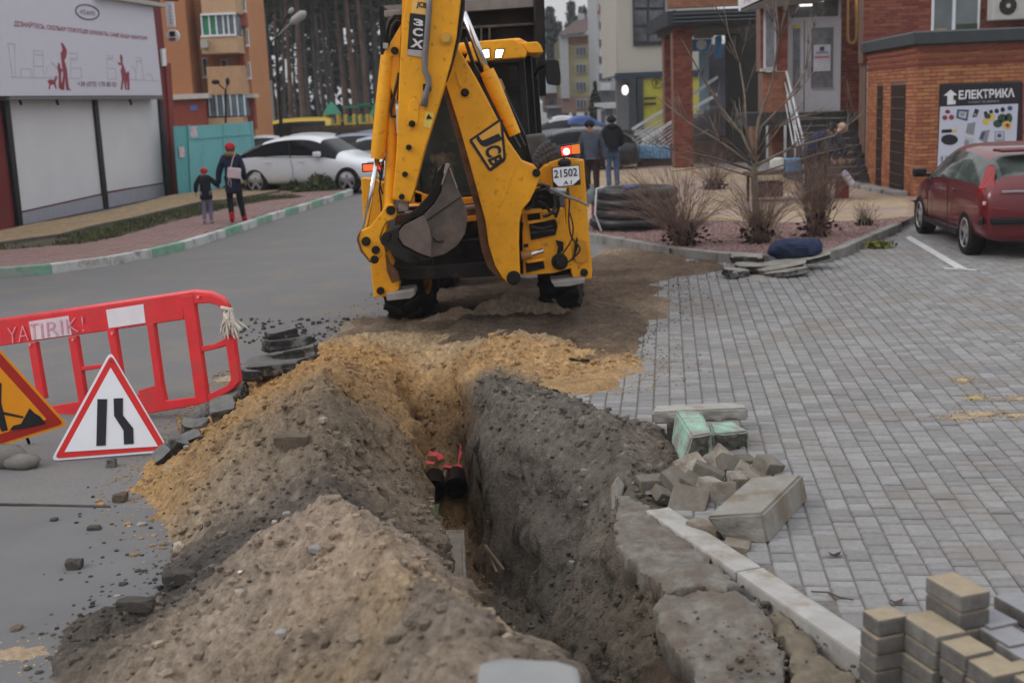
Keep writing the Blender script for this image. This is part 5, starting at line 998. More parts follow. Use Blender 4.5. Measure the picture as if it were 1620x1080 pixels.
# ------------------------------------------------------------------ vehicles
def car(label, loc, yaw, prof, paint, L_=4.3, W=1.78, wb=2.6, rw=.31, xoff=0.0, group=None, detail=True, name='parked_car', cat='car', rimcol=None, glassmat=None, nose=None, bool_=True):
    """prof rows: x, bottom, belt, roof, half width, roof half width, flag (g: side glass to next row, w: top glass to next row, b: both)"""
    t = thing(name, label, cat, loc, yaw, group); V = []; Fc = []; mi = []; n = len(prof)
    for (x, zb, zt, zr, w_, wr, fl) in prof:
        half = [(0, zb), (w_*.80, zb), (w_*.97, zb+.10), (w_, (zb+zt)/2+.05), (w_*.955, zt), (wr, zr-.045), (wr*.62, zr-.008), (0, zr)]
        ring_ = [(x, -a, z) for a, z in half]+[(x, a, z) for a, z in half[-2:0:-1]]; V += ring_
    k = 14
    seg = [0, 1, 2, 3, 4, 5, 6, 6, 5, 4, 3, 2, 1, 0]
    for i in range(n-1):
        fl = prof[i][6]
        for j in range(k):
            Fc.append((i*k+j, (i+1)*k+j, (i+1)*k+(j+1) % k, i*k+(j+1) % k)); s = seg[j]
            mi.append(1 if ((fl in 'gb' and s == 4) or (fl in 'wb' and s in (5, 6)) or (fl == 'w' and s == 4)) else 0)
    Fc.append(tuple(range(k))); Fc.append(tuple(range(n*k-1, (n-1)*k-1, -1))); mi += [0, 0]
    me = bpy.data.meshes.new('body'); me.from_pydata(V, [], Fc); me.materials.append(paint); me.materials.append(glassmat or glass); me.polygons.foreach_set('material_index', mi)
    bm = bmesh.new(); bm.from_mesh(me); bmesh.ops.recalc_face_normals(bm, faces=bm.faces); bm.to_mesh(me); bm.free()
    o = bpy.data.objects.new('body', me); COL.objects.link(o); sm = o.modifiers.new('s', 'SUBSURF'); sm.levels = 2 if detail else 1; cut = []
    if bool_:
        for sx in (-1, 1):
            m = MB(); m.cyl((xoff+sx*wb/2, -W, rw), (xoff+sx*wb/2, W, rw), rw*1.17, n=28); c = m.build('cut', black); cut.append(c); b_ = o.modifiers.new('b', 'BOOLEAN'); b_.operation = 'DIFFERENCE'; b_.object = c; b_.solver = 'EXACT'
    me2 = evalmesh(o); bpy.data.objects.remove(o)
    for c in cut: bpy.data.objects.remove(c)
    bm = bmesh.new(); bm.from_mesh(me2); gl = [f for f in bm.faces if f.material_index == 1]; bg_ = bm.copy(); bmesh.ops.delete(bm, geom=gl, context='FACES'); bmesh.ops.delete(bg_, geom=[f for f in bg_.faces if f.material_index != 1], context='FACES')
    for b2, nm, mt in ((bm, 'body', paint), (bg_, 'window', glassmat or glass)):
        mm = bpy.data.meshes.new(nm); b2.to_mesh(mm); b2.free(); mm.materials.clear(); mm.materials.append(mt); mm.polygons.foreach_set('material_index', [0]*len(mm.polygons)); mm.polygons.foreach_set('use_smooth', [True]*len(mm.polygons)); mm.set_sharp_from_angle(angle=R(38)); link(bpy.data.objects.new(nm, mm), t)
    m = MB(); m.box((xoff, 0, .45), (wb+.9, W*.72, .35)); m.build('underbody', black, t)
    rc = rimcol or M('alloy', (.42, .42, .43), .35, .7)
    for sx in (-1, 1):
        for sy in (-1, 1):
            c = Vector((xoff+sx*wb/2, sy*(W/2-.13), rw)); m = MB(); m.lathe([(rw*.64, -.10), (rw*.9, -.115), (rw, -.08), (rw, .08), (rw*.9, .115), (rw*.64, .10)], (0, 0, 0), 'x', 26); m.v = [tuple(Vector((v[1], v[0], v[2]))+c) for v in m.v]; m.f = [f[::-1] for f in m.f]; wo_ = m.build('wheel', rubber, t, auto=40)
            if detail:
                m = MB(); m.lathe([(rw*.66, -.09), (rw*.62, -.05), (rw*.60, .02), (0, .02)], (0, 0, 0), 'x', 22); m.v = [tuple(Vector((v[1]*1, sy*-v[0]*1, v[2]))+c) for v in m.v]; m.build('rim_well', dsteel, wo_)
                m = MB()
                for a in range(5):
                    an = a*2*math.pi/5; q = Matrix.Rotation(an, 3, 'Y'); m.box(c+q @ Vector((0, 0, rw*.33))+Vector((0, sy*.075, 0)), (rw*.20, .03, rw*.6), q)
                m.cyl(c+Vector((0, sy*.055, 0)), c+Vector((0, sy*.095, 0)), rw*.17, n=12); ring_p = [c+Vector((rw*.63*math.cos(k*.3142), sy*.095, rw*.63*math.sin(k*.3142))) for k in range(21)]; m.tube(ring_p, .014, 5, False); m.build('rim', rc, wo_)
            else:
                m = MB(); m.cyl(c+Vector((0, sy*.08, 0)), c+Vector((0, sy*.10, 0)), rw*.6, n=14); m.build('rim', rc, wo_)
    return t
hatch = [(-2.13, .42, .62, .66, .60, .5, '-'), (-2.10, .28, .86, .92, .80, .60, '-'), (-1.98, .24, .98, 1.08, .86, .63, 'w'), (-1.50, .22, .97, 1.38, .875, .62, 'g'), (-.80, .2, .95, 1.455, .885, .63, 'g'), (0, .2, .93, 1.465, .885, .63, 'g'), (.55, .2, .92, 1.37, .885, .62, 'b'), (1.15, .2, .90, 1.0, .87, .70, '-'), (1.60, .22, .82, .90, .85, .62, '-'), (2.02, .26, .66, .74, .76, .52, '-'), (2.13, .34, .5, .54, .6, .4, '-')]
suvp = [(-2.38, .5, .80, .84, .66, .5, '-'), (-2.34, .34, 1.0, 1.08, .86, .62, '-'), (-2.1, .3, 1.08, 1.22, .93, .66, 'w'), (-1.3, .28, 1.08, 1.54, .955, .66, 'g'), (-.6, .26, 1.06, 1.66, .96, .66, 'g'), (.1, .26, 1.04, 1.67, .96, .66, 'g'), (.55, .26, 1.03, 1.58, .96, .66, 'b'), (1.15, .26, 1.0, 1.12, .95, .74, '-'), (1.7, .28, .94, 1.02, .93, .66, '-'), (2.2, .32, .8, .88, .86, .56, '-'), (2.38, .42, .6, .64, .7, .4, '-')]
sedan = [(-2.2, .4, .72, .76, .62, .5, '-'), (-2.15, .28, .9, .94, .82, .58, '-'), (-1.6, .22, .94, 1.0, .87, .64, 'w'), (-1.0, .2, .93, 1.36, .88, .58, 'g'), (-.3, .2, .92, 1.43, .88, .6, 'g'), (.3, .2, .91, 1.38, .88, .6, 'b'), (1.0, .2, .88, .96, .87, .68, '-'), (1.7, .24, .78, .84, .83, .6, '-'), (2.15, .3, .6, .66, .72, .5, '-'), (2.22, .36, .5, .53, .6, .4, '-')]
vanp = [(-2.4, .4, 1.1, 1.9, .86, .74, '-'), (-2.3, .3, 1.1, 1.98, .93, .78, 'g'), (-.8, .3, 1.1, 2.0, .94, .78, 'g'), (.9, .3, 1.1, 1.95, .94, .77, 'b'), (1.6, .3, 1.05, 1.2, .93, .8, '-'), (2.2, .34, .85, .95, .86, .66, '-'), (2.4, .42, .6, .66, .7, .5, '-')]
def paint(nm, c, coat=.6): return M(nm, c, .35, .1, var=.04, coat=coat, dirt=tuple(k*.75+.03 for k in c), dscale=1.2, dlo=.6, dhi=.9)
pw = paint('car_white', (.74, .76, .80)); pwo = paint('car_white2', (.52, .52, .54)); psil = paint('car_silver', (.30, .32, .36)); pred = paint('car_red', (.115, .006, .010)); pblk = paint('car_black', (.012, .012, .014)); pblu = paint('car_bluegrey', (.16, .18, .24)); pyel = paint('van_yellow', (.60, .42, .05))
# white SUV
a, b = G(553, 307), G(420, 299); d = (a-b).normalized(); yw = math.atan2(d.y, d.x); nrm = Vector((-d.y, d.x, 0)); yw = R(-21); d = Vector((math.cos(yw), math.sin(yw), 0)); nrm = Vector((-d.y, d.x, 0)); cc = a-d*1.47+nrm*.82
suv = car('white coupe SUV parked side-on behind the lamp post', cc, yw, suvp, pw, 4.76, 1.92, 2.94, .38, glassmat=M('suv_glass', (.006, .007, .009), .12, var=.2))
MATS['suv_glass'].node_tree.nodes['Principled BSDF'].inputs['Specular IOR Level'].default_value = .12
m = MB(); m.box((.62, -.99, 1.12), (.22, .16, .15)); m.build('mirror', pw, suv, bevel=.05, seg=2)
for x in (.35, -.75): m = MB(); m.box((x-.25, -.965, .93), (.22, .03, .03)); m.build('door_handle', pw, suv, bevel=.01)
m = MB(); m.tube([(-.25, -.955, 1.06), (-.35, -.83, 1.5)], .018, 5); m.tube([(-.2, -.985, .35), (-.18, -.99, .7), (-.25, -.965, 1.0)], .006, 4); m.tube([(-1.35, -.93, 1.09), (0, -.96, 1.05), (.9, -.95, 1.03)], .012, 5); m.build('trim', black, suv)
m = MB(); m.box((2.2, -.74, .80), (.3, .18, .16)); m.build('headlight', M('headlamp', (.4, .42, .45), .1), suv, bevel=.04)
# others beyond
others = [(585, 262, 41, 175, sedan, psil, 'silver saloon behind the white SUV', 'car', 1), (555, 246, 45, 170, hatch, pblu, 'blue-grey hatchback roof behind the silver saloon', 'car', 1), (478, 236, 49, 178, hatch, pwo, 'white hatchback behind the lamp post beyond the SUV', 'car', 1), (408, 240, 50, 185, sedan, pw, 'white saloon half hidden by the turquoise fence', 'car', 1),
  (583, 232, 50, 180, hatch, pblu, 'dark blue car beside the brown fence near the digging arm', 'car', 1)]
for (px, py, Y, yd, pf, pt, lab, ct, f_) in others:
    q = G(px, py); car(lab, (D(px, 240, Y).x, Y, 0), R(yd), pf, pt, detail=False, bool_=False, group='cars in the car park behind the fence')
v_ = car('yellow van parked beyond the white cars', (D(450, 220, 58).x, 58, 0), R(182), vanp, pyel, L_=4.8, W=1.9, wb=2.9, rw=.33, detail=False, bool_=False, name='parked_van', cat='van')
# ------------------------------------------------------------------ people
def skin(name, V, E_, Rr, mat, parent=None, sub=2, root=0, smooth=True):
    me = bpy.data.meshes.new(name); me.from_pydata([tuple(v) for v in V], E_, []); o = bpy.data.objects.new(name, me); COL.objects.link(o); o.modifiers.new('k', 'SKIN'); sv_ = me.skin_vertices[0].data
    for i, r in enumerate(Rr): sv_[i].radius = (r, r) if not isinstance(r, tuple) else r; sv_[i].use_root = (i == root)
    s = o.modifiers.new('s', 'SUBSURF'); s.levels = sub; me2 = evalmesh(o); bpy.data.objects.remove(o); me2.materials.clear(); me2.materials.append(mat); me2.polygons.foreach_set('material_index', [0]*len(me2.polygons))
    if smooth: me2.polygons.foreach_set('use_smooth', [True]*len(me2.polygons))
    me2.name = name; o = bpy.data.objects.new(name, me2); return link(o, parent)
skinm = M('skin', (.42, .24, .17), .6, var=.08)
def person(label, loc, yaw, h, J=None, coat=None, trousers=None, shoes=None, hat=None, hair=None, coatlen=.0, coat_r=1.0, collar=None, glove=None):
    """facing +y in its own frame; J overrides joints (metres for a 1.75 m body)"""
    P = dict(pel=(0, 0, .95), wai=(0, 0, 1.10), che=(0, .0, 1.32), nek=(0, 0, 1.49), jaw=(0, .015, 1.56), hed=(0, .01, 1.64), top=(0, 0, 1.71), shl=(-.17, 0, 1.43), ell=(-.24, -.03, 1.16), wrl=(-.26, .04, .92), shr=(.17, 0, 1.43), elr=(.24, -.03, 1.16), wrr=(.26, .04, .92),
             hil=(-.09, 0, .92), knl=(-.10, .02, .50), anl=(-.10, -.03, .09), tol=(-.11, .12, .035), hir=(.09, 0, .92), knr=(.10, .02, .50), anr=(.10, -.03, .09), tor=(.11, .12, .035))
    P.update(J or {}); k = h/1.75; P = {a: Vector(b)*k for a, b in P.items()}; t = thing('person', label, 'person', loc, yaw)
    nm = list(P); ix_ = {a: i for i, a in enumerate(nm)}; Ed = [('pel', 'wai'), ('wai', 'che'), ('che', 'nek'), ('nek', 'jaw'), ('jaw', 'hed'), ('hed', 'top'), ('che', 'shl'), ('shl', 'ell'), ('ell', 'wrl'), ('che', 'shr'), ('shr', 'elr'), ('elr', 'wrr'), ('pel', 'hil'), ('hil', 'knl'), ('knl', 'anl'), ('anl', 'tol'), ('pel', 'hir'), ('hir', 'knr'), ('knr', 'anr'), ('anr', 'tor')]
    rad = dict(pel=.13, wai=.12, che=.14, nek=.055, jaw=.07, hed=.088, top=.06, shl=.065, ell=.042, wrl=.028, shr=.065, elr=.042, wrr=.028, hil=.085, knl=.055, anl=.036, tol=.03, hir=.085, knr=.055, anr=.036, tor=.03)
    V = [P[a] for a in nm]; E_ = [(ix_[a], ix_[b]) for a, b in Ed]; Rr = [rad[a]*k for a in nm]
    # hands: palm and five fingers, part of the same body mesh
    for s, wr, el in ((-1, 'wrl', 'ell'), (1, 'wrr', 'elr')):
        dr_ = (P[wr]-P[el]).normalized(); sd_ = Vector((0, 1, 0)); sd_ = (sd_-dr_*sd_.dot(dr_)).normalized(); b0_ = len(V); V.append(P[wr]+dr_*.06*k); Rr.append(.028*k); E_.append((ix_[wr], b0_))
        for f in range(5):
            off_ = (f-1.6)*.018*k; L_ = (.045, .075, .08, .075, .06)[f]*k; base = V[b0_]+sd_*off_+dr_*(.01 if f else -.02)*k; i0 = len(V); V.append(base+dr_*L_*.5+sd_*(.02 if f == 0 else 0)*k); V.append(base+dr_*L_+sd_*(.025 if f == 0 else 0)*k+Vector((-s*.012*k, 0, 0))); Rr += [.009*k, .007*k]; E_ += [(b0_, i0), (i0, i0+1)]
    skin('body', V, E_, Rr, skinm, t)
    hd = P['hed']; fdir = (P['hed']-P['top']).cross(Vector((1, 0, 0))); fdir = Vector((0, 1, 0)) if fdir.length < 1e-3 else fdir.normalized(); fdir = fdir if fdir.y > 0 else -fdir
    m = MB(); m.ball(hd+fdir*.088*k+Vector((0, 0, -.01*k)), (.013*k, .02*k, .02*k), 8); [m.ball(hd+fdir*.02*k+Vector((s*.088*k, 0, 0)), (.012*k, .02*k, .03*k), 8) for s in (-1, 1)]; m.build('nose_and_ears', skinm, t, smooth=True)
    m = MB(); [m.ball(hd+fdir*.080*k+Vector((s*.032*k, 0, .018*k)), .010*k, 8) for s in (-1, 1)]; m.box(hd+fdir*.084*k+Vector((0, 0, -.045*k)), (.045*k, .01*k, .008*k)); m.build('eyes_and_mouth', M('eye_dark', (.05, .03, .03), .4), t)
    if trousers: 
        q = ['pel', 'hil', 'knl', 'anl', 'hir', 'knr', 'anr']; skin('trousers', [P[a] for a in q], [(0, 1), (1, 2), (2, 3), (0, 4), (4, 5), (5, 6)], [r*k for r in (.145, .10, .075, .06, .10, .075, .06)], trousers, t)
    if shoes:
        for a, b in (('anl', 'tol'), ('anr', 'tor')):
            A_, B_ = P[a], P[b]; skin('shoe', [A_+Vector((0, 0, (.15 if shoes is redc else .06)*k)), A_+Vector((0, 0, -.03*k)), B_+Vector((0, .02, 0))], [(0, 1), (1, 2)], [(.068 if shoes is redc else .05)*k, .058*k, .05*k], shoes, t)
    if coat:
        q = ['che', 'wai', 'pel', 'shl', 'ell', 'wrl', 'shr', 'elr', 'wrr', 'nek']; VV = [P[a] for a in q]; EE = [(0, 1), (1, 2), (0, 3), (3, 4), (4, 5), (0, 6), (6, 7), (7, 8), (0, 9)]; RR = [r*k*coat_r for r in (.175, .16, .165, .09, .07, .055, .09, .07, .055, .085)]
        if coatlen: VV.append(P['pel']+Vector((0, 0, -coatlen*k*.5))); VV.append(P['pel']+Vector((0, 0, -coatlen*k))); EE += [(2, 10), (10, 11)]; RR += [(.185*k*coat_r), (.20*k*coat_r)]
        skin('jacket', VV, EE, RR, coat, t)
    hdir = (P['top']-P['hed']).normalized()
    if hat: 
        m = MB(); m.ball((0, 0, 0), (.108*k, .115*k, .095*k), 16); m.lathe([(.112*k, -.035*k), (.120*k, -.02*k), (.118*k, .01*k), (.105*k, .03*k)], (0, 0, 0), 'z', 16); q = hdir.to_track_quat('Z', 'Y').to_matrix(); m.v = [tuple(q @ Vector(v)+P['hed']+hdir*.045*k) for v in m.v]; m.build('hat', hat, t, smooth=True)
    if hair: m = MB(); m.ball(P['hed']-fdir*.02*k+hdir*.01*k, (.105*k, .105*k, .11*k), 14); m.build('hair', hair, t, smooth=True)
    if collar: m = MB(); m.ball(P['nek']+Vector((0, -.03*k, .03*k)), (.15*k, .14*k, .075*k), 14); o = m.build('fur_collar', collar, t, smooth=True)
    if glove: 
        for a in ('wrl', 'wrr'): m = MB(); m.ball(P[a]+Vector((0, 0, -.06*k)), (.035*k, .045*k, .08*k), 10); m.build('glove', glove, t, smooth=True)
    return t, P
nav = M('cloth_navy', (.018, .022, .046), .9, var=.25, bump=.3); blk = M('cloth_black', (.016, .017, .022), .9, var=.3, bump=.3); redc = M('cloth_red', (.42, .02, .03), .85, var=.2, bump=.3); gry = M('cloth_grey', (.060, .070, .092), .85, var=.2, scale=9, bump=.3); jean = M('denim', (.07, .10, .18), .9, var=.3, bump=.2); trg = M('cloth_lilac', (.17, .16, .24), .9, var=.2); brn = M('cloth_brown', (.035, .022, .02), .9)
fur = M('fur', (.20, .13, .07), .95, var=.5, scale=30, bump=1.0)
q = G(374, 352, .13); wm_, P_ = person('woman in navy coat, red hat and red boots walking away with a child', (q.x, q.y, .13), R(8), 1.60, dict(knl=(-.10, .03, .50), anl=(-.08, -.08, .11), tol=(-.10, .06, .04), knr=(.12, .05, .51), anr=(.17, .10, .09), tor=(.20, .25, .035), wrl=(-.33, .08, .86), ell=(-.29, -.02, 1.13)), nav, blk, redc, redc, M('hair_brown', (.12, .07, .04), .8, var=.3), .32, 1.08, fur)
q = G(330, 354, .13); ch_, P2 = person('child in black coat and red hat walking beside the woman', (q.x, q.y, .13), R(8), 1.15, dict(wrr=(.42, .05, 1.12), elr=(.32, 0, 1.22), wrl=(-.30, .0, .98), ell=(-.28, -.05, 1.2), knl=(-.09, .0, .50), anl=(-.10, -.1, .12), tol=(-.11, 0, .05), jaw=(0, .015, 1.50), hed=(0, .01, 1.60), top=(0, 0, 1.70)), blk, trg, M('shoe_pale', (.3, .3, .36), .8), redc, None, .22, 1.15)
# handbag on the woman's back
bgp = Vector(wm_.location)+Matrix.Rotation(R(8), 3, 'Z') @ Vector((.06, -.27, 1.02)); hb = thing('handbag', 'small pale pink handbag hanging at the woman\'s back', 'handbag', bgp, R(8)); m = MB(); m.box((0, 0, 0), (.27, .10, .21), Matrix.Rotation(R(8), 3, 'Y')); m.build('bag', M('bag_pink', (.55, .42, .46), .5, var=.08), hb, bevel=.025, seg=2)
m = MB(); m.tube([(-.06, -.02, .10), (-.01, .03, .27), (.06, .08, .42)], .010, 6); m.build('strap', M('strap_pink', (.5, .40, .42), .6), hb); m = MB(); m.tube([(-.11, -.03, -.08), (-.13, -.03, -.22), (-.09, -.03, -.28), (-.07, -.03, -.2), (-.09, -.03, -.1)], .007, 6); m.build('strap', M('strap_pink', (.5, .40, .42), .6), hb)
# ================================================================== BACKHOE LOADER
def q2(x, y): return (540+x/3.857, y/3.857)
def q3(x, y): return (540+x/3.857, 240+y/3.857)
def q6(x, y): return (550+x/5.4, 230+y/5.4)
def qz(x, y): return (560+x/4.5, y/4.5)
def qr(x, y): return (740+x/3.6, 180+y/3.6)
BLOC = Vector((-.28, 13.5, 0)); bh = thing('backhoe_loader', 'yellow backhoe loader seen from behind with folded digging arm and lit lamps', 'backhoe loader', BLOC)
YAW = R(-6); TILT = .035
def Lw(x, y, z):
    x2 = x-z*TILT; z2 = z+x*TILT; return BLOC+Vector((x2*math.cos(YAW)-y*math.sin(YAW), x2*math.sin(YAW)+y*math.cos(YAW), z2))
MR = Matrix.Rotation(YAW, 3, 'Z') @ Matrix.Rotation(-TILT, 3, 'Y')
def lbox(m, x0, x1, y0, y1, z0, z1, mi=0): return m.box(Lw((x0+x1)/2, (y0+y1)/2, (z0+z1)/2), (abs(x1-x0), abs(y1-y0), abs(z1-z0)), MR, mi)
def bpart2(name, m, mat, parent=bh, **k): 
    o = m.build(name, mat, bh, world=True, **k)
    if parent is not bh: o.parent = parent
    return o
def bp(name, pts, Y, th, mat, bevel=.008, parent=bh, conv=None, seg=2):
    P = [D(*(conv(*p) if conv else p), Y) for p in pts]; m = MB(); m.prism(P, (0, th, 0)); return bpart2(name, m, mat, parent, bevel=bevel, seg=seg)
def pin(px, py, Y, r=.03, mat=dsteel, conv=None, name='pin', parent=bh, ring=True):
    q = D(*(conv(px, py) if conv else (px, py)), Y); m = MB()
    r *= .62
    if ring: m.cyl(q+Vector((0, .02, 0)), q+Vector((0, -.012, 0)), r*1.45, n=16)
    m.cyl(q+Vector((0, .02, 0)), q+Vector((0, -.032, 0)), r, n=14); bpart2(name, m, mat, parent)
# wheels
def wheel(x, y, r, wd, name='wheel'):
    c = Lw(x, y, 0); c.z = r-.05+x*TILT*.9; ax = MR @ Vector((1, 0, 0)); m = MB(); prof = [(r*.55, -wd*.42), (r*.72, -wd*.5), (r*.93, -wd*.46), (r*.985, -wd*.30), (r, 0), (r*.985, wd*.30), (r*.93, wd*.46), (r*.72, wd*.5), (r*.55, wd*.42)]
    m.lathe(prof, (0, 0, 0), 'x', 40)
    for k in range(22):
        for sd_ in (-1, 1):
            a = 2*math.pi*(k+(0.5 if sd_ > 0 else 0))/22; q = Matrix.Rotation(a, 3, 'X'); q2_ = q @ Matrix.Rotation(sd_*R(32), 3, 'Z')
            m.box(q @ Vector((sd_*wd*.25, 0, r*1.0)), (wd*.5, r*.075, r*.085), q2_)
    rot = MR; m.v = [tuple(rot @ Vector(v)+c) for v in m.v]
    root = bpart2(name, m, rubber, bh, auto=35); m = MB(); m.lathe([(0, -wd*.2), (r*.2, -wd*.2), (r*.25, -wd*.1), (r*.5, -wd*.15), (r*.56, -wd*.43), (r*.50, -wd*.38), (r*.5, wd*.38), (r*.56, wd*.43), (r*.5, wd*.15), (r*.25, wd*.1), (0, wd*.2)], (0, 0, 0), 'x', 28)
    m.v = [tuple(rot @ Vector(v)+c) for v in m.v]; bpart2('rim', m, yellow, root, auto=40)
wheel(-.86, 0, .68, .46); wheel(.86, 0, .68, .46); wheel(-.8, 2.15, .42, .32); wheel(.8, 2.15, .42, .32)
# chassis, bonnet, loader
m = MB(); lbox(m, -.42, .42, -.9, 2.9, .55, .95); lbox(m, -.86, .86, -.12, .12, .55, .8); bpart2('chassis', m, dsteel, bevel=.02)
m = MB(); lbox(m, -.45, .45, 1.5, 3.1, .95, 1.62); bpart2('bonnet', m, yellow, bevel=.06, seg=3)
m = MB(); lbox(m, -.72, .72, -.5, 1.5, .95, 1.32); bpart2('cab_base', m, yellow2, bevel=.03)
for s in (-1, 1):
    m = MB(); P = [Lw(s*.62, .75*math.cos(a), .66+.75*math.sin(a)) for a in [math.pi*k/8 for k in range(0, 9)]]
    for a, b_ in zip(P, P[1:]): 
        mid = (a+b_)/2; d = (b_-a); q = Matrix.Rotation(YAW, 3, 'Z') @ Matrix.Rotation(math.atan2(d.z, math.hypot(d.x, d.y))*(1 if d.y > 0 else -1), 3, 'X'); m.box(mid+Vector((s*.22, 0, 0)), (.5, d.length+.02, .03), q)
    bpart2('mudguard', m, black)
    m = MB(); m.bar(Lw(s*.48, 1.7, 1.5), Lw(s*.5, 2.5, 2.6), .12, .22); bpart2('loader_arm', m, yellow, bevel=.015)
    m = MB(); m.cyl(Lw(s*.46, 1.8, 1.2), Lw(s*.46, 2.3, 2.2), .05); bpart2('lift_ram', m, dsteel)
# loading shovel raised above the cab
sv = MB(); S = lambda px, py, Y: D(px, py, Y)
sv.prism([S(604, 14, 16.1), S(858, -2, 16.1), S(862, 150, 16.1), S(724, 158, 16.1), S(606, 158, 16.1)], (0, .08, 0)); bpart2('loader_shovel', sv, M('shovel_inside', (.014, .011, .010), .8, .0, var=.4, scale=4, dirt=(.04, .028, .022), dscale=3, bump=.1), bevel=.01)
for nm, pts, Y, th, mt in (('shovel_lip', [(602, 10), (860, -8), (860, 10), (602, 28)], 15.95, .2, M('shovel_lip', (.22, .20, .19), .6, .2, var=.2)), ('shovel_side', [(846, -8), (861, -8), (864, 152), (850, 152)], 15.2, .9, dsteel), ('shovel_side', [(600, 10), (607, 10), (610, 150), (603, 150)], 15.2, .9, dsteel),
       ('shovel_rib', [(700, 44), (846, 36), (846, 40), (700, 48)], 16.02, .08, steel), ('shovel_rib', [(700, 78), (850, 70), (850, 73), (700, 81)], 16.03, .07, dsteel)): bp(nm, pts, Y, th, mt, .006)
for x in (760, 773, 846): bp('shovel_bracket', [(x, 44), (x+3, 44), (x+3, 72), (x, 72)], 16.0, .08, steel, .004)
# cab
m = MB()
lbox(m, -.66, .66, -.38, 1.62, 2.86, 2.98); bpart2('roof', m, yellow, bevel=.05, seg=3)
P = [(745, 72), (752, 66), (812, 62), (822, 68), (834, 82), (832, 91), (760, 97), (735, 98)]; bp('roof_visor', P, 12.95, .35, yellow, .015)
bp('roof_edge', [(822, 68), (850, 66), (856, 72), (860, 83), (852, 84), (836, 84)], 13.05, 1.4, yellow, .012)
m = MB(); lbox(m, -.6, .6, -.20, -.16, 1.36, 2.84); bpart2('rear_window', m, cabglass)
m = MB(); lbox(m, .60, .62, -.1, 1.5, 1.36, 2.84); lbox(m, -.62, -.60, -.1, 1.5, 1.36, 2.84); lbox(m, -.6, .6, 1.52, 1.56, 1.62, 2.84); bpart2('side_window', m, M('side_glass', (.02, .022, .02), .1, var=.5, scale=3, dirt=(.10, .05, .04), dscale=1.8, dlo=.5, dhi=.66))
for x, y in ((-.62, -.2), (.62, -.2), (.63, 1.52), (-.63, 1.52), (.64, .55), (-.64, .55)):
    m = MB(); lbox(m, x-.035, x+.035, y-.035, y+.035, 1.3, 2.86); bpart2('cab_pillar', m, black, bevel=.008)
m = MB(); lbox(m, -.62, .62, -.23, -.17, 2.70, 2.86); lbox(m, -.62, .62, -.23, -.17, 1.30, 1.38); lbox(m, .10, .14, -.23, -.18, 1.36, 2.8); bpart2('window_frame', m, black, bevel=.006)
m = MB(); lbox(m, -.28, .22, .2, .6, 1.3, 1.55); lbox(m, -.26, .2, .1, .2, 1.5, 2.2); bpart2('seat', m, black, bevel=.04, seg=2)
lampm = M('lamp_lit', (1, .93, .78), .3, var=0, emit=5.0)
for pts in ([q2(848, 310), q2(900, 302), q2(902, 350), q2(868, 358), q2(850, 345)], [q2(945, 306), q2(990, 304), q2(975, 352), q2(938, 354)]):
    c_ = (sum(p[0] for p in pts)/len(pts), sum(p[1] for p in pts)/len(pts))
    l = bp('work_light', [(c_[0]+(p[0]-c_[0])*1.25, c_[1]+(p[1]-c_[1])*1.25) for p in pts], 12.93, .05, black, .006); bp('lamp_lens', pts, 12.915, .02, lampm, .004, parent=l)
bp('cable_strip', [(775, 97), (822, 94), (822, 98), (775, 101)], 12.98, .05, black, .004)
# mirror
m = MB(); m.tube([D(846, 120, 13.4), D(853, 108, 13.3), D(866, 104, 13.2)], .022, 8); mo = bpart2('mirror_arm', m, black); bp('mirror', [(862, 98), (866, 94), (880, 94), (884, 97), (887, 118), (887, 133), (884, 136), (868, 134), (865, 131), (863, 115)], 13.1, .07, black, .012, parent=mo)
# rear frame
m = MB(); m.prism([D(*p, 12.35) for p in ((608, 418), (640, 424), (770, 416), (900, 405), (900, 428), (770, 438), (640, 444), (608, 440))], (0, .14, 0)); bpart2('cross_frame', m, dsteel, bevel=.01)
m = MB(); m.prism([D(*p, 12.35) for p in ((625, 340), (760, 328), (765, 347), (625, 360))], (0, .12, 0)); bpart2('upper_rail', m, rust, bevel=.008)
bp('mid_rail', [(668, 350), (757, 341), (757, 349), (668, 358)], 12.3, .08, yellow2, .005)
bp('rear_panel', [(640, 296), (668, 306), (668, 322), (640, 320)], 12.5, .1, yellow2, .006); bp('rear_panel', [(655, 303), (700, 316), (755, 312), (755, 321), (700, 327), (655, 322)], 12.5, .1, yellow2, .006)
bp('pale_strip', [(640, 335), (757, 323), (757, 326), (640, 338)], 12.45, .03, M('pale_strip', (.5, .42, .38), .6), 0)
m = MB(); m.prism([D(*p, 12.7) for p in ((625, 330), (885, 310), (890, 430), (625, 440))], (0, .15, 0)); bpart2('rear_bulkhead', m, M('bulkhead_black', (.02, .018, .017), .7, var=.3))  # near-black plate filling the gaps behind the rear frame
# left stabiliser leg
bp('stabiliser_leg', [(571, 282), (588, 283), (606, 290), (612, 330), (612, 398), (622, 418), (618, 434), (632, 444), (631, 458), (618, 468), (592, 471), (588, 440), (586, 414), (580, 395), (575, 360), (573, 320)], 12.25, .24, yellow, .012)
bp('stabiliser_flap', [(608, 392), (618, 418), (629, 430), (633, 444), (620, 448), (612, 430)], 12.18, .05, rust, .004)
pin(602, 460, 12.24, .045); bp('foot_pad', [(611, 465), (655, 459), (657, 466), (650, 472), (612, 476)], 12.12, .4, M('pad_grey', (.28, .26, .25), .8, var=.2, bump=.2), .01)
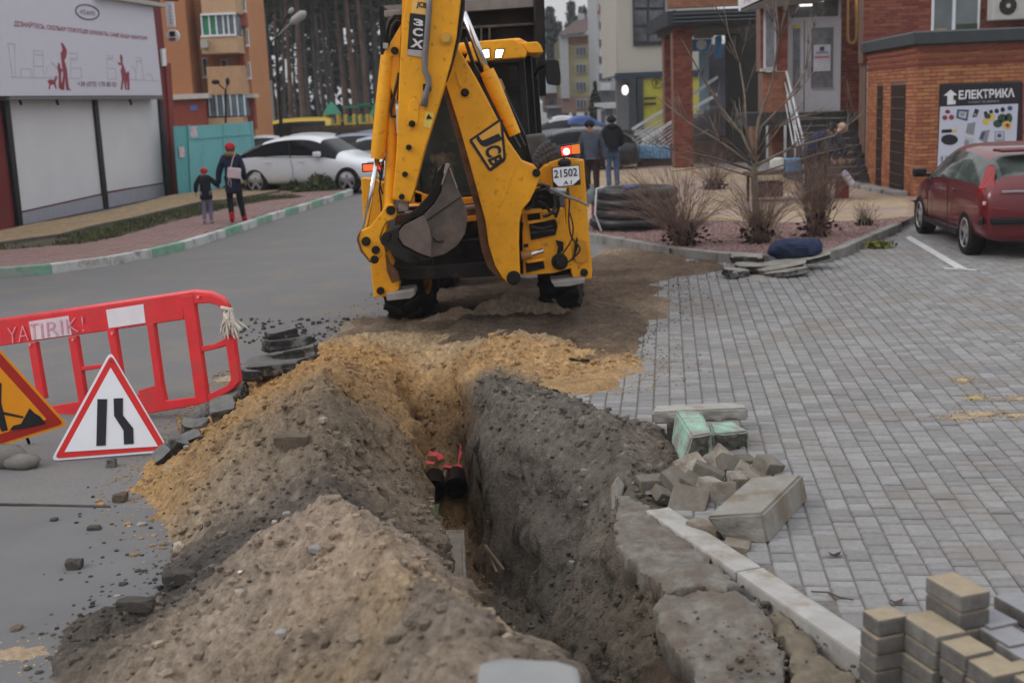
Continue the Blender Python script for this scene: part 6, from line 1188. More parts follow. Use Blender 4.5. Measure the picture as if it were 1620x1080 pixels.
# right stabiliser leg
bp('stabiliser_leg', [(893, 257), (924, 253), (927, 300), (932, 370), (937, 428), (936, 441), (908, 444), (903, 428), (905, 400), (896, 380), (895, 330)], 12.3, .24, yellow, .012)
bp('leg_pocket', [(908, 376), (928, 382), (931, 412), (914, 417), (906, 405)], 12.27, .04, M('yellow_deep', (.55, .24, .01), .5, var=.1), .004)
pin(924, 431, 12.29, .045); bp('foot_pad', [(872, 446), (900, 443), (926, 441), (924, 448), (900, 453), (878, 454)], 12.12, .4, M('pad_grey', (.28, .26, .25)), .01)
# carriage and kingpost right of the boom
bp('carriage', [(826, 338), (838, 333), (850, 336), (893, 330), (898, 380), (906, 400), (905, 424), (890, 428), (876, 432), (828, 436)], 12.28, .2, yellow, .01)
recess = M('hole_shade_black', (.018, .016, .015), .8, var=.2)  # solid near-black plates painted in for the shade inside the casting's holes
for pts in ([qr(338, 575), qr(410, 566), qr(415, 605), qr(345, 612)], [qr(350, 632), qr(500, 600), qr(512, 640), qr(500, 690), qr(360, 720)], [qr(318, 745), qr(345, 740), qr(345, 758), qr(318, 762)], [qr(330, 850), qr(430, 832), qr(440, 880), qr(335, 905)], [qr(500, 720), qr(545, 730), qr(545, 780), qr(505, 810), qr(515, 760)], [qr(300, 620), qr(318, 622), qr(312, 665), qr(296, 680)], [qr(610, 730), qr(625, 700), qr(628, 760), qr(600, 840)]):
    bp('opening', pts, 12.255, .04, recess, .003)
for pts in ([qr(340, 612), qr(448, 600), qr(448, 612), qr(345, 628)], [qr(335, 835), qr(440, 820), qr(442, 836), qr(338, 852)], [qr(300, 545), qr(420, 540), qr(430, 560), qr(330, 572)]): bp('rib', pts, 12.19, .06, yellow, .006)
m = MB(); a, b_ = D(*qr(305, 808), 12.17), D(*qr(362, 800), 12.17); m.cyl(a, b_, .045, n=16); bpart2('swing_ram', m, M('ram_brown', (.30, .15, .05), .5, var=.2)); m = MB(); m.cyl(b_, D(*qr(432, 778), 12.17), .025, n=14); bpart2('ram_rod', m, chrome)
m = MB(); q = D(*qr(525, 845), 12.2); m.cyl(q, q+Vector((0, .2, 0)), .085, n=20); m.cyl(q-Vector((0, .04, 0)), q, .045, n=16); bpart2('swing_pin', m, dsteel, bevel=.006)
bp('valve_block', [qr(340, 470), qr(440, 405), qr(470, 415), qr(500, 450), qr(470, 480), qr(400, 500), qr(350, 520)], 12.15, .14, dsteel, .008)
hs_ = [((360, 420), (400, 405), (440, 410), (480, 450), (500, 520), (470, 570), (430, 585)), ((370, 530), (365, 480), (400, 440), (450, 430)), ((440, 430), (500, 470), (520, 520), (500, 590)), ((330, 545), (360, 530), (370, 480), (420, 470)),
       ((570, 420), (580, 500), (575, 600), (590, 700), (640, 770), (590, 830), (560, 850)), ((580, 560), (600, 640), (590, 720), (540, 800), (530, 830)), ((400, 500), (440, 520), (470, 560), (500, 570)), ((480, 430), (560, 440), (560, 480)), ((355, 640), (420, 655), (480, 640)), ((360, 680), (430, 670), (490, 665))]
for i, h in enumerate(hs_):
    P = [D(*qr(*p), 12.08+.03*math.sin(i*2+k)) for k, p in enumerate(h)]; PP = []
    for k in range(len(P)-1):
        p0, p1, p2, p3 = P[max(k-1, 0)], P[k], P[k+1], P[min(k+2, len(P)-1)]
        for t in (0, .25, .5, .75): PP.append(.5*((2*p1)+(p2-p0)*t+(2*p0-5*p1+4*p2-p3)*t*t+(-p0+3*p1-3*p2+p3)*t**3))
    PP.append(P[-1]); m = MB(); m.tube(PP, (.018, .014, .016, .014, .009, .008, .015, .02, .012, .012)[i], 7); bpart2('hose', m, hose, smooth=True)
m = MB(); m.tube([D(*qr(470, 425), 12.0), D(*qr(560, 470), 11.95), D(*qr(620, 490), 11.93), D(*qr(690, 525), 11.9)], [.022, .016, .013, .012], 8); bpart2('lever_bar', m, M('bar_grey', (.14, .14, .145), .5, .3))
m = MB(); m.cyl(D(*qr(470, 440), 12.05), D(*qr(560, 440), 12.05), .032, n=12); bpart2('cylinder', m, M('ally', (.30, .28, .27), .4, .5))
# corrugated intake hoses by the cab
for i, (a, b_, c) in enumerate((((845, 255), (858, 238), (880, 232)), ((846, 262), (862, 246), (882, 240)), ((848, 250), (855, 232), (872, 226)))):
    P = [D(*p, 12.7) for p in (a, b_, c)]; m = MB(); PP = []; 
    for k in range(13):
        t = k/12; PP.append(P[0]*(1-t)**2+P[1]*2*t*(1-t)+P[2]*t*t)
    m.tube(PP, [.038+.006*(k % 2) for k in range(13)], 9); bpart2('corrugated_hose', m, M('hose_grey', (.075, .075, .08), .6, var=.2))
bp('fender_top', [(832, 215), (862, 212), (870, 230), (862, 250), (845, 262), (838, 240)], 12.9, .5, M('grey_plastic', (.10, .095, .09), .7, var=.3), .02)
bp('tail_bracket', [(868, 258), (893, 250), (918, 252), (924, 262), (900, 268), (873, 268)], 12.35, .12, yellow, .01)
bp('side_casing', [(850, 276), (862, 262), (880, 258), (890, 262), (890, 300), (862, 298), (846, 300)], 12.5, .3, yellow, .01)
# rear lamp and plate
l2 = bp('lamp_housing', [(572, 259), (607, 256), (607, 270), (573, 273)], 12.1, .07, black, .006); bp('indicator_lamp', [(574, 261), (590, 260), (590, 270), (575, 271)], 12.085, .03, M('lamp_redorange', (.85, .12, .03), .3, var=0, emit=1.0), .005, parent=l2); bp('tail_lamp', [(592, 260), (606, 258), (606, 269), (592, 270)], 12.085, .03, M('lamp_red', (.85, .06, .04), .3, var=0, emit=1.1), .005, parent=l2)
l = bp('lamp_housing', [(886, 230), (918, 226), (919, 244), (888, 249)], 12.2, .08, black, .006); bp('tail_lamp', [(887, 233), (903, 230), (904, 244), (889, 247)], 12.185, .03, M('lamp_red', (.85, .06, .04), .3, var=0, emit=1.1), .005, parent=l); bp('indicator_lamp', [(904, 230), (917, 228), (918, 243), (905, 244)], 12.185, .03, M('lamp_amber', (.75, .20, .03), .3, var=0, emit=.6), .005, parent=l)
q = D(896, 240, 12.17); m = MB(); m.ball(q, (.035, .01, .035), 10); bpart2('bulb', m, M('bulb_glow', (1, .45, .3), .3, var=0, emit=5), l)
m = MB(); m.tube([D(892, 250, 12.2), D(891, 258, 12.25), D(893, 263, 12.25)], .012, 6); m.ball(D(893, 258, 12.2), (.07, .04, .05), 10); bpart2('lamp_stalk', m, black)
npb = bp('number_plate', [qr(478, 305), qr(636, 290), qr(644, 405), qr(486, 420)], 12.1, .02, black, .004)
bp('plate_face', [qr(484, 310), qr(632, 296), qr(637, 372), qr(598, 406), qr(516, 414), qr(488, 384)], 12.09, .008, signwhite, 0, parent=npb)
def btext(s, quad, Y, mat, parent, bold=.02):
    o = text_quad('lettering', s, *[D(*p, Y) for p in quad], mat, parent, bold=bold); return o
btext('21502', [qr(492, 368), qr(626, 354), qr(622, 308), qr(490, 322)], 12.085, signblack, npb, .015); btext('A I', [qr(545, 406), qr(592, 401), qr(591, 378), qr(546, 382)], 12.085, signblack, npb, .012)
# boom with badge
boom = bp('boom', [(700, 84), (712, 80), (722, 72), (736, 95), (752, 122), (768, 152), (790, 195), (803, 222), (826, 255), (845, 262), (853, 272), (853, 284), (846, 302), (838, 318), (826, 332), (822, 352), (821, 385), (823, 436), (815, 443), (803, 447), (795, 440), (783, 420), (773, 388), (768, 350), (757, 310), (744, 262), (728, 205), (704, 128)], 12.0, .26, yellow, .012)
bp('boom_web', [(696, 112), (704, 128), (728, 205), (744, 262), (757, 310), (768, 350), (773, 388), (783, 420), (798, 445), (786, 438), (772, 424), (762, 398), (757, 370), (752, 330), (742, 295), (727, 240), (706, 160), (696, 135)], 12.04, .30, rust, .006, parent=boom)
bp('weld_seam', [(808, 258), (817, 262), (800, 310), (780, 352), (772, 372), (775, 350), (792, 312)], 11.993, .012, yellow, .005, parent=boom)
pin(*qz(790, 660), 11.98, .045, parent=boom); pin(*q2(1190, 1055), 11.98, .045, parent=boom); bp('grease_cover', [qz(722, 512), qz(738, 515), qz(768, 618), qz(752, 628)], 11.985, .02, yellow, .005, parent=boom)
pin(*q3(1052, 770), 11.98, .08, parent=boom)
bd = bp('badge', [q2(782, 852), q2(966, 726), q2(984, 732), q2(1005, 965), q2(996, 985), q2(912, 1045), q2(898, 1040), q2(784, 868)], 11.99, .012, signblack, 0, parent=boom)
o = bp('badge_field', [q2(800, 858), q2(968, 744), q2(988, 962), q2(908, 1026)], 11.982, .01, M('badge_yellow', (.78, .40, .06), .45, var=.05), 0, parent=bd)
btext('J', [q2(930, 792), q2(968, 878), q2(862, 905)[0:2], q2(822, 838)][0:0] or [q2(826, 872), q2(868, 902), q2(968, 868), q2(940, 788)][0:4], 11.975, signblack, bd, .03) if False else None
# letters run down the plate, their tops towards the upper right
def letter(ch, bl, br, tr, tl): btext(ch, [q2(*bl), q2(*br), q2(*tr), q2(*tl)], 11.975, signblack, bd, .035)
letter('J', (818, 838), (858, 908), (984, 852), (940, 782)); letter('C', (862, 912), (896, 968), (982, 930), (966, 872)); letter('B', (890, 975), (920, 1022), (990, 988), (972, 940))
# boom ram
m = MB(); m.cyl(D(733, 20, 12.25), D(775, 122, 12.25), .033, n=16); bpart2('ram_rod', m, chrome, boom, smooth=True); m = MB(); m.tube([D(770, 112, 12.25), D(778, 130, 12.25), D(815, 213, 12.25)], [.072, .078, .06], 16); bpart2('ram_barrel', m, yellow, boom, auto=40)
for pts, r in ((((735, 60), (750, 105), (790, 175), (822, 235)), .02), (((741, 48), (758, 96), (800, 170), (830, 232)), .016), (((790, 128), (800, 150), (830, 215)), .014)):
    m = MB(); m.tube([D(*p, 12.35) for p in pts], r, 8); bpart2('hose', m, hose, boom)
bp('ram_bracket', [q2(950, 490), q2(975, 480), q2(1000, 540), q2(990, 560)], 12.3, .06, M('ally2', (.35, .22, .15), .5, .3), .005, parent=boom)
# dipper
dip = bp('dipper', [(643, -70), (643, 0), (636, 38), (632, 110), (629, 184), (627, 240), (622, 300), (621, 316), (650, 319), (656, 302), (671, 240), (688, 185), (704, 133), (714, 98), (722, 60), (729, 0), (733, -70)], 11.62, .24, yellow, .012)
bp('dipper_edge', [(729, -70), (737, -70), (734, 10), (728, 55), (712, 112), (704, 133), (722, 60), (729, 0)], 11.66, .3, dsteel, .005, parent=dip)
bp('side_strip', [(636, -70), (644, -70), (644, 0), (637, 38), (634, 60), (636, 20)], 11.66, .2, yellow, .004, parent=dip)
st = bp('sticker', [qz(398, 96), qz(508, 110), qz(500, 410), qz(378, 390)], 11.612, .008, signblack, 0, parent=dip)
bp('sticker_foot', [qz(382, 352), qz(502, 362), qz(500, 410), qz(378, 392)], 11.606, .008, M('sticker_grey', (.42, .38, .37), .6, var=.2), 0, parent=st)
sw = M('sticker_white', (.66, .62, .60), .6, var=.15)
for ch, q in (('3', [(425, 178), (425, 132), (495, 145), (493, 195)]), ('C', [(418, 258), (418, 198), (492, 205), (490, 262)]), ('X', [(400, 335), (412, 275), (500, 290), (492, 350)])):
    btext(ch, [qz(*q[0]), qz(*q[3]), qz(*q[2]), qz(*q[1])], 11.60, sw, st, .04)
st2 = bp('sticker', [qz(418, 0), qz(520, 10), qz(515, 108), qz(408, 90)], 11.612, .008, M('sticker_yellow', (.78, .47, .14), .5), 0, parent=dip); btext('JCB', [qz(442, 60), qz(516, 74), qz(518, 22), qz(448, 10)], 11.604, signblack, st2, .04)
m = MB(); m.tube([D(*qz(*p), 11.58) for p in ((538, -60), (535, 60), (520, 250), (503, 420), (503, 500), (530, 560), (532, 600), (510, 680), (496, 760))], [.028]*7+[.03, .035], 8); bpart2('pipe', m, M('pipe_grey', (.17, .165, .17), .5, .3), dip, smooth=True)
bp('clip', [qz(490, 598), qz(548, 598), qz(548, 650), qz(490, 645)], 11.57, .06, dsteel, .004, parent=dip)
pin(*qz(654, 272), 11.6, .062, mat=M('pin_yellow', (.55, .30, .04), .5), parent=dip); pin(*qz(290, 362), 11.68, .04, parent=dip)
pin(*qz(413, 882), 11.6, .035, parent=dip); pin(*qz(390, 1050), 11.6, .03, parent=dip); pin(*q3(388, 138), 11.6, .03, parent=dip); pin(*q3(368, 275), 11.6, .03, parent=dip)
bp('wear_plate', [qz(400, 720), qz(440, 700), qz(465, 740), qz(455, 880), qz(400, 935), qz(380, 900), qz(385, 780)], 11.613, .01, yellow, .004, parent=dip)
bp('warning_label', [qz(512, 795), qz(572, 808), qz(545, 915), qz(493, 905)], 11.614, .006, M('label_yellow', (.70, .52, .10), .5), 0, parent=dip); bp('label_mark', [qz(530, 812), qz(556, 845), qz(512, 850)], 11.608, .004, dsteel, 0, parent=dip)
bp('slide_block', [q3(352, 315), q3(408, 312), q3(408, 360), q3(345, 368)], 11.75, .1, M('block_pale', (.42, .35, .31), .8), .005)
# bucket ram, tipping link and knuckle
br = bp('ram_bracket', [(635, 38), (622, 60), (607, 84), (607, 94), (614, 120), (621, 150), (627, 160), (632, 110)], 11.72, .12, yellow, .008)
m = MB(); m.tube([D(613, 88, 11.75), D(607, 150, 11.75), D(598, 240, 11.75), D(597, 251, 11.75)], [.065, .07, .07, .062], 16); bpart2('ram_barrel', m, yellow, br, auto=40)
m = MB(); m.cyl(D(597, 250, 11.75), D(577, 366, 11.75), .026, n=16); bpart2('ram_rod', m, chrome, br, smooth=True)
m = MB(); m.tube([D(617, 158, 11.8), D(619, 230, 11.8), D(616, 335, 11.8)], [.05, .055, .06], 12); bpart2('guide_arm', m, yellow, auto=40)
kn = bp('tipping_link', [q6(330, 500), q6(385, 505), q6(408, 545), q6(420, 600), q6(400, 630), q6(330, 655), q6(300, 710), q6(272, 790), q6(315, 860), q6(330, 930), q6(290, 940), q6(250, 1000), q6(190, 1000), q6(110, 900), q6(80, 800), q6(110, 730), q6(190, 695), q6(280, 580)], 11.62, .16, yellow, .012)
bp('link_edge', [q6(110, 725), q6(84, 770), q6(76, 810), q6(108, 905), q6(188, 1002), q6(200, 1000), q6(120, 890), q6(95, 800)], 11.61, .18, rust, .004, parent=kn)
for p, r in (((368, 555), .05), ((157, 820), .05), ((240, 893), .045), ((230, 975), .045)): pin(*q6(*p), 11.61, r, parent=kn)
for pts, r in ((((262, 205), (285, 280), (270, 380), (285, 480), (290, 570)), .010), (((350, 60), (300, 140), (275, 300)), .012), (((270, 150), (300, 230), (275, 330), (300, 420)), .009)):
    m = MB(); m.tube([D(*q6(*p), 11.85) for p in pts], r, 6); bpart2('hose', m, hose)
for pts, r in ((((345, 118), (290, 112), (250, 150), (232, 220), (232, 320)), .016), (((350, 155), (300, 150), (268, 190), (255, 260), (240, 330)), .016), (((320, 520), (300, 620), (280, 700), (262, 790), (270, 830), (300, 830)), .015)):
    m = MB(); m.tube([D(*qz(*p), 11.72) for p in pts], r, 7); bpart2('hose', m, hose, smooth=True)
bp('hose_clamp', [qz(208, 305), qz(245, 310), qz(240, 350), qz(206, 345)], 11.68, .08, M('clamp', (.35, .33, .32), .5, .4), .004)
bp('hose_guard', [qz(215, 75), qz(335, 70), qz(335, 118), qz(215, 122)], 11.9, .2, M('pale_steel', (.25, .235, .225), .6, .2), .01)
# digging bucket
front = [q6(*p) for p in ((850, 172), (882, 205), (938, 370), (990, 480), (1018, 570), (1024, 640), (1000, 760), (930, 862), (830, 930), (720, 957), (620, 925), (540, 885), (478, 850), (440, 790), (438, 735), (480, 685), (560, 645), (645, 600), (740, 500), (800, 400), (815, 290))]
bk = bp('bucket', front, 11.42, .025, steel, .006)
backp = [(x-17, y+5) for x, y in front]; m = MB(); A1 = [D(x, y, 11.44) for x, y in front]; B1 = [D(x, y, 11.95) for x, y in backp]
k0, k1 = 1, 13
for k in range(k0, k1): m.add([A1[k], A1[k+1], B1[k+1], B1[k], A1[k]*.985+B1[k]*.015, ], [(0, 3, 2, 1), (0, 1, 2, 3)])
m.prism([D(x, y, 11.95) for x, y in backp], (0, .02, 0)); bpart2('bucket_shell', m, dsteel, bk)
bp('side_cutter', [q6(*p) for p in ((640, 600), (665, 620), (700, 700), (718, 800), (715, 955), (620, 925), (478, 850), (440, 790), (438, 735), (480, 685))], 11.395, .022, M('cutter_steel', (.13, .105, .095), .5, .3, var=.3, dirt=(.19, .12, .09), dscale=5), .005, parent=bk)
bp('wear_strip', [q6(*p) for p in ((850, 172), (862, 185), (812, 335), (796, 340), (815, 280))], 11.39, .05, M('bare_steel', (.24, .21, .19), .5, .4), .004, parent=bk)
bp('wear_strip', [q6(*p) for p in ((865, 190), (876, 200), (940, 365), (932, 372))], 11.39, .05, M('bare_steel', (.4, .36, .34)), .004, parent=bk)
for k in range(5):
    a = D(*q6(846-k*16, 200+k*10), 11.47+k*.1); m = MB(); m.box(a, (.04, .05, .10), Matrix.Rotation(R(15), 3, 'Y')); bpart2('tooth', m, M('bare_steel', (.4, .36, .34)), bk, bevel=.006)
bp('bucket_lining', [q6(*p) for p in ((820, 160), (850, 175), (815, 290), (790, 400), (735, 500), (640, 595), (560, 630), (430, 672), (425, 660), (560, 570), (680, 440), (735, 340), (755, 240))], 11.5, .4, M('bucket_inside', (.016, .013, .012), .8, .0, var=.3), .01, parent=bk)
bp('bucket_hinge', [q6(*p) for p in ((272, 800), (300, 760), (390, 710), (440, 705), (445, 780), (480, 850), (620, 925), (720, 957), (700, 985), (560, 1012), (500, 1000), (430, 960), (340, 890), (285, 840))], 11.55, .3, M('hinge_dark', (.025, .022, .022), .5, .3, var=.3), .012, parent=bk)
pin(*q6(335, 780), 11.54, .05, parent=bk); pin(*q6(570, 975), 11.53, .04, parent=bk)
bp('seam', [q6(*p) for p in ((640, 660), (960, 440), (965, 446), (650, 668))], 11.412, .008, dsteel, 0, parent=bk)
m = MB(); P = [D(*q6(*p), 11.41) for p in ((730, 790), (750, 815), (785, 825), (820, 810))]; m.tube(P, .008, 6); bpart2('weld_bead', m, dsteel, bk)
# ================================================================== RIGHT SIDE
# --- planting bed, tan walk, kerb
bedz = .13
def GG(p, z=bedz): q = G(*p, z); return (q.x, q.y)
kb = [Vector((p.x, p.y, 0)) for p in kerbR]; kb = [kb[0]+Vector((-1.2, 1.5, 0))]+kb; KB = resample([(p.x, p.y) for p in kb], .8)
kt2 = thing('kerb', 'curved grey kerb round the pink gravel bed', 'kerb', (KB[3].x, KB[3].y, 0)); kpale = M('kerb_bed', (.25, .245, .235), .9, var=.2, scale=6, dirt=(.15, .13, .11), dscale=3, dlo=.5, dhi=.65, bump=.3)
for a, b in zip(KB, KB[1:]):
    d = (b-a).normalized(); nL = Vector((-d.y, d.x, 0)); solid_from_top('kerb_stone', [p+Vector((0, 0, .14)) for p in (a+d*.005, b-d*.005, b-d*.005+nL*.15, a+d*.005+nL*.15)], .2, kpale, None, None, .014, kt2, jit=.004, sub=1, world=True)
inn = [(p.x, p.y+.12) for p in KB]; top_ = [GG(p) for p in ((1446, 342), (1400, 347), (1340, 350), (1240, 353), (1100, 348), (1000, 354), (940, 354), (900, 356))]
bed_poly = inn+top_; gv = np.random.default_rng(12)
flat('planting_bed', bed_poly, .125, M('pink_gravel', (.215, .145, .135), .95, var=.2, scale=40, bump=.9, bscale=60))
pts = gv.uniform((min(p[0] for p in bed_poly), min(p[1] for p in bed_poly)), (max(p[0] for p in bed_poly), max(p[1] for p in bed_poly)), (14000, 2)); pts = pts[inpoly(pts[:, 0], pts[:, 1], bed_poly)][:7000]
V = []; Fc = []
for x, y in pts:
    s = gv.uniform(.012, .03); a = gv.uniform(0, 6.28); o_ = len(V); V += [(x+s*math.cos(a+k*2.09), y+s*math.sin(a+k*2.09), .124) for k in range(3)]+[(x, y, .125+s)]; Fc += [(o_, o_+1, o_+3), (o_+1, o_+2, o_+3), (o_+2, o_, o_+3)]
tag(npmesh('gravel', V, Fc, M('pink_stones', (.255, .165, .155), .9, var=.2, rnd=.35)), kind='stuff')
walk = top_[::-1]+[GG(p) for p in ((1446, 320), (1400, 303), (1372, 292), (1300, 280), (1200, 268), (1060, 262), (960, 262), (900, 262))]
flat('tan_walk', walk, .127, M('joint_tan2', (.30, .23, .16), .95)); tile_field('walk_tiles', walk, .136, R(8), .2, .1, M('walk_tile', (.34, .26, .175), .9, var=.2, scale=.8, rnd=.10, dirt=(.34, .25, .23), dscale=.5, dlo=.5, dhi=.6), '', .03, limit=5200)
flat('concrete_walk', [GG(p, .1) for p in ((900, 262), (960, 262), (1060, 262), (1062, 230), (1000, 222), (905, 228))], .10, M('walk_grey', (.33, .29, .24), .9, var=.1, scale=.7))
flat('shop_apron', [(8.0, 23.6), (16, 23.6), (16, 24.4), (8.2, 24.4), (8.6, 29), (7.0, 29), (6.9, 22.5)], .128, M('apron_red', (.27, .17, .15), .9, var=.2))
# --- brickwork: real bricks
BL_, BH_, JT = .25, .065, .010
def brick_run(F, u0, u1, z0, z1, holes, out, d=0.0):
    nz = int((z1-z0)/(BH_+JT)); 
    for j in range(nz):
        z = z0+j*(BH_+JT)+BH_/2; u = u0-(BL_+JT)*(.5 if j % 2 else 0)
        while u < u1:
            a = max(u, u0); b = min(u+BL_, u1); u += BL_+JT
            if b-a < .05: continue
            segs = [(a, b)]
            for (h0, h1, g0, g1) in holes:
                if g0 < z+.03 and z-.03 < g1: segs = [s for (p, q) in segs for s in ((p, min(q, h0)), (max(p, h1), q)) if s[1]-s[0] > .04]
            for (p, q) in segs: out.append((F, (p+q)/2, z, q-p, d))
BM_ = {}
def lay_bricks(out, parent, mat, n=300, nm='brick'):
    sc = []
    for k, (F, u, z, L_, d) in enumerate(out):
        p = F.p(u, z, d); X, Y, zz = px_of(p); vis = (-5 < X < 1625 and -5 < Y < 1085); face = F.n.dot(Vector((0, 0, CAMH))-p) > 0; sc.append((0 if vis and face else 1, zz, k))
    sc.sort(); V = []; Fc = []
    for r, (_, _, k) in enumerate(sc):
        F, u, z, L_, d = out[k]; c = F.p(u, z, d); pr_ = .012+.003*random.random()
        if r < n:
            key = (round(L_, 2), mat.name); rz = math.atan2(F.e.y, F.e.x)
            if key not in BM_:
                a, b = key[0]/2, BH_/2; me = bpy.data.meshes.new('brick'); me.from_pydata([(-a, .012, -b), (a, .012, -b), (a, .012, b), (-a, .012, b), (-a+.002, -.0, -b+.002), (a-.002, 0, -b+.002), (a-.002, 0, b-.002), (-a+.002, 0, b-.002)], [], [(4, 5, 6, 7), (0, 1, 5, 4), (1, 2, 6, 5), (2, 3, 7, 6), (3, 0, 4, 7)]); me.materials.append(mat); BM_[key] = me
            o = bpy.data.objects.new(nm, BM_[key]); link(o, parent); o.location = c+F.n*pr_-wloc(parent); o.rotation_euler = (0, 0, rz)
        else:
            a, b = L_/2, BH_/2; e = F.e; o_ = len(V); q0 = c; q1 = c+F.n*pr_
            V += [tuple(q0+e*s*a+Vector((0, 0, t*b))) for s, t in ((-1, -1), (1, -1), (1, 1), (-1, 1))]+[tuple(q1+e*s*(a-.002)+Vector((0, 0, t*(b-.002)))) for s, t in ((-1, -1), (1, -1), (1, 1), (-1, 1))]
            Fc += [tuple(o_+t for t in f) for f in ((4, 5, 6, 7), (0, 1, 5, 4), (1, 2, 6, 5), (2, 3, 7, 6), (3, 0, 4, 7))]
    if V:
        V = np.array(V)-np.array(wloc(parent)); o = npmesh('brick_courses', V, Fc, mat, parent); tag(o, kind='stuff')
# --- single-storey annex with the shop sign
YF = 24.4; an = thing('brick_annex', 'single-storey brick annex carrying the electrical shop sign', 'building', (8.3, YF, 0))
FF = Frame((8.27, YF), 0); FS = Frame((8.66, 29.0), math.degrees(math.atan2(YF-29.0, 8.27-8.66)))   # front; side wall running back
if FF.n.y > 0: FF.n = -FF.n
if FS.n.x > 0: FS.n = -FS.n
m = MB(); P = [FF.p(0, 0), FF.p(6.5, 0), Vector((14.8, 29.0, 0)), Vector((8.66, 29.0, 0))]; m.prism([p-FF.n*0 for p in P], (0, 0, 3.12)); m.build('wall_core', mortar, an, world=True)
zb1 = FF.hit(1500, 66)[1]; zb0 = FF.hit(1500, 78)[1]
band = M('band_slate', (.055, .062, .068), .6, var=.1)
m = MB(); Z0, Z1 = 3.12, 3.12+.22; Q_ = [Vector((8.12, YF-.16, 0)), Vector((15, YF-.16, 0)), Vector((15, 29.1, 0)), Vector((8.52, 29.1, 0))]; m.prism([q+Vector((0, 0, Z0)) for q in Q_], (0, 0, Z1-Z0)); m.build('roof_band', band, an, world=True, bevel=.01)
m = MB(); m.prism([q+Vector((0, 0, Z1)) for q in Q_], (0, 0, .03)); m.build('roof_edge', M('roof_edge', (.16, .16, .17), .5), an, world=True)
bricks = []; us = FS.hit(1434, 200)[0]; ops = [(FS.hit(1387, 200)[0], FS.hit(1397, 200)[0]), (FS.hit(1409, 200)[0], FS.hit(1433, 200)[0])]
LS = (Vector((8.27, YF, 0))-Vector((8.66, 29, 0))).length; ops = [(max(0.1, a), min(LS-.2, b)) for a, b in ops]
zt_op = 2.35; zb_op = .12
brick_run(FS, 0, LS, .02, 3.1, [(a, b, zb_op, zt_op) for a, b in ops], bricks)
sgu0, sgz0 = FF.hit(1484, 262); sgu1, sgz1 = FF.hit(1612, 133); brick_run(FF, 0, 3.6, .02, 3.1, [(sgu0-.02, sgu1+.04, 1.0, sgz1+.02)], bricks); lay_bricks(bricks, an, brickor, 300)
# corbelled darker courses under the band
for (z, t) in ((2.98, .03), (2.84, .022), (2.70, .016)):
    for F, L_ in ((FF, 6.5), (FS, LS)): m = MB(); P = [F.p(0, z, t+.016), F.p(L_, z, t+.016), F.p(L_, z+.07, t+.016), F.p(0, z+.07, t+.016)]; m.prism(P, -F.n*(t+.016)); m.build('corbel_course', brickred, an, world=True)
for a, b in ops:
    m = MB(); P = [FS.p(a, zb_op, .004), FS.p(b, zb_op, .004), FS.p(b, zt_op, .004), FS.p(a, zt_op, .004)]; m.prism(P, -FS.n*.1); dd_ = m.build('recess', M('recess_brown', (.035, .022, .018), .8), an, world=True)
    if b-a > .6:
        for k in range(9): m = MB(); z = .25+k*.23; P = [FS.p(a+.1, z, .02), FS.p(b-.15, z, .02), FS.p(b-.15, z+.02, .02), FS.p(a+.1, z+.02, .02)]; m.prism(P, -FS.n*.01); m.build('door_bar', steel, dd_, world=True)
for x in range(6): 
    q = Vector((8.05-.04*x, 24.6+x*.7, .13)); m = MB(); m.box(q+Vector((0, .3, .04)), (.3, .68, .1)); m.build('apron_slab', kpale, an, world=True, bevel=.01)
# shop sign
sg = thing('shop_sign', 'black and white electrical shop sign with an arrow on the brick annex', 'sign', FF.p(sgu0, sgz0, .03))
def fq(name, pxs, d, th, mat, par=sg, F=FF):
    P = []
    for x, y in pxs: u, z = F.hit(x, y, d); P.append(F.p(u, z, d))
    return quadplate(name, P, -F.n, th, mat, par)
def zs(x, y): return (1460+x/6.35, 110+y/6.35)
fq('board', [zs(150, 990), zs(930, 990), zs(985, 128), zs(180, 152)], .04, .04, signblack); fq('white_panel', [zs(146, 1000), zs(925, 1000), zs(957, 345), zs(174, 376)], .046, .006, M('sign_pale', (.50, .52, .62), .5, var=.03))
fq('side_return', [zs(932, 1000), zs(1000, 1000), zs(1005, 125), zs(975, 130)], .03, .03, M('return_maroon', (.05, .02, .035), .6)); sgt = M('letter_white', (.68, .68, .72), .5)
fq('arrow', [zs(245, 355), zs(328, 350), zs(328, 310), zs(306, 310), zs(305, 262), zs(345, 258), zs(280, 205), zs(210, 265), zs(248, 264)], .046, .006, sgt)
def ftext(s, q, mat, bold=.02, d=.047):
    P = []
    for x, y in q: u, z = FF.hit(*zs(x, y), d); P.append(FF.p(u, z, d))
    return text_quad('lettering', s, *P, mat, sg, bold=bold)
ftext('ЕЛЕКТРИКА', [(360, 302), (922, 278), (920, 188), (362, 212)], sgt, .03); ftext('МАГАЗИН', [(462, 342), (760, 330), (762, 308), (464, 320)], M('letter_dim', (.30, .29, .32), .5), .01)
pr = {'k': signblack, 'r': M('pr_red', (.25, .03, .04), .5), 'g': M('pr_grey', (.22, .23, .26), .5), 'y': M('pr_yellow', (.60, .42, .08), .5), 'n': M('pr_green', (.03, .06, .04), .5), 'l': M('pr_light', (.42, .44, .50), .5), 'b': M('pr_blue', (.05, .07, .14), .5)}
def blob(cx, cy, rx, ry, n=14): return [(cx+rx*math.cos(2*math.pi*k/n), cy+ry*math.sin(2*math.pi*k/n)) for k in range(n)]
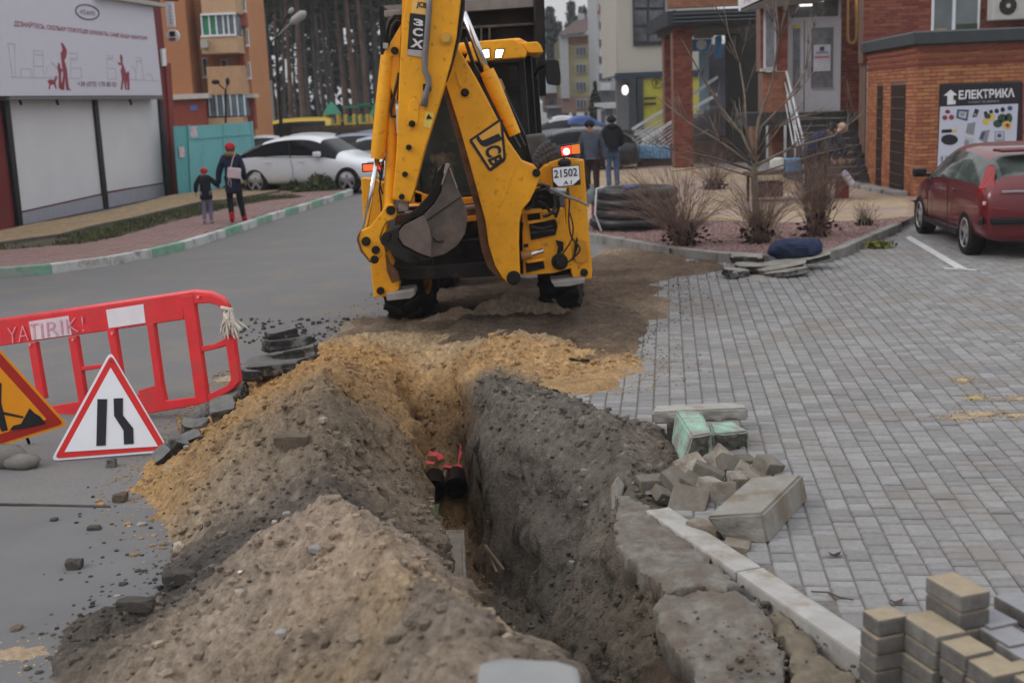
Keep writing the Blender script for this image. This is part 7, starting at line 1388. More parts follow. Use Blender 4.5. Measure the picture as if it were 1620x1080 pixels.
for pts, c, dd in ((blob(250, 425, 26, 20), 'r', 0), (blob(222, 485, 26, 24), 'r', 0), (blob(288, 482, 27, 26), 'r', 0), (blob(242, 425, 12, 10), 'k', 1), ([(335, 490), (445, 520), (465, 405), (345, 400)], 'b', 0), ([(360, 478), (430, 498), (446, 428), (366, 420)], 'l', 1), ([(378, 462), (412, 468), (415, 438), (380, 436)], 'g', 2),
   ([(497, 480), (540, 478), (566, 410), (525, 392)], 'k', 0), (blob(525, 455, 14, 16), 'g', 1), ([(430, 640), (510, 662), (530, 528), (450, 545)], 'g', 0), ([(560, 700), (640, 742), (676, 604), (590, 620)], 'g', 0), ([(572, 695), (600, 705), (630, 625), (596, 632)], 'b', 1), ([(188, 640), (290, 632), (292, 600), (190, 605)], 'k', 0), ([(258, 632), (330, 630), (350, 600), (262, 612)], 'y', 0),
   (blob(268, 706, 86, 54), 'k', 0), ([(410, 780), (490, 790), (518, 690), (420, 675)], 'l', 0), (blob(440, 735, 26, 32), 'g', 1), ([(720, 718), (818, 715), (822, 620), (722, 622)], 'g', 0), ([(728, 708), (808, 706), (812, 630), (730, 632)], 'l', 1), (blob(768, 665, 22, 20), 'b', 2), ([(722, 762), (880, 758), (882, 732), (724, 740)], 'g', 0),
   (blob(632, 525, 34, 32), 'y', 0), (blob(690, 480, 34, 36), 'y', 0), (blob(650, 470, 34, 26), 'n', 1), (blob(800, 490, 50, 44), 'n', 0), (blob(862, 490, 38, 50), 'n', 0), (blob(752, 545, 46, 40), 'n', 0), (blob(845, 560, 44, 42), 'y', 1), (blob(850, 562, 22, 20), 'r', 2), (blob(632, 440, 20, 20), 'k', 0), (blob(685, 425, 20, 20), 'k', 0), (blob(742, 418, 22, 24), 'k', 0), (blob(802, 405, 22, 26), 'k', 0), (blob(876, 390, 26, 24), 'b', 0), ([(178, 930), (204, 930), (204, 870), (180, 870)], 'g', 0), ([(224, 925), (246, 922), (246, 868), (226, 868)], 'g', 0)):
    fq('product_print', [zs(*p) for p in pts], .050+.003*dd, .003, pr[c])
# --- main brick building behind
mb = thing('brick_building', 'red brick building with covered entrance, pillars and white door', 'building', (8, 31, 0))
def fplane(Y): 
    F = Frame((0, Y), 0); F.n = Vector((0, -1, 0)); return F
def wall_px(x0, y0, x1, y1, Y, holes_px=(), core=.5, mat=brickred, store=None):
    F = fplane(Y); u0, z0 = F.hit(x0, y1); u1, z1 = F.hit(x1, y0); hh = []
    for (a, b, c, d) in holes_px: p, q = F.hit(a, d); r, s = F.hit(c, b); hh.append((p, r, q, s))
    m = MB(); m.box(((u0+u1)/2, Y+core/2, (z0+z1)/2), (u1-u0, core, z1-z0)); m.build('wall_core', mortar, mb, world=True); brick_run(F, u0, u1, z0, z1, hh, store if store is not None else mbb); return (u0, u1, z0, z1)
mbb = []; mbo = []
wall_px(1365, -60, 1700, 100, 29.2, [(1476, -60, 1551, 63)], .4)
wall_px(1328, -60, 1366, 300, 30.9); wall_px(1206, 113, 1247, 180, 30.4, store=mbo); wall_px(1228, -60, 1247, 113, 30.4); wall_px(1203, 8, 1210, 113, 30.45); wall_px(1222, 199, 1240, 262, 31.5, store=mbo); wall_px(1190, 199, 1200, 250, 33, store=mbo); wall_px(1366, 100, 1372, 300, 29.25)
wall_px(1067, 38, 1095, 271, 37.2, core=.5); wall_px(1053, 52, 1067, 262, 40, core=.5); wall_px(1058, -60, 1176, 13, 36.6, core=.4, store=mbo)
lay_bricks(mbb, mb, brickred, 260); lay_bricks(mbo, mb, M('brick_pale', (.31, .14, .09), .85, var=.1, rnd=.15), 38)
def fp(name, x0, y0, x1, y1, Y, dp_, mat, par=mb, bev=0): return dpart(name, x0, y0, x1, y1, Y, dp_, mat, par, bev)
# window right, AC units, gas pipe
w_ = fp('window', 1476, -60, 1551, 64, 29.1, .12, white); fp('pane', 1479, -60, 1507, 61, 29.08, .03, M('pane_r', (.12, .14, .14), .1, var=.3, scale=1.5), w_); fp('pane', 1513, -60, 1547, 61, 29.08, .03, M('pane_r', (.1, .1, .1)), w_); fp('plant', 1513, 38, 1546, 61, 29.07, .01, M('indoor_green', (.05, .07, .05), .8), w_); fp('plant', 1480, 45, 1498, 61, 29.07, .01, M('indoor_tan', (.25, .22, .16), .8), w_)
for y0, y1, lab in ((-12, 31, 'upper white air conditioner unit on the brick wall'), (47, 66, 'lower white air conditioner unit partly behind the roof band')):
    a_ = thing('air_conditioner', lab, 'air conditioner', D(1600, y1, 28.7)); fp('casing', 1571, y0, 1650, y1, 28.7, .35, M('ac_white', (.42, .41, .39), .6, var=.1), a_, .02); q = D(1595, (y0+min(y1, y0+43))/2 if y0 < 0 else 62, 28.68); m = MB(); m.cyl(q, q+Vector((0, .05, 0)), .20, n=22); f0 = m.build('fan_grille', black, a_, world=True)
    for k in range(6): an_ = k*math.pi/6; m = MB(); e_ = Vector((math.cos(an_), 0, math.sin(an_)))*.19; m.bar(q-e_-Vector((0, .01, 0)), q+e_-Vector((0, .01, 0)), .012, .012); m.build('grille_bar', steel, f0, world=True)
    m = MB(); m.cyl(q-Vector((0, .02, 0)), q, .05, n=10); m.build('fan_hub', M('ac_white', (.4, .4, .4)), f0, world=True)
gp = thing('gas_pipe', 'yellow gas pipe bent into a loop beside the white door', 'pipe', D(1348, 60, 30.7)); m = MB(); P = [D(*p, 30.6) for p in ((1341, -60), (1341, 55), (1341.5, 64), (1345, 69), (1350, 69), (1354, 64), (1355, 55), (1355, -60))]; m.tube(P, .035, 8); m.build('pipe', M('gas_yellow', (.42, .25, .09), .6, var=.1), gp, world=True, smooth=True)
# door, transom, lamp
dr_ = fp('door', 1246, 30, 1330, 178, 30.8, .12, M('door_white', (.55, .55, .60), .5, var=.04)); fp('pane', 1255, 42, 1266, 140, 30.77, .04, M('pane_d', (.17, .18, .20), .15, var=.3), dr_); fp('pane', 1284, 44, 1318, 139, 30.77, .04, M('pane_d', (.1, .1, .1)), dr_)
fp('poster', 1287, 71, 1314, 113, 30.74, .02, M('poster_white', (.60, .60, .66), .6), dr_); fp('poster_mark', 1297, 74, 1304, 81, 30.73, .01, M('pr_blue', (.1, .1, .1)), dr_); fp('poster_mark', 1289, 89, 1312, 92, 30.73, .01, M('pr_redtext', (.55, .12, .15), .5), dr_); fp('poster_mark', 1291, 82, 1310, 85, 30.73, .01, M('pr_bluetext', (.25, .30, .45), .5), dr_)
fp('sticker', 1255, 40, 1267, 45, 30.73, .01, M('pr_yellow', (.6, .4, .1)), dr_); fp('handle', 1278, 98, 1281, 122, 30.70, .05, M('pull', (.4, .4, .42), .3, .6), dr_); fp('door_split', 1272, 32, 1273, 177, 30.78, .03, steel, dr_); fp('mid_rail', 1285, 139, 1320, 141, 30.77, .03, M('door_line', (.35, .35, .4), .5), dr_)
tr_ = fp('transom', 1246, -20, 1330, 30, 30.8, .12, M('door_white', (.5, .5, .5))); fp('pane', 1250, -16, 1326, 27, 30.77, .04, M('transom_glass', (.11, .11, .11), .2, var=.3), tr_); fp('ceiling_lamp', 1265, 7, 1285, 10, 30.72, .03, M('tube_lit', (1, .95, .85), .3, var=0, emit=2.2), tr_); fp('ceiling_lamp', 1290, -2, 1303, 3, 30.72, .03, M('tube_lit', (1, 1, 1)), tr_)
m = MB(); m.prism([D(1170, 18, 29.5), D(1228, -8, 29.5), D(1228, -40, 29.5), D(1168, -20, 29.5)], (0, .1, 0)); cn = m.build('canopy_sign', white, mb, world=True); text_quad('lettering', 'АПТ', D(1177, 7, 29.48), D(1200, -4, 29.48), D(1200, -22, 29.48), D(1177, -12, 29.48), M('pink_letter', (.6, .2, .3), .5), cn)
m = MB(); m.prism([D(1172, 18, 29.5), D(1228, -8, 29.5), D(1340, -8, 29.6), D(1340, -2, 30.8), D(1205, 12, 30.8)], (0, 0, .06)); m.build('canopy_soffit', M('soffit_grey', (.30, .29, .28), .8), mb, world=True)
# left window of the door bay
w2 = fp('window', 1209, 12, 1228, 110, 30.35, .1, M('door_white', (.5, .5, .5))); fp('pane', 1212, 16, 1225, 106, 30.33, .03, M('pane_d', (.1, .1, .1)), w2); fp('window_sill', 1206, 108, 1229, 113, 30.2, .3, M('sill_stone', (.38, .36, .34), .8), w2)
# base band, steps, soffit, dark passage
fp('base_band', 1180, 178, 1256, 199, 30.3, 1.5, M('base_dark', (.045, .047, .052), .7, var=.2)); st_ = thing('entrance_steps', 'dark stone steps climbing to the white door', 'steps', (8, 29.5, .1)); stm = M('step_stone', (.045, .045, .047), .75, var=.2); nos = M('step_nosing', (.19, .185, .175), .8, var=.2)
xl0, xr0 = 7.15, 8.62
for k in range(11):
    z1 = 1.78-k*.16; y1 = 30.75-k*.22; xr_ = 8.75-.02*k; m = MB(); m.box(((xl0+xr_)/2, y1-.11, z1/2), (xr_-xl0, .22, z1)); m.build('step', stm, st_, world=True, bevel=.005); m = MB(); m.box(((xl0+.1+xr_-.25)/2, y1-.222, z1-.008), (xr_-xl0-.3, .012, .03)); m.build('nosing', nos, st_, world=True)
rl = thing('handrail', 'white tubular handrail on the left of the dark steps', 'handrail', (7.2, 29.5, 0)); wr_ = M('rail_white', (.52, .53, .56), .4, var=.05)
for a, b, r in (((1243, 108, 30.5), (1271, 224, 28.7), .03), ((1245, 150, 30.4), (1262, 232, 28.7), .016), ((1243, 165, 30.4), (1256, 236, 28.7), .016), ((1241, 128, 30.45), (1266, 228, 28.7), .016), ((1248, 115, 30.5), (1246, 190, 30.5), .02), ((1270, 224, 28.7), (1272, 292, 28.7), .02), ((1258, 165, 29.6), (1258, 250, 29.6), .018)): m = MB(); m.tube([D(*a), D(*b)], r, 7); m.build('rail' if r > .025 else 'baluster', wr_, rl, world=True)
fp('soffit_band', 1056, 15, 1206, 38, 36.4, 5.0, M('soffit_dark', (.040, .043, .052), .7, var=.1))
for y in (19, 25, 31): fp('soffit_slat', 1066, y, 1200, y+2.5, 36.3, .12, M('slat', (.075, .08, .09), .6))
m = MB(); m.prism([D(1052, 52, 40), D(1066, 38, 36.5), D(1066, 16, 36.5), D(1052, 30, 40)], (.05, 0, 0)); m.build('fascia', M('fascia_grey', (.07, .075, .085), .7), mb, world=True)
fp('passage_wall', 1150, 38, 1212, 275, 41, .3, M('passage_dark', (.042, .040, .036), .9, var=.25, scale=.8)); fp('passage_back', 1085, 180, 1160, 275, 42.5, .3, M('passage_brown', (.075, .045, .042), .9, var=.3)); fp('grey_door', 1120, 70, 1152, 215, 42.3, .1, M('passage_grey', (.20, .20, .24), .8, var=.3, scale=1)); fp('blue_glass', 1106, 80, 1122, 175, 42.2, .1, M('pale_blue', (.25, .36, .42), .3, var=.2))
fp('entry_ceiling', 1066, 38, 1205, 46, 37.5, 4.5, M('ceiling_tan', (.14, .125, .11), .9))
cs_ = thing('round_sign', 'blue rectangular sign with a pale disc hanging in the passage', 'sign', D(1111, 71, 40)); fp('board', 1094, 62, 1126, 81, 40, .08, M('sign_blue', (.06, .20, .42), .5), cs_); q = D(1110, 71, 39.95); m = MB(); m.cyl(q, q+Vector((0, .04, 0)), .17, n=22); m.build('disc', M('disc_pale', (.55, .60, .58), .5), cs_, world=True); fp('top_board', 1098, 52, 1128, 61, 40.1, .08, M('board_tan', (.36, .30, .24), .8), cs_)
m = MB(); dbox(m, 1135, 57, 1142, 92, 40.5, .5); single('blade_sign', m, M('sign_blue2', (.08, .28, .55), .5), 'narrow bright blue blade sign beside the disc sign', 'sign')
# stairs with white rails beyond the pillar
s2 = thing('outdoor_stairs', 'concrete stairs with broad white handrails rising behind the brick pillars', 'stairs', D(1020, 240, 41))
for k in range(12): 
    x0 = 1018+k*9.5; y0 = 232-k*5.8; fp('step', x0, y0, 1140, y0+6, 42-.05*k, 1.6, M('stair_conc', (.18, .17, .17), .9, var=.15), s2)
fp('stair_side', 1060, 225, 1150, 262, 41.5, .2, M('stair_brown', (.13, .085, .075), .9), s2)
for a, b, Y, r in (((1000, 205), (1058, 170), 41, .06), ((1018, 223), (1072, 187), 39.2, .07), ((1095, 150), (1135, 122), 40.5, .05), ((1095, 172), (1135, 150), 39.5, .05)): m = MB(); m.bar(D(*a, Y), D(*b, Y), .10, .09); m.build('handrail', M('rail_bright', (.56, .57, .60), .5), s2, world=True)
for k in range(5):
    m = MB(); a, b = (1003+k*2, 210+k*5), (1060, 176+k*6); m.tube([D(*a, 41), D(*b, 41)], .018, 5); m.build('rail_bar', wr_, s2, world=True); m = MB(); m.tube([D(1022+k*2, 229+k*5, 39.2), D(1068, 194+k*6+3, 39.2)], .018, 5); m.build('rail_bar', wr_, s2, world=True)
m = MB(); m.tube([D(1000, 205, 41), D(1000, 228, 41)], .03, 6); m.build('rail_post', steel, s2, world=True)
# water bottle packs
bw = M('water_blue', (.16, .34, .52), .25, var=.5, scale=9, coat=.4)
for k, (x, lab) in enumerate(((1016, 'left pack of blue water bottles below the stairs'), (1033, 'middle pack of blue water bottles below the stairs'), (1050, 'right pack of blue water bottles beside the pillar'))):
    q = D(x, 251, 38.6); t = thing('bottle_pack', lab, 'water bottles', q, 0, 'packs of water bottles below the stairs')
    for a in range(4):
        for b in range(2): m = MB(); m.lathe([(0, 0), (.055, .0), (.06, .03), (.055, .14), (.06, .24), (.058, .33), (.02, .40), (.018, .44), (0, .44)], (-.14+a*.1, b*.12, 0), 'z', 8); m.build('bottle', bw, t, smooth=True)
m = MB(); dbox(m, 988, 226, 1008, 250, 39, .5); single('crate_pile', m, M('crate_brown', (.15, .12, .11), .9, var=.3, scale=6), 'brown stack of crates behind the man in black', 'crates', bevel=.02)
for x0, y0, x1, y1, nm in ((985, 251, 1012, 256, 'pale plank'),): m = MB(); dbox(m, x0, y0, x1, y1, 38.5, .4); single('plank', m, M('plank', (.42, .38, .32), .9), 'pale plank on the ground by the crates', 'plank')
m = MB(); dbox(m, 1010, 250, 1068, 264, 38.8, .6); single('low_wall', m, M('low_wall', (.12, .085, .075), .9, var=.2), 'low brown wall under the water bottles', 'wall')
# --- cream building
cb = thing('cream_building', 'cream rendered building with a tall dark window behind the pillars', 'building', (6, 50, 0)); crm = M('render_cream', (.40, .375, .33), .85, var=.05, scale=.6)
fp('wall', 976, -60, 1130, 116, 50, 8, crm, cb); m = MB(); m.prism([D(958, -60, 60), D(976, -60, 50.01), D(976, 116, 50.01), D(962, 118, 60)], (.05, 0, 0)); m.build('side_wall', M('render_shade', (.33, .31, .28), .85), cb, world=True)
wd = fp('window', 1001, -60, 1052, 72, 49.9, .2, M('frame_dark', (.03, .032, .036), .5), cb)
for x0, x1 in ((1004, 1023), (1027, 1049)):
    for y0, y1 in ((-50, 12), (17, 40), (44, 66)): fp('pane', x0, y0, x1, y1, 49.85, .1, M('pane_cream', (.07, .075, .085), .08, var=.7, scale=1.3), wd)
fp('floor_band', 974, 113, 1125, 123, 49.8, .5, M('band_blue', (.035, .05, .07), .7), cb); ys_ = fp('yellow_front', 1018, 122, 1116, 200, 49.9, .2, M('front_yellow', (.42, .38, .06), .6, var=.08), cb)
fp('column', 996, 124, 1006, 205, 49.7, .4, M('col_dark', (.05, .055, .065), .7), cb); fp('column', 1008, 122, 1018, 205, 49.8, .4, M('col_dark', (.1, .1, .1)), cb); fp('undercroft', 975, 124, 1020, 205, 53, .3, M('under_grey', (.18, .18, .20), .8), cb)
P = [D(1040+9.5*math.sin(k*1.2566), 132-9.5*math.cos(k*1.2566), 49.75) for k in range(6)]; m = MB(); m.tube(P, .02, 5, False); m.build('emblem', dsteel, ys_, world=True); text_quad('lettering', 'F', D(1037, 137, 49.75), D(1044, 137, 49.75), D(1044, 127, 49.75), D(1037, 127, 49.75), dsteel, ys_)
for y in (154, 163): fp('lettering_bar', 1019, y, 1038, y+3.5, 49.72, .05, dsteel, ys_)
fp('door_leaf', 1050, 146, 1056, 200, 49.7, .05, rust, ys_); q = D(989, 143, 49); l_ = thing('globe_lamp', 'lit white globe lamp under the cream building', 'lamp', q); m = MB(); m.ball((0, 0, 0), (.14, .14, .2), 12); m.build('globe', M('globe_lit', (1, .97, .92), .3, var=0, emit=1.2), l_, smooth=True); m = MB(); m.tube([(0, .05, .1), (.3, .4, .35)], .02, 5); m.build('bracket', dsteel, l_)
# --- distant blocks
fb = thing('apartment_building', 'pale yellow apartment block with brown pitched roof far down the street', 'building', (6, 90, 0)); fy = M('far_yellow', (.50, .45, .26), .85, var=.04); fpk = M('far_pink', (.36, .24, .20), .85)
fp('wall', 889, 58, 946, 152, 90, 12, fy, fb); fp('ground_floor', 889, 152, 946, 178, 89.9, 12, fpk, fb); fp('side_balconies', 887, 58, 900, 156, 89.5, 1, M('far_white', (.50, .51, .52), .8), fb); fp('brick_band', 900, 58, 930, 69, 89.8, .3, M('far_brick', (.34, .17, .12), .85), fb); fp('cornice', 886, 54, 950, 58, 89.3, 2, M('far_white', (.5, .5, .5)), fb)
m = MB(); a_, b_, c_, d_ = D(884, 55, 89), D(950, 50, 89), D(972, 16, 96), D(900, 44-8, 96); m.prism([a_, b_, D(962, 18, 98), D(912, 32, 98)], (0, .3, .05)); m.build('roof', M('far_roof', (.12, .085, .08), .85), fb, world=True); m = MB(); m.prism([D(922, 55, 88.9), D(948, 34, 88.9), D(950, 55, 88.9)], (0, .5, 0)); m.build('gable', M('far_white', (.5, .5, .5)), fb, world=True); fp('chimney', 915, 22, 925, 34, 97, 1, M('far_white', (.5, .5, .5)), fb)
for (x, y) in ((911, 74), (911, 101), (911, 129), (942, 74), (942, 101), (942, 129), (912, 157)):
    w3 = fp('window', x-.5, y, x+17 if x < 930 else x+4, y+15, 89.75, .2, M('far_white', (.5, .5, .5)), fb)
    for k in range(3 if x < 930 else 1): fp('pane', x+1+k*5.4, y+1.5, x+4.6+k*5.4, y+13.5, 89.7, .1, M('pane_far', (.10, .11, .14), .2), w3)
f2 = thing('apartment_building', 'white balcony tower block beside the yellow apartment block', 'building', (9, 78, 0)); fp('wall', 945, -40, 975, 165, 80, 8, M('far_white2', (.44, .45, .47), .8, var=.05), f2); fp('base', 943, 144, 975, 166, 79.6, .5, M('far_grey', (.12, .12, .14), .8), f2)
for y in (-5, 22, 50, 77, 104, 131): fp('balcony', 951, y, 966, y+12, 79, 1, M('far_white', (.5, .5, .5)), f2); fp('opening', 948, y+12, 958, y+24, 79.9, .2, M('pane_far', (.1, .1, .1)), f2); fp('opening', 961, y+12, 967, y+24, 79.9, .2, M('pane_far', (.1, .1, .1)), f2)
for x, y in ((946, 20), (948, 50)): fp('roof_cap', x, y-4, x+16, y, 79.5, 1, M('far_red', (.4, .1, .1), .8), f2) if y == 20 else None
f3 = thing('pavilion', 'small white entrance pavilion at the foot of the tower block', 'building', (9, 72, 0)); fp('wall', 951, 172, 985, 200, 72, 3, M('far_white', (.5, .5, .5)), f3); fp('roof', 948, 163, 982, 169, 71.5, 4, M('far_white', (.5, .5, .5)), f3); fp('window', 958, 172, 970, 183, 71.9, .1, M('pane_far', (.1, .1, .1)), f3); fp('window', 973, 172, 983, 183, 71.9, .1, M('pane_far', (.1, .1, .1)), f3); fp('door', 951, 176, 957, 200, 71.9, .1, M('far_grey', (.1, .1, .1)), f3)
f4 = thing('small_house', 'small pink house with a snowy roof seen beside the mirror', 'building', (4, 100, 0)); fp('wall', 862, 147, 884, 178, 100, 6, M('house_pink', (.36, .22, .20), .85), f4); m = MB(); m.prism([D(858, 148, 99.5), D(888, 147, 99.5), D(880, 124, 103), D(862, 118, 103)], (0, .3, 0)); m.build('roof', M('snow_roof', (.46, .48, .53), .8), f4, world=True); fp('window', 868, 155, 874, 165, 99.9, .1, M('pane_far', (.1, .1, .1)), f4)
f5 = thing('garage_row', 'long low grey garage row behind the parked cars on the street', 'building', (5, 88, 0)); fp('wall', 868, 170, 900, 188, 92, 4, M('far_grey2', (.2, .2, .22), .85), f5); fp('roof', 866, 168, 902, 171, 91.5, 5, M('snow_roof', (.4, .4, .5)), f5)
t = thing('cypress_tree', 'narrow dark evergreen between the yellow block and the pavilion', 'tree', (D(943, 195, 76).x, 76, 0)); m = MB(); m.tube([(0, 0, 0), (0, 0, 2.5)], [.1, .04], 6); m.build('trunk', pbark2, t); gg = np.random.default_rng(4); n = 900; z = gg.uniform(0, 1, n); a = gg.uniform(0, 6.28, n); rr_ = gg.uniform(0, 1, n)**.5*.45*np.sin(np.clip(z*1.0+.12, 0, 1)*3.1); leafcloud('crown', np.stack([rr_*np.cos(a), rr_*np.sin(a), .3+z*3.0], 1), .13, M('cypress', (.03, .045, .03), .95, var=.3), t, 3)
# cars down the street
car('silver car with snow on it left of the tarp far down the street', (D(884, 195, 60).x, 60, 0), R(185), hatch, psil, detail=False, bool_=False); car('pale car behind the silver one far down the street', (D(882, 186, 72).x, 72, 0), R(180), sedan, pwo, detail=False, bool_=False)
m = MB(); P = [D(*p, 56) for p in ((900, 198), (903, 188), (915, 184), (930, 183), (942, 189), (952, 195), (962, 197), (955, 201), (930, 201))]; m.prism(P, (0, 1.8, 0)); single('tarpaulin', m, M('tarp_blue', (.10, .16, .42), .6, var=.25, scale=2), 'blue tarpaulin thrown over goods down the street', 'tarpaulin', bevel=.08)
m = MB(); dbox(m, 905, 200, 950, 209, 55.8, 1.2); single('goods_pile', m, M('goods_tan', (.36, .26, .18), .9, var=.2), 'tan stack of goods under the blue tarpaulin', 'goods', bevel=.04)
# black car behind the machine
bc = car('black hatchback parked behind the backhoe near the two men', (D(905, 250, 38.5).x, 38.5, 0), R(172), hatch, pblk, detail=True, bool_=True, glassmat=MATS['suv_glass'])
# motorbike far
m = MB(); q = D(985, 203, 56); m.ball((q.x-.5, q.y, .3), (.3, .08, .3), 12); m.ball((q.x+.6, q.y, .3), (.3, .08, .3), 12); m.ball((q.x, q.y, .75), (.6, .2, .25), 12); m.ball((q.x+.5, q.y, 1.0), (.12, .25, .2), 8); single('motorbike', m, M('bike_dark', (.06, .06, .07), .5, var=.4), 'dark motorbike standing under the cream building', 'motorbike', smooth=True)
# --- red hatchback, right
a, b = G(1459, 370), G(1532, 404); d = (a-b).normalized(); nn = Vector((d.y, -d.x, 0)); nn = nn if nn.x > 0 else -nn
cc = (a+b)/2+nn*.80; yw = math.atan2(d.y, d.x); rc_ = car('dark red hatchback parked at the right edge seen from behind', cc, yw, [(x_, zb_, zt_*1.03, zr_*1.03, w_*1.0, wr_, fl_) for x_, zb_, zt_, zr_, w_, wr_, fl_ in hatch], pred, 4.26, 1.78, 2.62, .315, glassmat=M('car_glass', (.07, .085, .08), .06, var=.6, scale=2.2))
def rcp(name, c, size, mat, bev=.01, rot=None, par=rc_): m = MB(); m.box(c, size, rot); o = m.build(name, mat, par, bevel=bev, seg=2); return o
m = MB(); m.prism([(-2.05, .74, .72), (-1.86, .845, .72), (-1.86, .84, .96), (-1.70, .70, 1.26), (-1.76, .65, 1.26), (-1.98, .72, .98)], (-.05, -.03, 0)); rcp_ = m.build('tail_light', M('tail_red', (.26, .008, .012), .2, var=.05, coat=.5), rc_, bevel=.01)
m = MB(); m.prism([(-2.05, -.74, .72), (-1.86, -.845, .72), (-1.86, -.84, .96), (-1.70, -.70, 1.26), (-1.76, -.65, 1.26), (-1.98, -.72, .98)], (-.05, .03, 0)); m.build('tail_light', M('tail_red', (.5, .01, .02)), rc_, bevel=.01)
rcp('reflector', (-2.03, .76, .78), (.03, .14, .05), M('pale_lens', (.6, .4, .4), .2)); rcp('bumper_strip', (-2.14, 0, .55), (.06, 1.5, .09), black, .02); rcp('bumper_strip', (-1.95, .80, .55), (.35, .06, .09), black, .02, Matrix.Rotation(R(-24), 3, 'Z')); rcp('roof_spoiler', (-1.62, 0, 1.44), (.36, 1.12, .04), pred, .015); rcp('mirror', (.78, 1.0, 1.02), (.16, .20, .14), black, .04); rcp('mirror_arm', (.74, .90, .98), (.08, .12, .05), black, .01)
if False: m.tube([(.9, .83, 1.02), (.3, .895, 1.02), (-.6, .905, 1.03), (-1.3, .885, 1.06), (-1.55, .84, 1.14), (-1.3, .74, 1.34), (-.8, .70, 1.45), (0, .695, 1.475), (.5, .70, 1.40), (.9, .80, 1.12)], .014, 5)
for x in (-.62, .28): rcp('door_handle', (x-.22, .915, .88), (.20, .03, .03), pred, .01)
rcp('sill_strip', (-.1, .885, .30), (1.9, .03, .08), black, .02); rcp('badge_lettering', (-2.12, .45, .93), (.01, .34, .03), chrome, .004); rcp('number_plate', (-2.15, 0, .72), (.02, .52, .11), white, .004)
m = MB(); [m.tube([(x, .893, .25), (x, .905, .6), (x+dx, .90, .95)], .005, 4) for x, dx in ((-.55, 0.02), )]; m.build('door_gap', black, rc_); m = MB(); m.tube([(.68, .888, .28), (.62, .90, .6), (.7, .885, .92)], .005, 4); m.build('door_gap', black, rc_)
# ------------------------------------------------------------------ bare shrubs and sapling
stem_r = M('stem_red', (.20, .125, .105), .95, var=.35, scale=8, rnd=.3); stem_b = M('stem_brown', (.24, .19, .15), .95, var=.35, scale=8, rnd=.3)
def shrub(px, py, hpx, wpx, n, label, mat, seed, lean=0.0, dead=True):
    q = G(px, py, .13); s = PXM(q.y); h = hpx/s; w_ = wpx/s; t = thing('bare_shrub', label, 'shrub', q, 0, 'bare winter shrubs in the pink gravel bed'); rs = random.Random(seed); m = MB(); m2 = MB()
    for k in range(n):
        a = rs.random()*6.28; rad = rs.random()**.6; tipx = w_*rad*math.cos(a)+lean*h*rs.random(); tipy = w_*.8*rad*math.sin(a); tz = h*(rs.uniform(.45, 1.05))*(1-.45*rad**2); b0 = Vector((rs.uniform(-.12, .12), rs.uniform(-.1, .1), 0)); tip = Vector((tipx, tipy, tz))
        P = [b0+(tip-b0)*tt+Vector((rs.uniform(-.02, .02), rs.uniform(-.02, .02), .12*h*math.sin(tt*3.1)*rad)) for tt in (0, .3, .6, .85, 1)]; mm = m if k % 3 else m2; r = rs.uniform(.0026, .0055); mm.tube(P, [r, r*.85, r*.6, r*.4, r*.2], 4)
        for j in range(7):
            i0 = rs.choice((1, 2, 3)); p0 = P[i0]; dd = (P[i0+1]-P[i0]).normalized()+Vector((rs.uniform(-.7, .7), rs.uniform(-.7, .7), rs.uniform(-.1, .5))); mm.tube([p0, p0+dd.normalized()*rs.uniform(.08, .26)*h*1.1], [r*.45, r*.15], 3, False)
    m.build('stems', mat, t); m2.build('stems', stem_b, t)
    cc_ = np.random.default_rng(seed).normal(size=(260, 3))*np.array((w_*.16, w_*.14, h*.07))+np.array((0, 0, h*.08)); leafcloud('dead_leaves', cc_, .045, M('dead_leaf', (.045, .032, .026), .95, var=.4), t, seed); return t
shrub(1082, 388, 158, 112, 170, 'leftmost bare reddish shrub beside the coil of black pipe', stem_r, 1, -.28); shrub(1202, 384, 138, 84, 130, 'bare shrub growing round the trunk of the sapling', stem_r, 2, .0); shrub(1292, 374, 178, 72, 160, 'bare dark red shrub in front of the bending people', stem_r, 3, .05); shrub(1368, 357, 42, 26, 60, 'small low shrub at the right end of the bed', stem_b, 4)
shrub(1130, 300, 75, 60, 90, 'dark red shrub far back under the passage stairs', stem_r, 5); shrub(1228, 400, 55, 8, 14, 'few upright twigs beside the blue bundle', stem_b, 6)
tb = M('sapling_bark', (.17, .135, .11), .9, var=.3, scale=6, bump=.3); tr = thing('bare_tree', 'bare spreading sapling in the pink gravel bed', 'tree', G(1197, 385, .13)); YT = tr.location.y; m = MB(); m.tube([D(*p, YT) for p in ((1197, 386), (1196, 330), (1194, 290), (1193, 250))], [.065, .055, .05, .045], 9); m.build('trunk', tb, tr, world=True, smooth=True)
rs = random.Random(77)
def branch(P, r, depth, dy):
    P = [Vector(p) for p in P]; m = MB(); n = len(P); m.tube(P, [r*(1-.75*k/(n-1)) for k in range(n)], 6 if r > .015 else 4); m.build('branch', tb, tr, world=True, smooth=True)
    if depth <= 0: return
    for k in range(5 if depth > 1 else 4):
        i = rs.randrange(max(1, n//3), n-1) if n > 2 else 0; base = P[i]; d = (P[i+1]-P[i]).normalized(); d = (d+Vector((rs.uniform(-.8, .8), rs.uniform(-.8, .8), rs.uniform(-.1, .8)))).normalized(); L_ = rs.uniform(.25, .75)*(1 if depth > 1 else .5); q1 = base+d*L_*.5; q2_ = base+d*L_+Vector((0, 0, .08*L_)); branch([base, q1, q2_], r*.42, depth-1, 0)
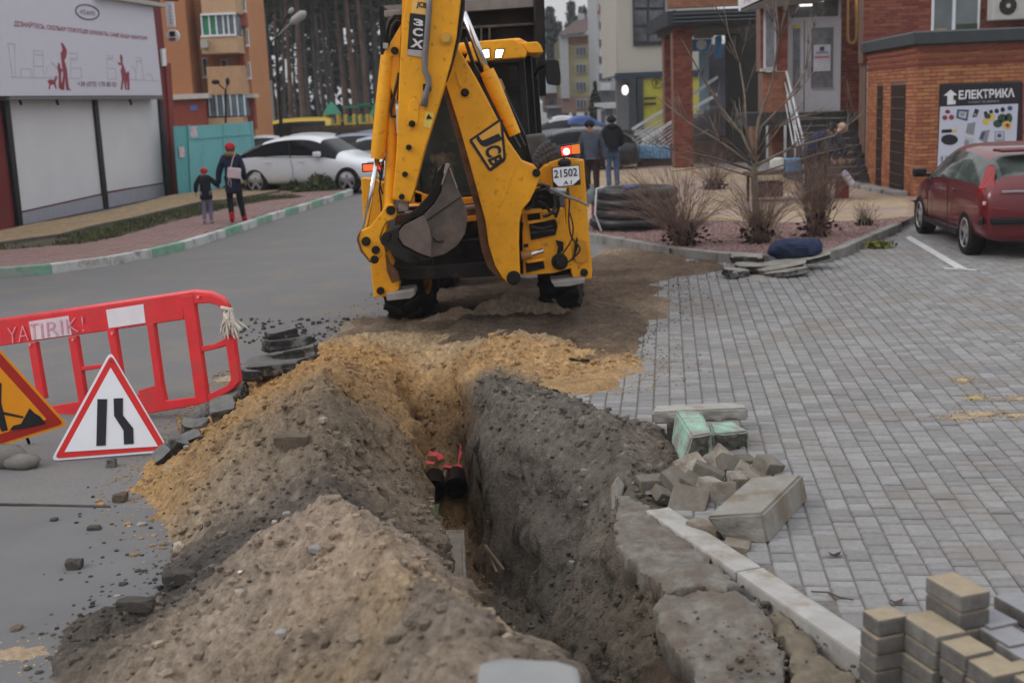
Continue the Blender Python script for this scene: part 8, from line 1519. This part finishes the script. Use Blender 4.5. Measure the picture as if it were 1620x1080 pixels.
for pts, r in ((((1193, 255), (1175, 215), (1140, 170), (1110, 120), (1078, 62)), .028), (((1193, 252), (1200, 190), (1222, 130), (1232, 60), (1226, -20)), .03), (((1190, 262), (1140, 225), (1090, 195), (1035, 150)), .026), (((1191, 270), (1130, 250), (1075, 238), (1020, 232)), .02), (((1196, 262), (1250, 235), (1320, 215), (1352, 190), (1372, 178)), .026),
   (((1193, 250), (1205, 200), (1245, 160), (1275, 110), (1285, 60), (1292, 25)), .022), (((1192, 256), (1180, 200), (1178, 150), (1170, 100), (1152, 50), (1140, -20)), .024), (((1195, 258), (1235, 200), (1262, 185), (1330, 188)), .018), (((1193, 262), (1160, 230), (1120, 205), (1110, 215)), .018), (((1194, 250), (1215, 210), (1252, 185)), .02), (((1190, 280), (1130, 262), (1060, 272)), .014), (((1197, 275), (1290, 245), (1360, 228)), .014)):
    PP = [D(x, y, YT+.25*math.sin(i_*1.3+r*400)) for i_, (x, y) in enumerate(pts)]; branch(PP, r, 2, 0)
# --- black pipe coil, red canister, gas bottle
q = G(1003, 362, .13); cl_ = thing('pipe_coil', 'thick coil of black plastic pipe lying on the bed', 'pipe coil', q); pc_ = M('coil_black', (.016, .017, .02), .38, var=.15)
for k in range(4):
    m = MB(); n = 44; Rm = .66-.03*(k % 2); P = [(Rm*math.cos(2*math.pi*i/n)+.02*k, Rm*.9*math.sin(2*math.pi*i/n)+.15, .12+k*.165) for i in range(n+1)]; m.tube(P, .095, 10, False); m.build('turn', pc_, cl_, smooth=True)
m = MB(); P = [(-.58, -.28, .02), (-.68, -.30, .3), (-.64, -.22, .72), (-.5, -.1, .74)]; m.tube(P, .018, 5); m.build('strap', M('strap_white', (.55, .55, .56), .6), cl_); m = MB(); m.ball((-.1, -.40, .74), (.12, .05, .04), 10); m.build('blue_tie', M('tie_blue', (.05, .09, .30), .5), cl_)
q = G(942, 352, .1); t = thing('fire_extinguisher', 'red canister standing between the machine and the pipe coil', 'canister', q); m = MB(); m.lathe([(0, 0), (.06, 0), (.07, .02), (.07, .28), (.05, .34), (.02, .36), (0, .36)], (0, 0, 0), 'z', 14); m.build('cylinder', M('can_red', (.55, .03, .03), .4), t, smooth=True); m = MB(); m.cyl((0, 0, .36), (0, 0, .42), .02, n=8); m.build('valve', black, t)
q = G(937, 325, .1); m = MB(); m.lathe([(0, 0), (.12, 0), (.13, .04), (.13, .24), (.09, .33), (.04, .36), (.04, .45), (0, .45)], (0, 0, 0), 'z', 16); o = m.build('gas_bottle', M('bottle_grey', (.10, .12, .12), .4), None, smooth=True); o.location = q; tag(o, 'short grey gas bottle beside the pipe coil', 'gas bottle')
# --- blue bundle and slabs on the kerb
q = G(1257, 411, .14); m = MB(); m.ball((0, 0, .14), (.36, .22, .17), 28); m.v = [tuple(Vector(v)+Vector((1, 1, .6))*(.07*mnoise.noise(Vector(v)*5+Vector((3, 1, 2)))+.03*mnoise.noise(Vector(v)*13))+Vector((.05*v[2], 0, 0))) for v in m.v]; m.v = [(v[0], v[1], max(v[2], 0)) for v in m.v]; o = m.build('cloth_bundle', M('bundle_blue', (.028, .036, .075), .85, var=.25, bump=.3), None); o.location = q; tag(o, 'crumpled dark blue jacket lying on the kerb by the stone slabs', 'jacket')
slabm = M('slab_stone', (.30, .285, .255), .9, var=.15, scale=6, rnd=.15, dirt=(.18, .16, .14), dscale=4, dlo=.5, dhi=.65, bump=.4)
gK = 'broken slabs piled against the right-hand kerb'
for i, (x, y, wpx, hpx, Y, rot, lab, mt) in enumerate(((1215, 441, 125, 9, 15.4, (.0, -.02, .1), 'longest dark slab at the bottom of the pile', asphaltchunk), (1165, 434, 46, 10, 15.3, (.1, .12, .4), 'small grey slab at the left end of the pile', slabm), (1245, 434, 66, 9, 15.2, (-.05, -.14, -.2), 'pale-topped slab poking out right at the front of the pile', slabm), (1195, 425, 70, 10, 15.6, (.03, .06, .2), 'grey slab in the middle left of the pile', asphaltchunk),
   (1230, 425, 84, 10, 15.5, (.12, -.12, -.1), 'pale smooth slab slanting across the middle of the pile', slabm), (1180, 412, 56, 12, 15.9, (.1, .05, -.3), 'broad pale slab at the back left against the kerb', slabm), (1262, 412, 96, 8, 15.8, (.05, -.13, .05), 'long thin slab leaning up towards the blue bundle', slabm), (1205, 447, 50, 7, 15.1, (0, .03, .3), 'thin dark slab fallen at the front of the pile', asphaltchunk), (1160, 441, 12, 14, 15.15, (.2, .3, .2), 'tiny pale chip upright at the left end of the pile', slabm))):
    zone_slab(50+i, x, y, wpx, hpx, Y, lab, .6, rot, gK, 'stone_slab', asphaltchunk, 'slab', dz=.02)
m = MB(); q = G(1390, 394); cs = np.random.default_rng(2).normal(size=(240, 3))*np.array((.08, .06, .03))+np.array((q.x, q.y, .06)); o = leafcloud('weed_tuft', cs, .05, M('weed', (.16, .16, .05), .9, var=.3), None, 3); tag(o, 'yellow-green weed tuft growing at the kerb foot', 'weed')
# --- people on the right
q = G(938, 318, .1); person('man in grey jacket and black cap walking behind the machine', (q.x, q.y, .10), R(180-12), 1.76, dict(wrl=(-.30, .02, .88), wrr=(.28, -.02, .88), knl=(-.10, .06, .5), anl=(-.11, .10, .09), tol=(-.12, .26, .04), knr=(.10, .03, .5), anr=(.10, -.14, .12), tor=(.11, -.01, .04), jaw=(.02, .04, 1.55), hed=(.025, .045, 1.63), top=(.02, .04, 1.71)), gry, brn, blk, blk, None, .05, 1.12, None, M('glove_navy', (.04, .05, .14), .8))
q = G(970, 301, .1); person('man in black hooded jacket and jeans standing with his back turned', (q.x, q.y, .10), R(5), 1.78, dict(wrl=(-.20, .18, 1.05), ell=(-.27, -.02, 1.14), wrr=(.16, .2, 1.05), elr=(.26, .0, 1.14)), blk, jean, blk, blk, None, .02, 1.15, blk)
bend = dict(pel=(0, 0, .95), wai=(0, .08, 1.08), che=(0, .24, 1.25), nek=(0, .36, 1.37), jaw=(0, .43, 1.40), hed=(0, .48, 1.45), top=(0, .52, 1.50), shl=(-.17, .29, 1.32), ell=(-.24, .36, 1.04), wrl=(-.15, .52, .84), shr=(.17, .29, 1.32), elr=(.24, .38, 1.04), wrr=(.14, .54, .84))
q = G(1296, 318, .13); person('person in navy jacket bending down behind the dark red shrub', (q.x-.25, q.y-.2, .13), R(-80), 1.72, bend, nav, blk, blk, None, M('hair_black', (.02, .018, .018), .8), .02, 1.15)
person('person in beige knitted hat and dark coat bending beside the steps', (q.x+.12, q.y+.35, .13), R(-75), 1.68, bend, M('coat_slate', (.035, .04, .05), .9, var=.2), blk, blk, M('hat_beige', (.38, .25, .19), .9, bump=.3), None, .2, 1.12)
for nm, lab, cat, px, py, Y, sz, mt in (('bucket_container', 'white plastic container on the stall beside the bent people', 'container', 1229, 259, 24.5, (.26, .24, .24), M('box_white', (.52, .53, .50), .6)), ('blue_container', 'blue plastic container next to the white one', 'container', 1254, 266, 24.5, (.34, .3, .40), M('box_blue', (.08, .20, .36), .5)), ('shopping_bag', 'dark red shopping bag hanging by the steps', 'bag', 1332, 300, 24.6, (.26, .18, .42), M('bag_red', (.17, .03, .03), .7, var=.3)), ('white_bag', 'white and lilac carrier bag beside the red bag', 'bag', 1341, 282, 24.4, (.14, .14, .34), M('bag_white', (.55, .50, .60), .5, var=.2))):
    m = MB(); m.box((0, 0, 0), sz, Matrix.Rotation(R(-35 if 'white_bag' in nm else 0), 3, 'Y')); o = m.build(nm, mt, None, bevel=.05, seg=3); o.location = D(px, py, Y); tag(o, lab, cat)
stl = thing('stall_table', 'low trestle stall behind the shrubs holding plastic containers', 'stall', (G(1240, 318, .13))); m = MB(); m.box((0, .1, .58), (1.5, .7, .05)); m.build('table_top', M('table_brown', (.10, .07, .06), .9), stl)
for s in (-.65, .65):
    for u in (-.2, .4): m = MB(); m.box((s, u, .28), (.05, .05, .56)); m.build('leg', dsteel, stl)
m = MB(); m.box((-.3, .1, .25), (.5, .5, .3)); m.build('box', M('box_brown', (.08, .05, .05), .9), stl)
# ------------------------------------------------------------------ damp winter air
hm = bpy.data.materials.new('air'); hm.use_nodes = True; hn = hm.node_tree.nodes; hn.clear(); ho = hn.new('ShaderNodeOutputMaterial'); hv = hn.new('ShaderNodeVolumePrincipled'); hv.inputs['Color'].default_value = (.93, .95, 1, 1); hv.inputs['Density'].default_value = 0.0007; hv.inputs['Anisotropy'].default_value = .1
hm.node_tree.links.new(hv.outputs[0], ho.inputs['Volume']); m = MB(); m.box((0, 75, 11.6), (150, 175, 27.4)); o = m.build('haze', hm); tag(o, kind='stuff')
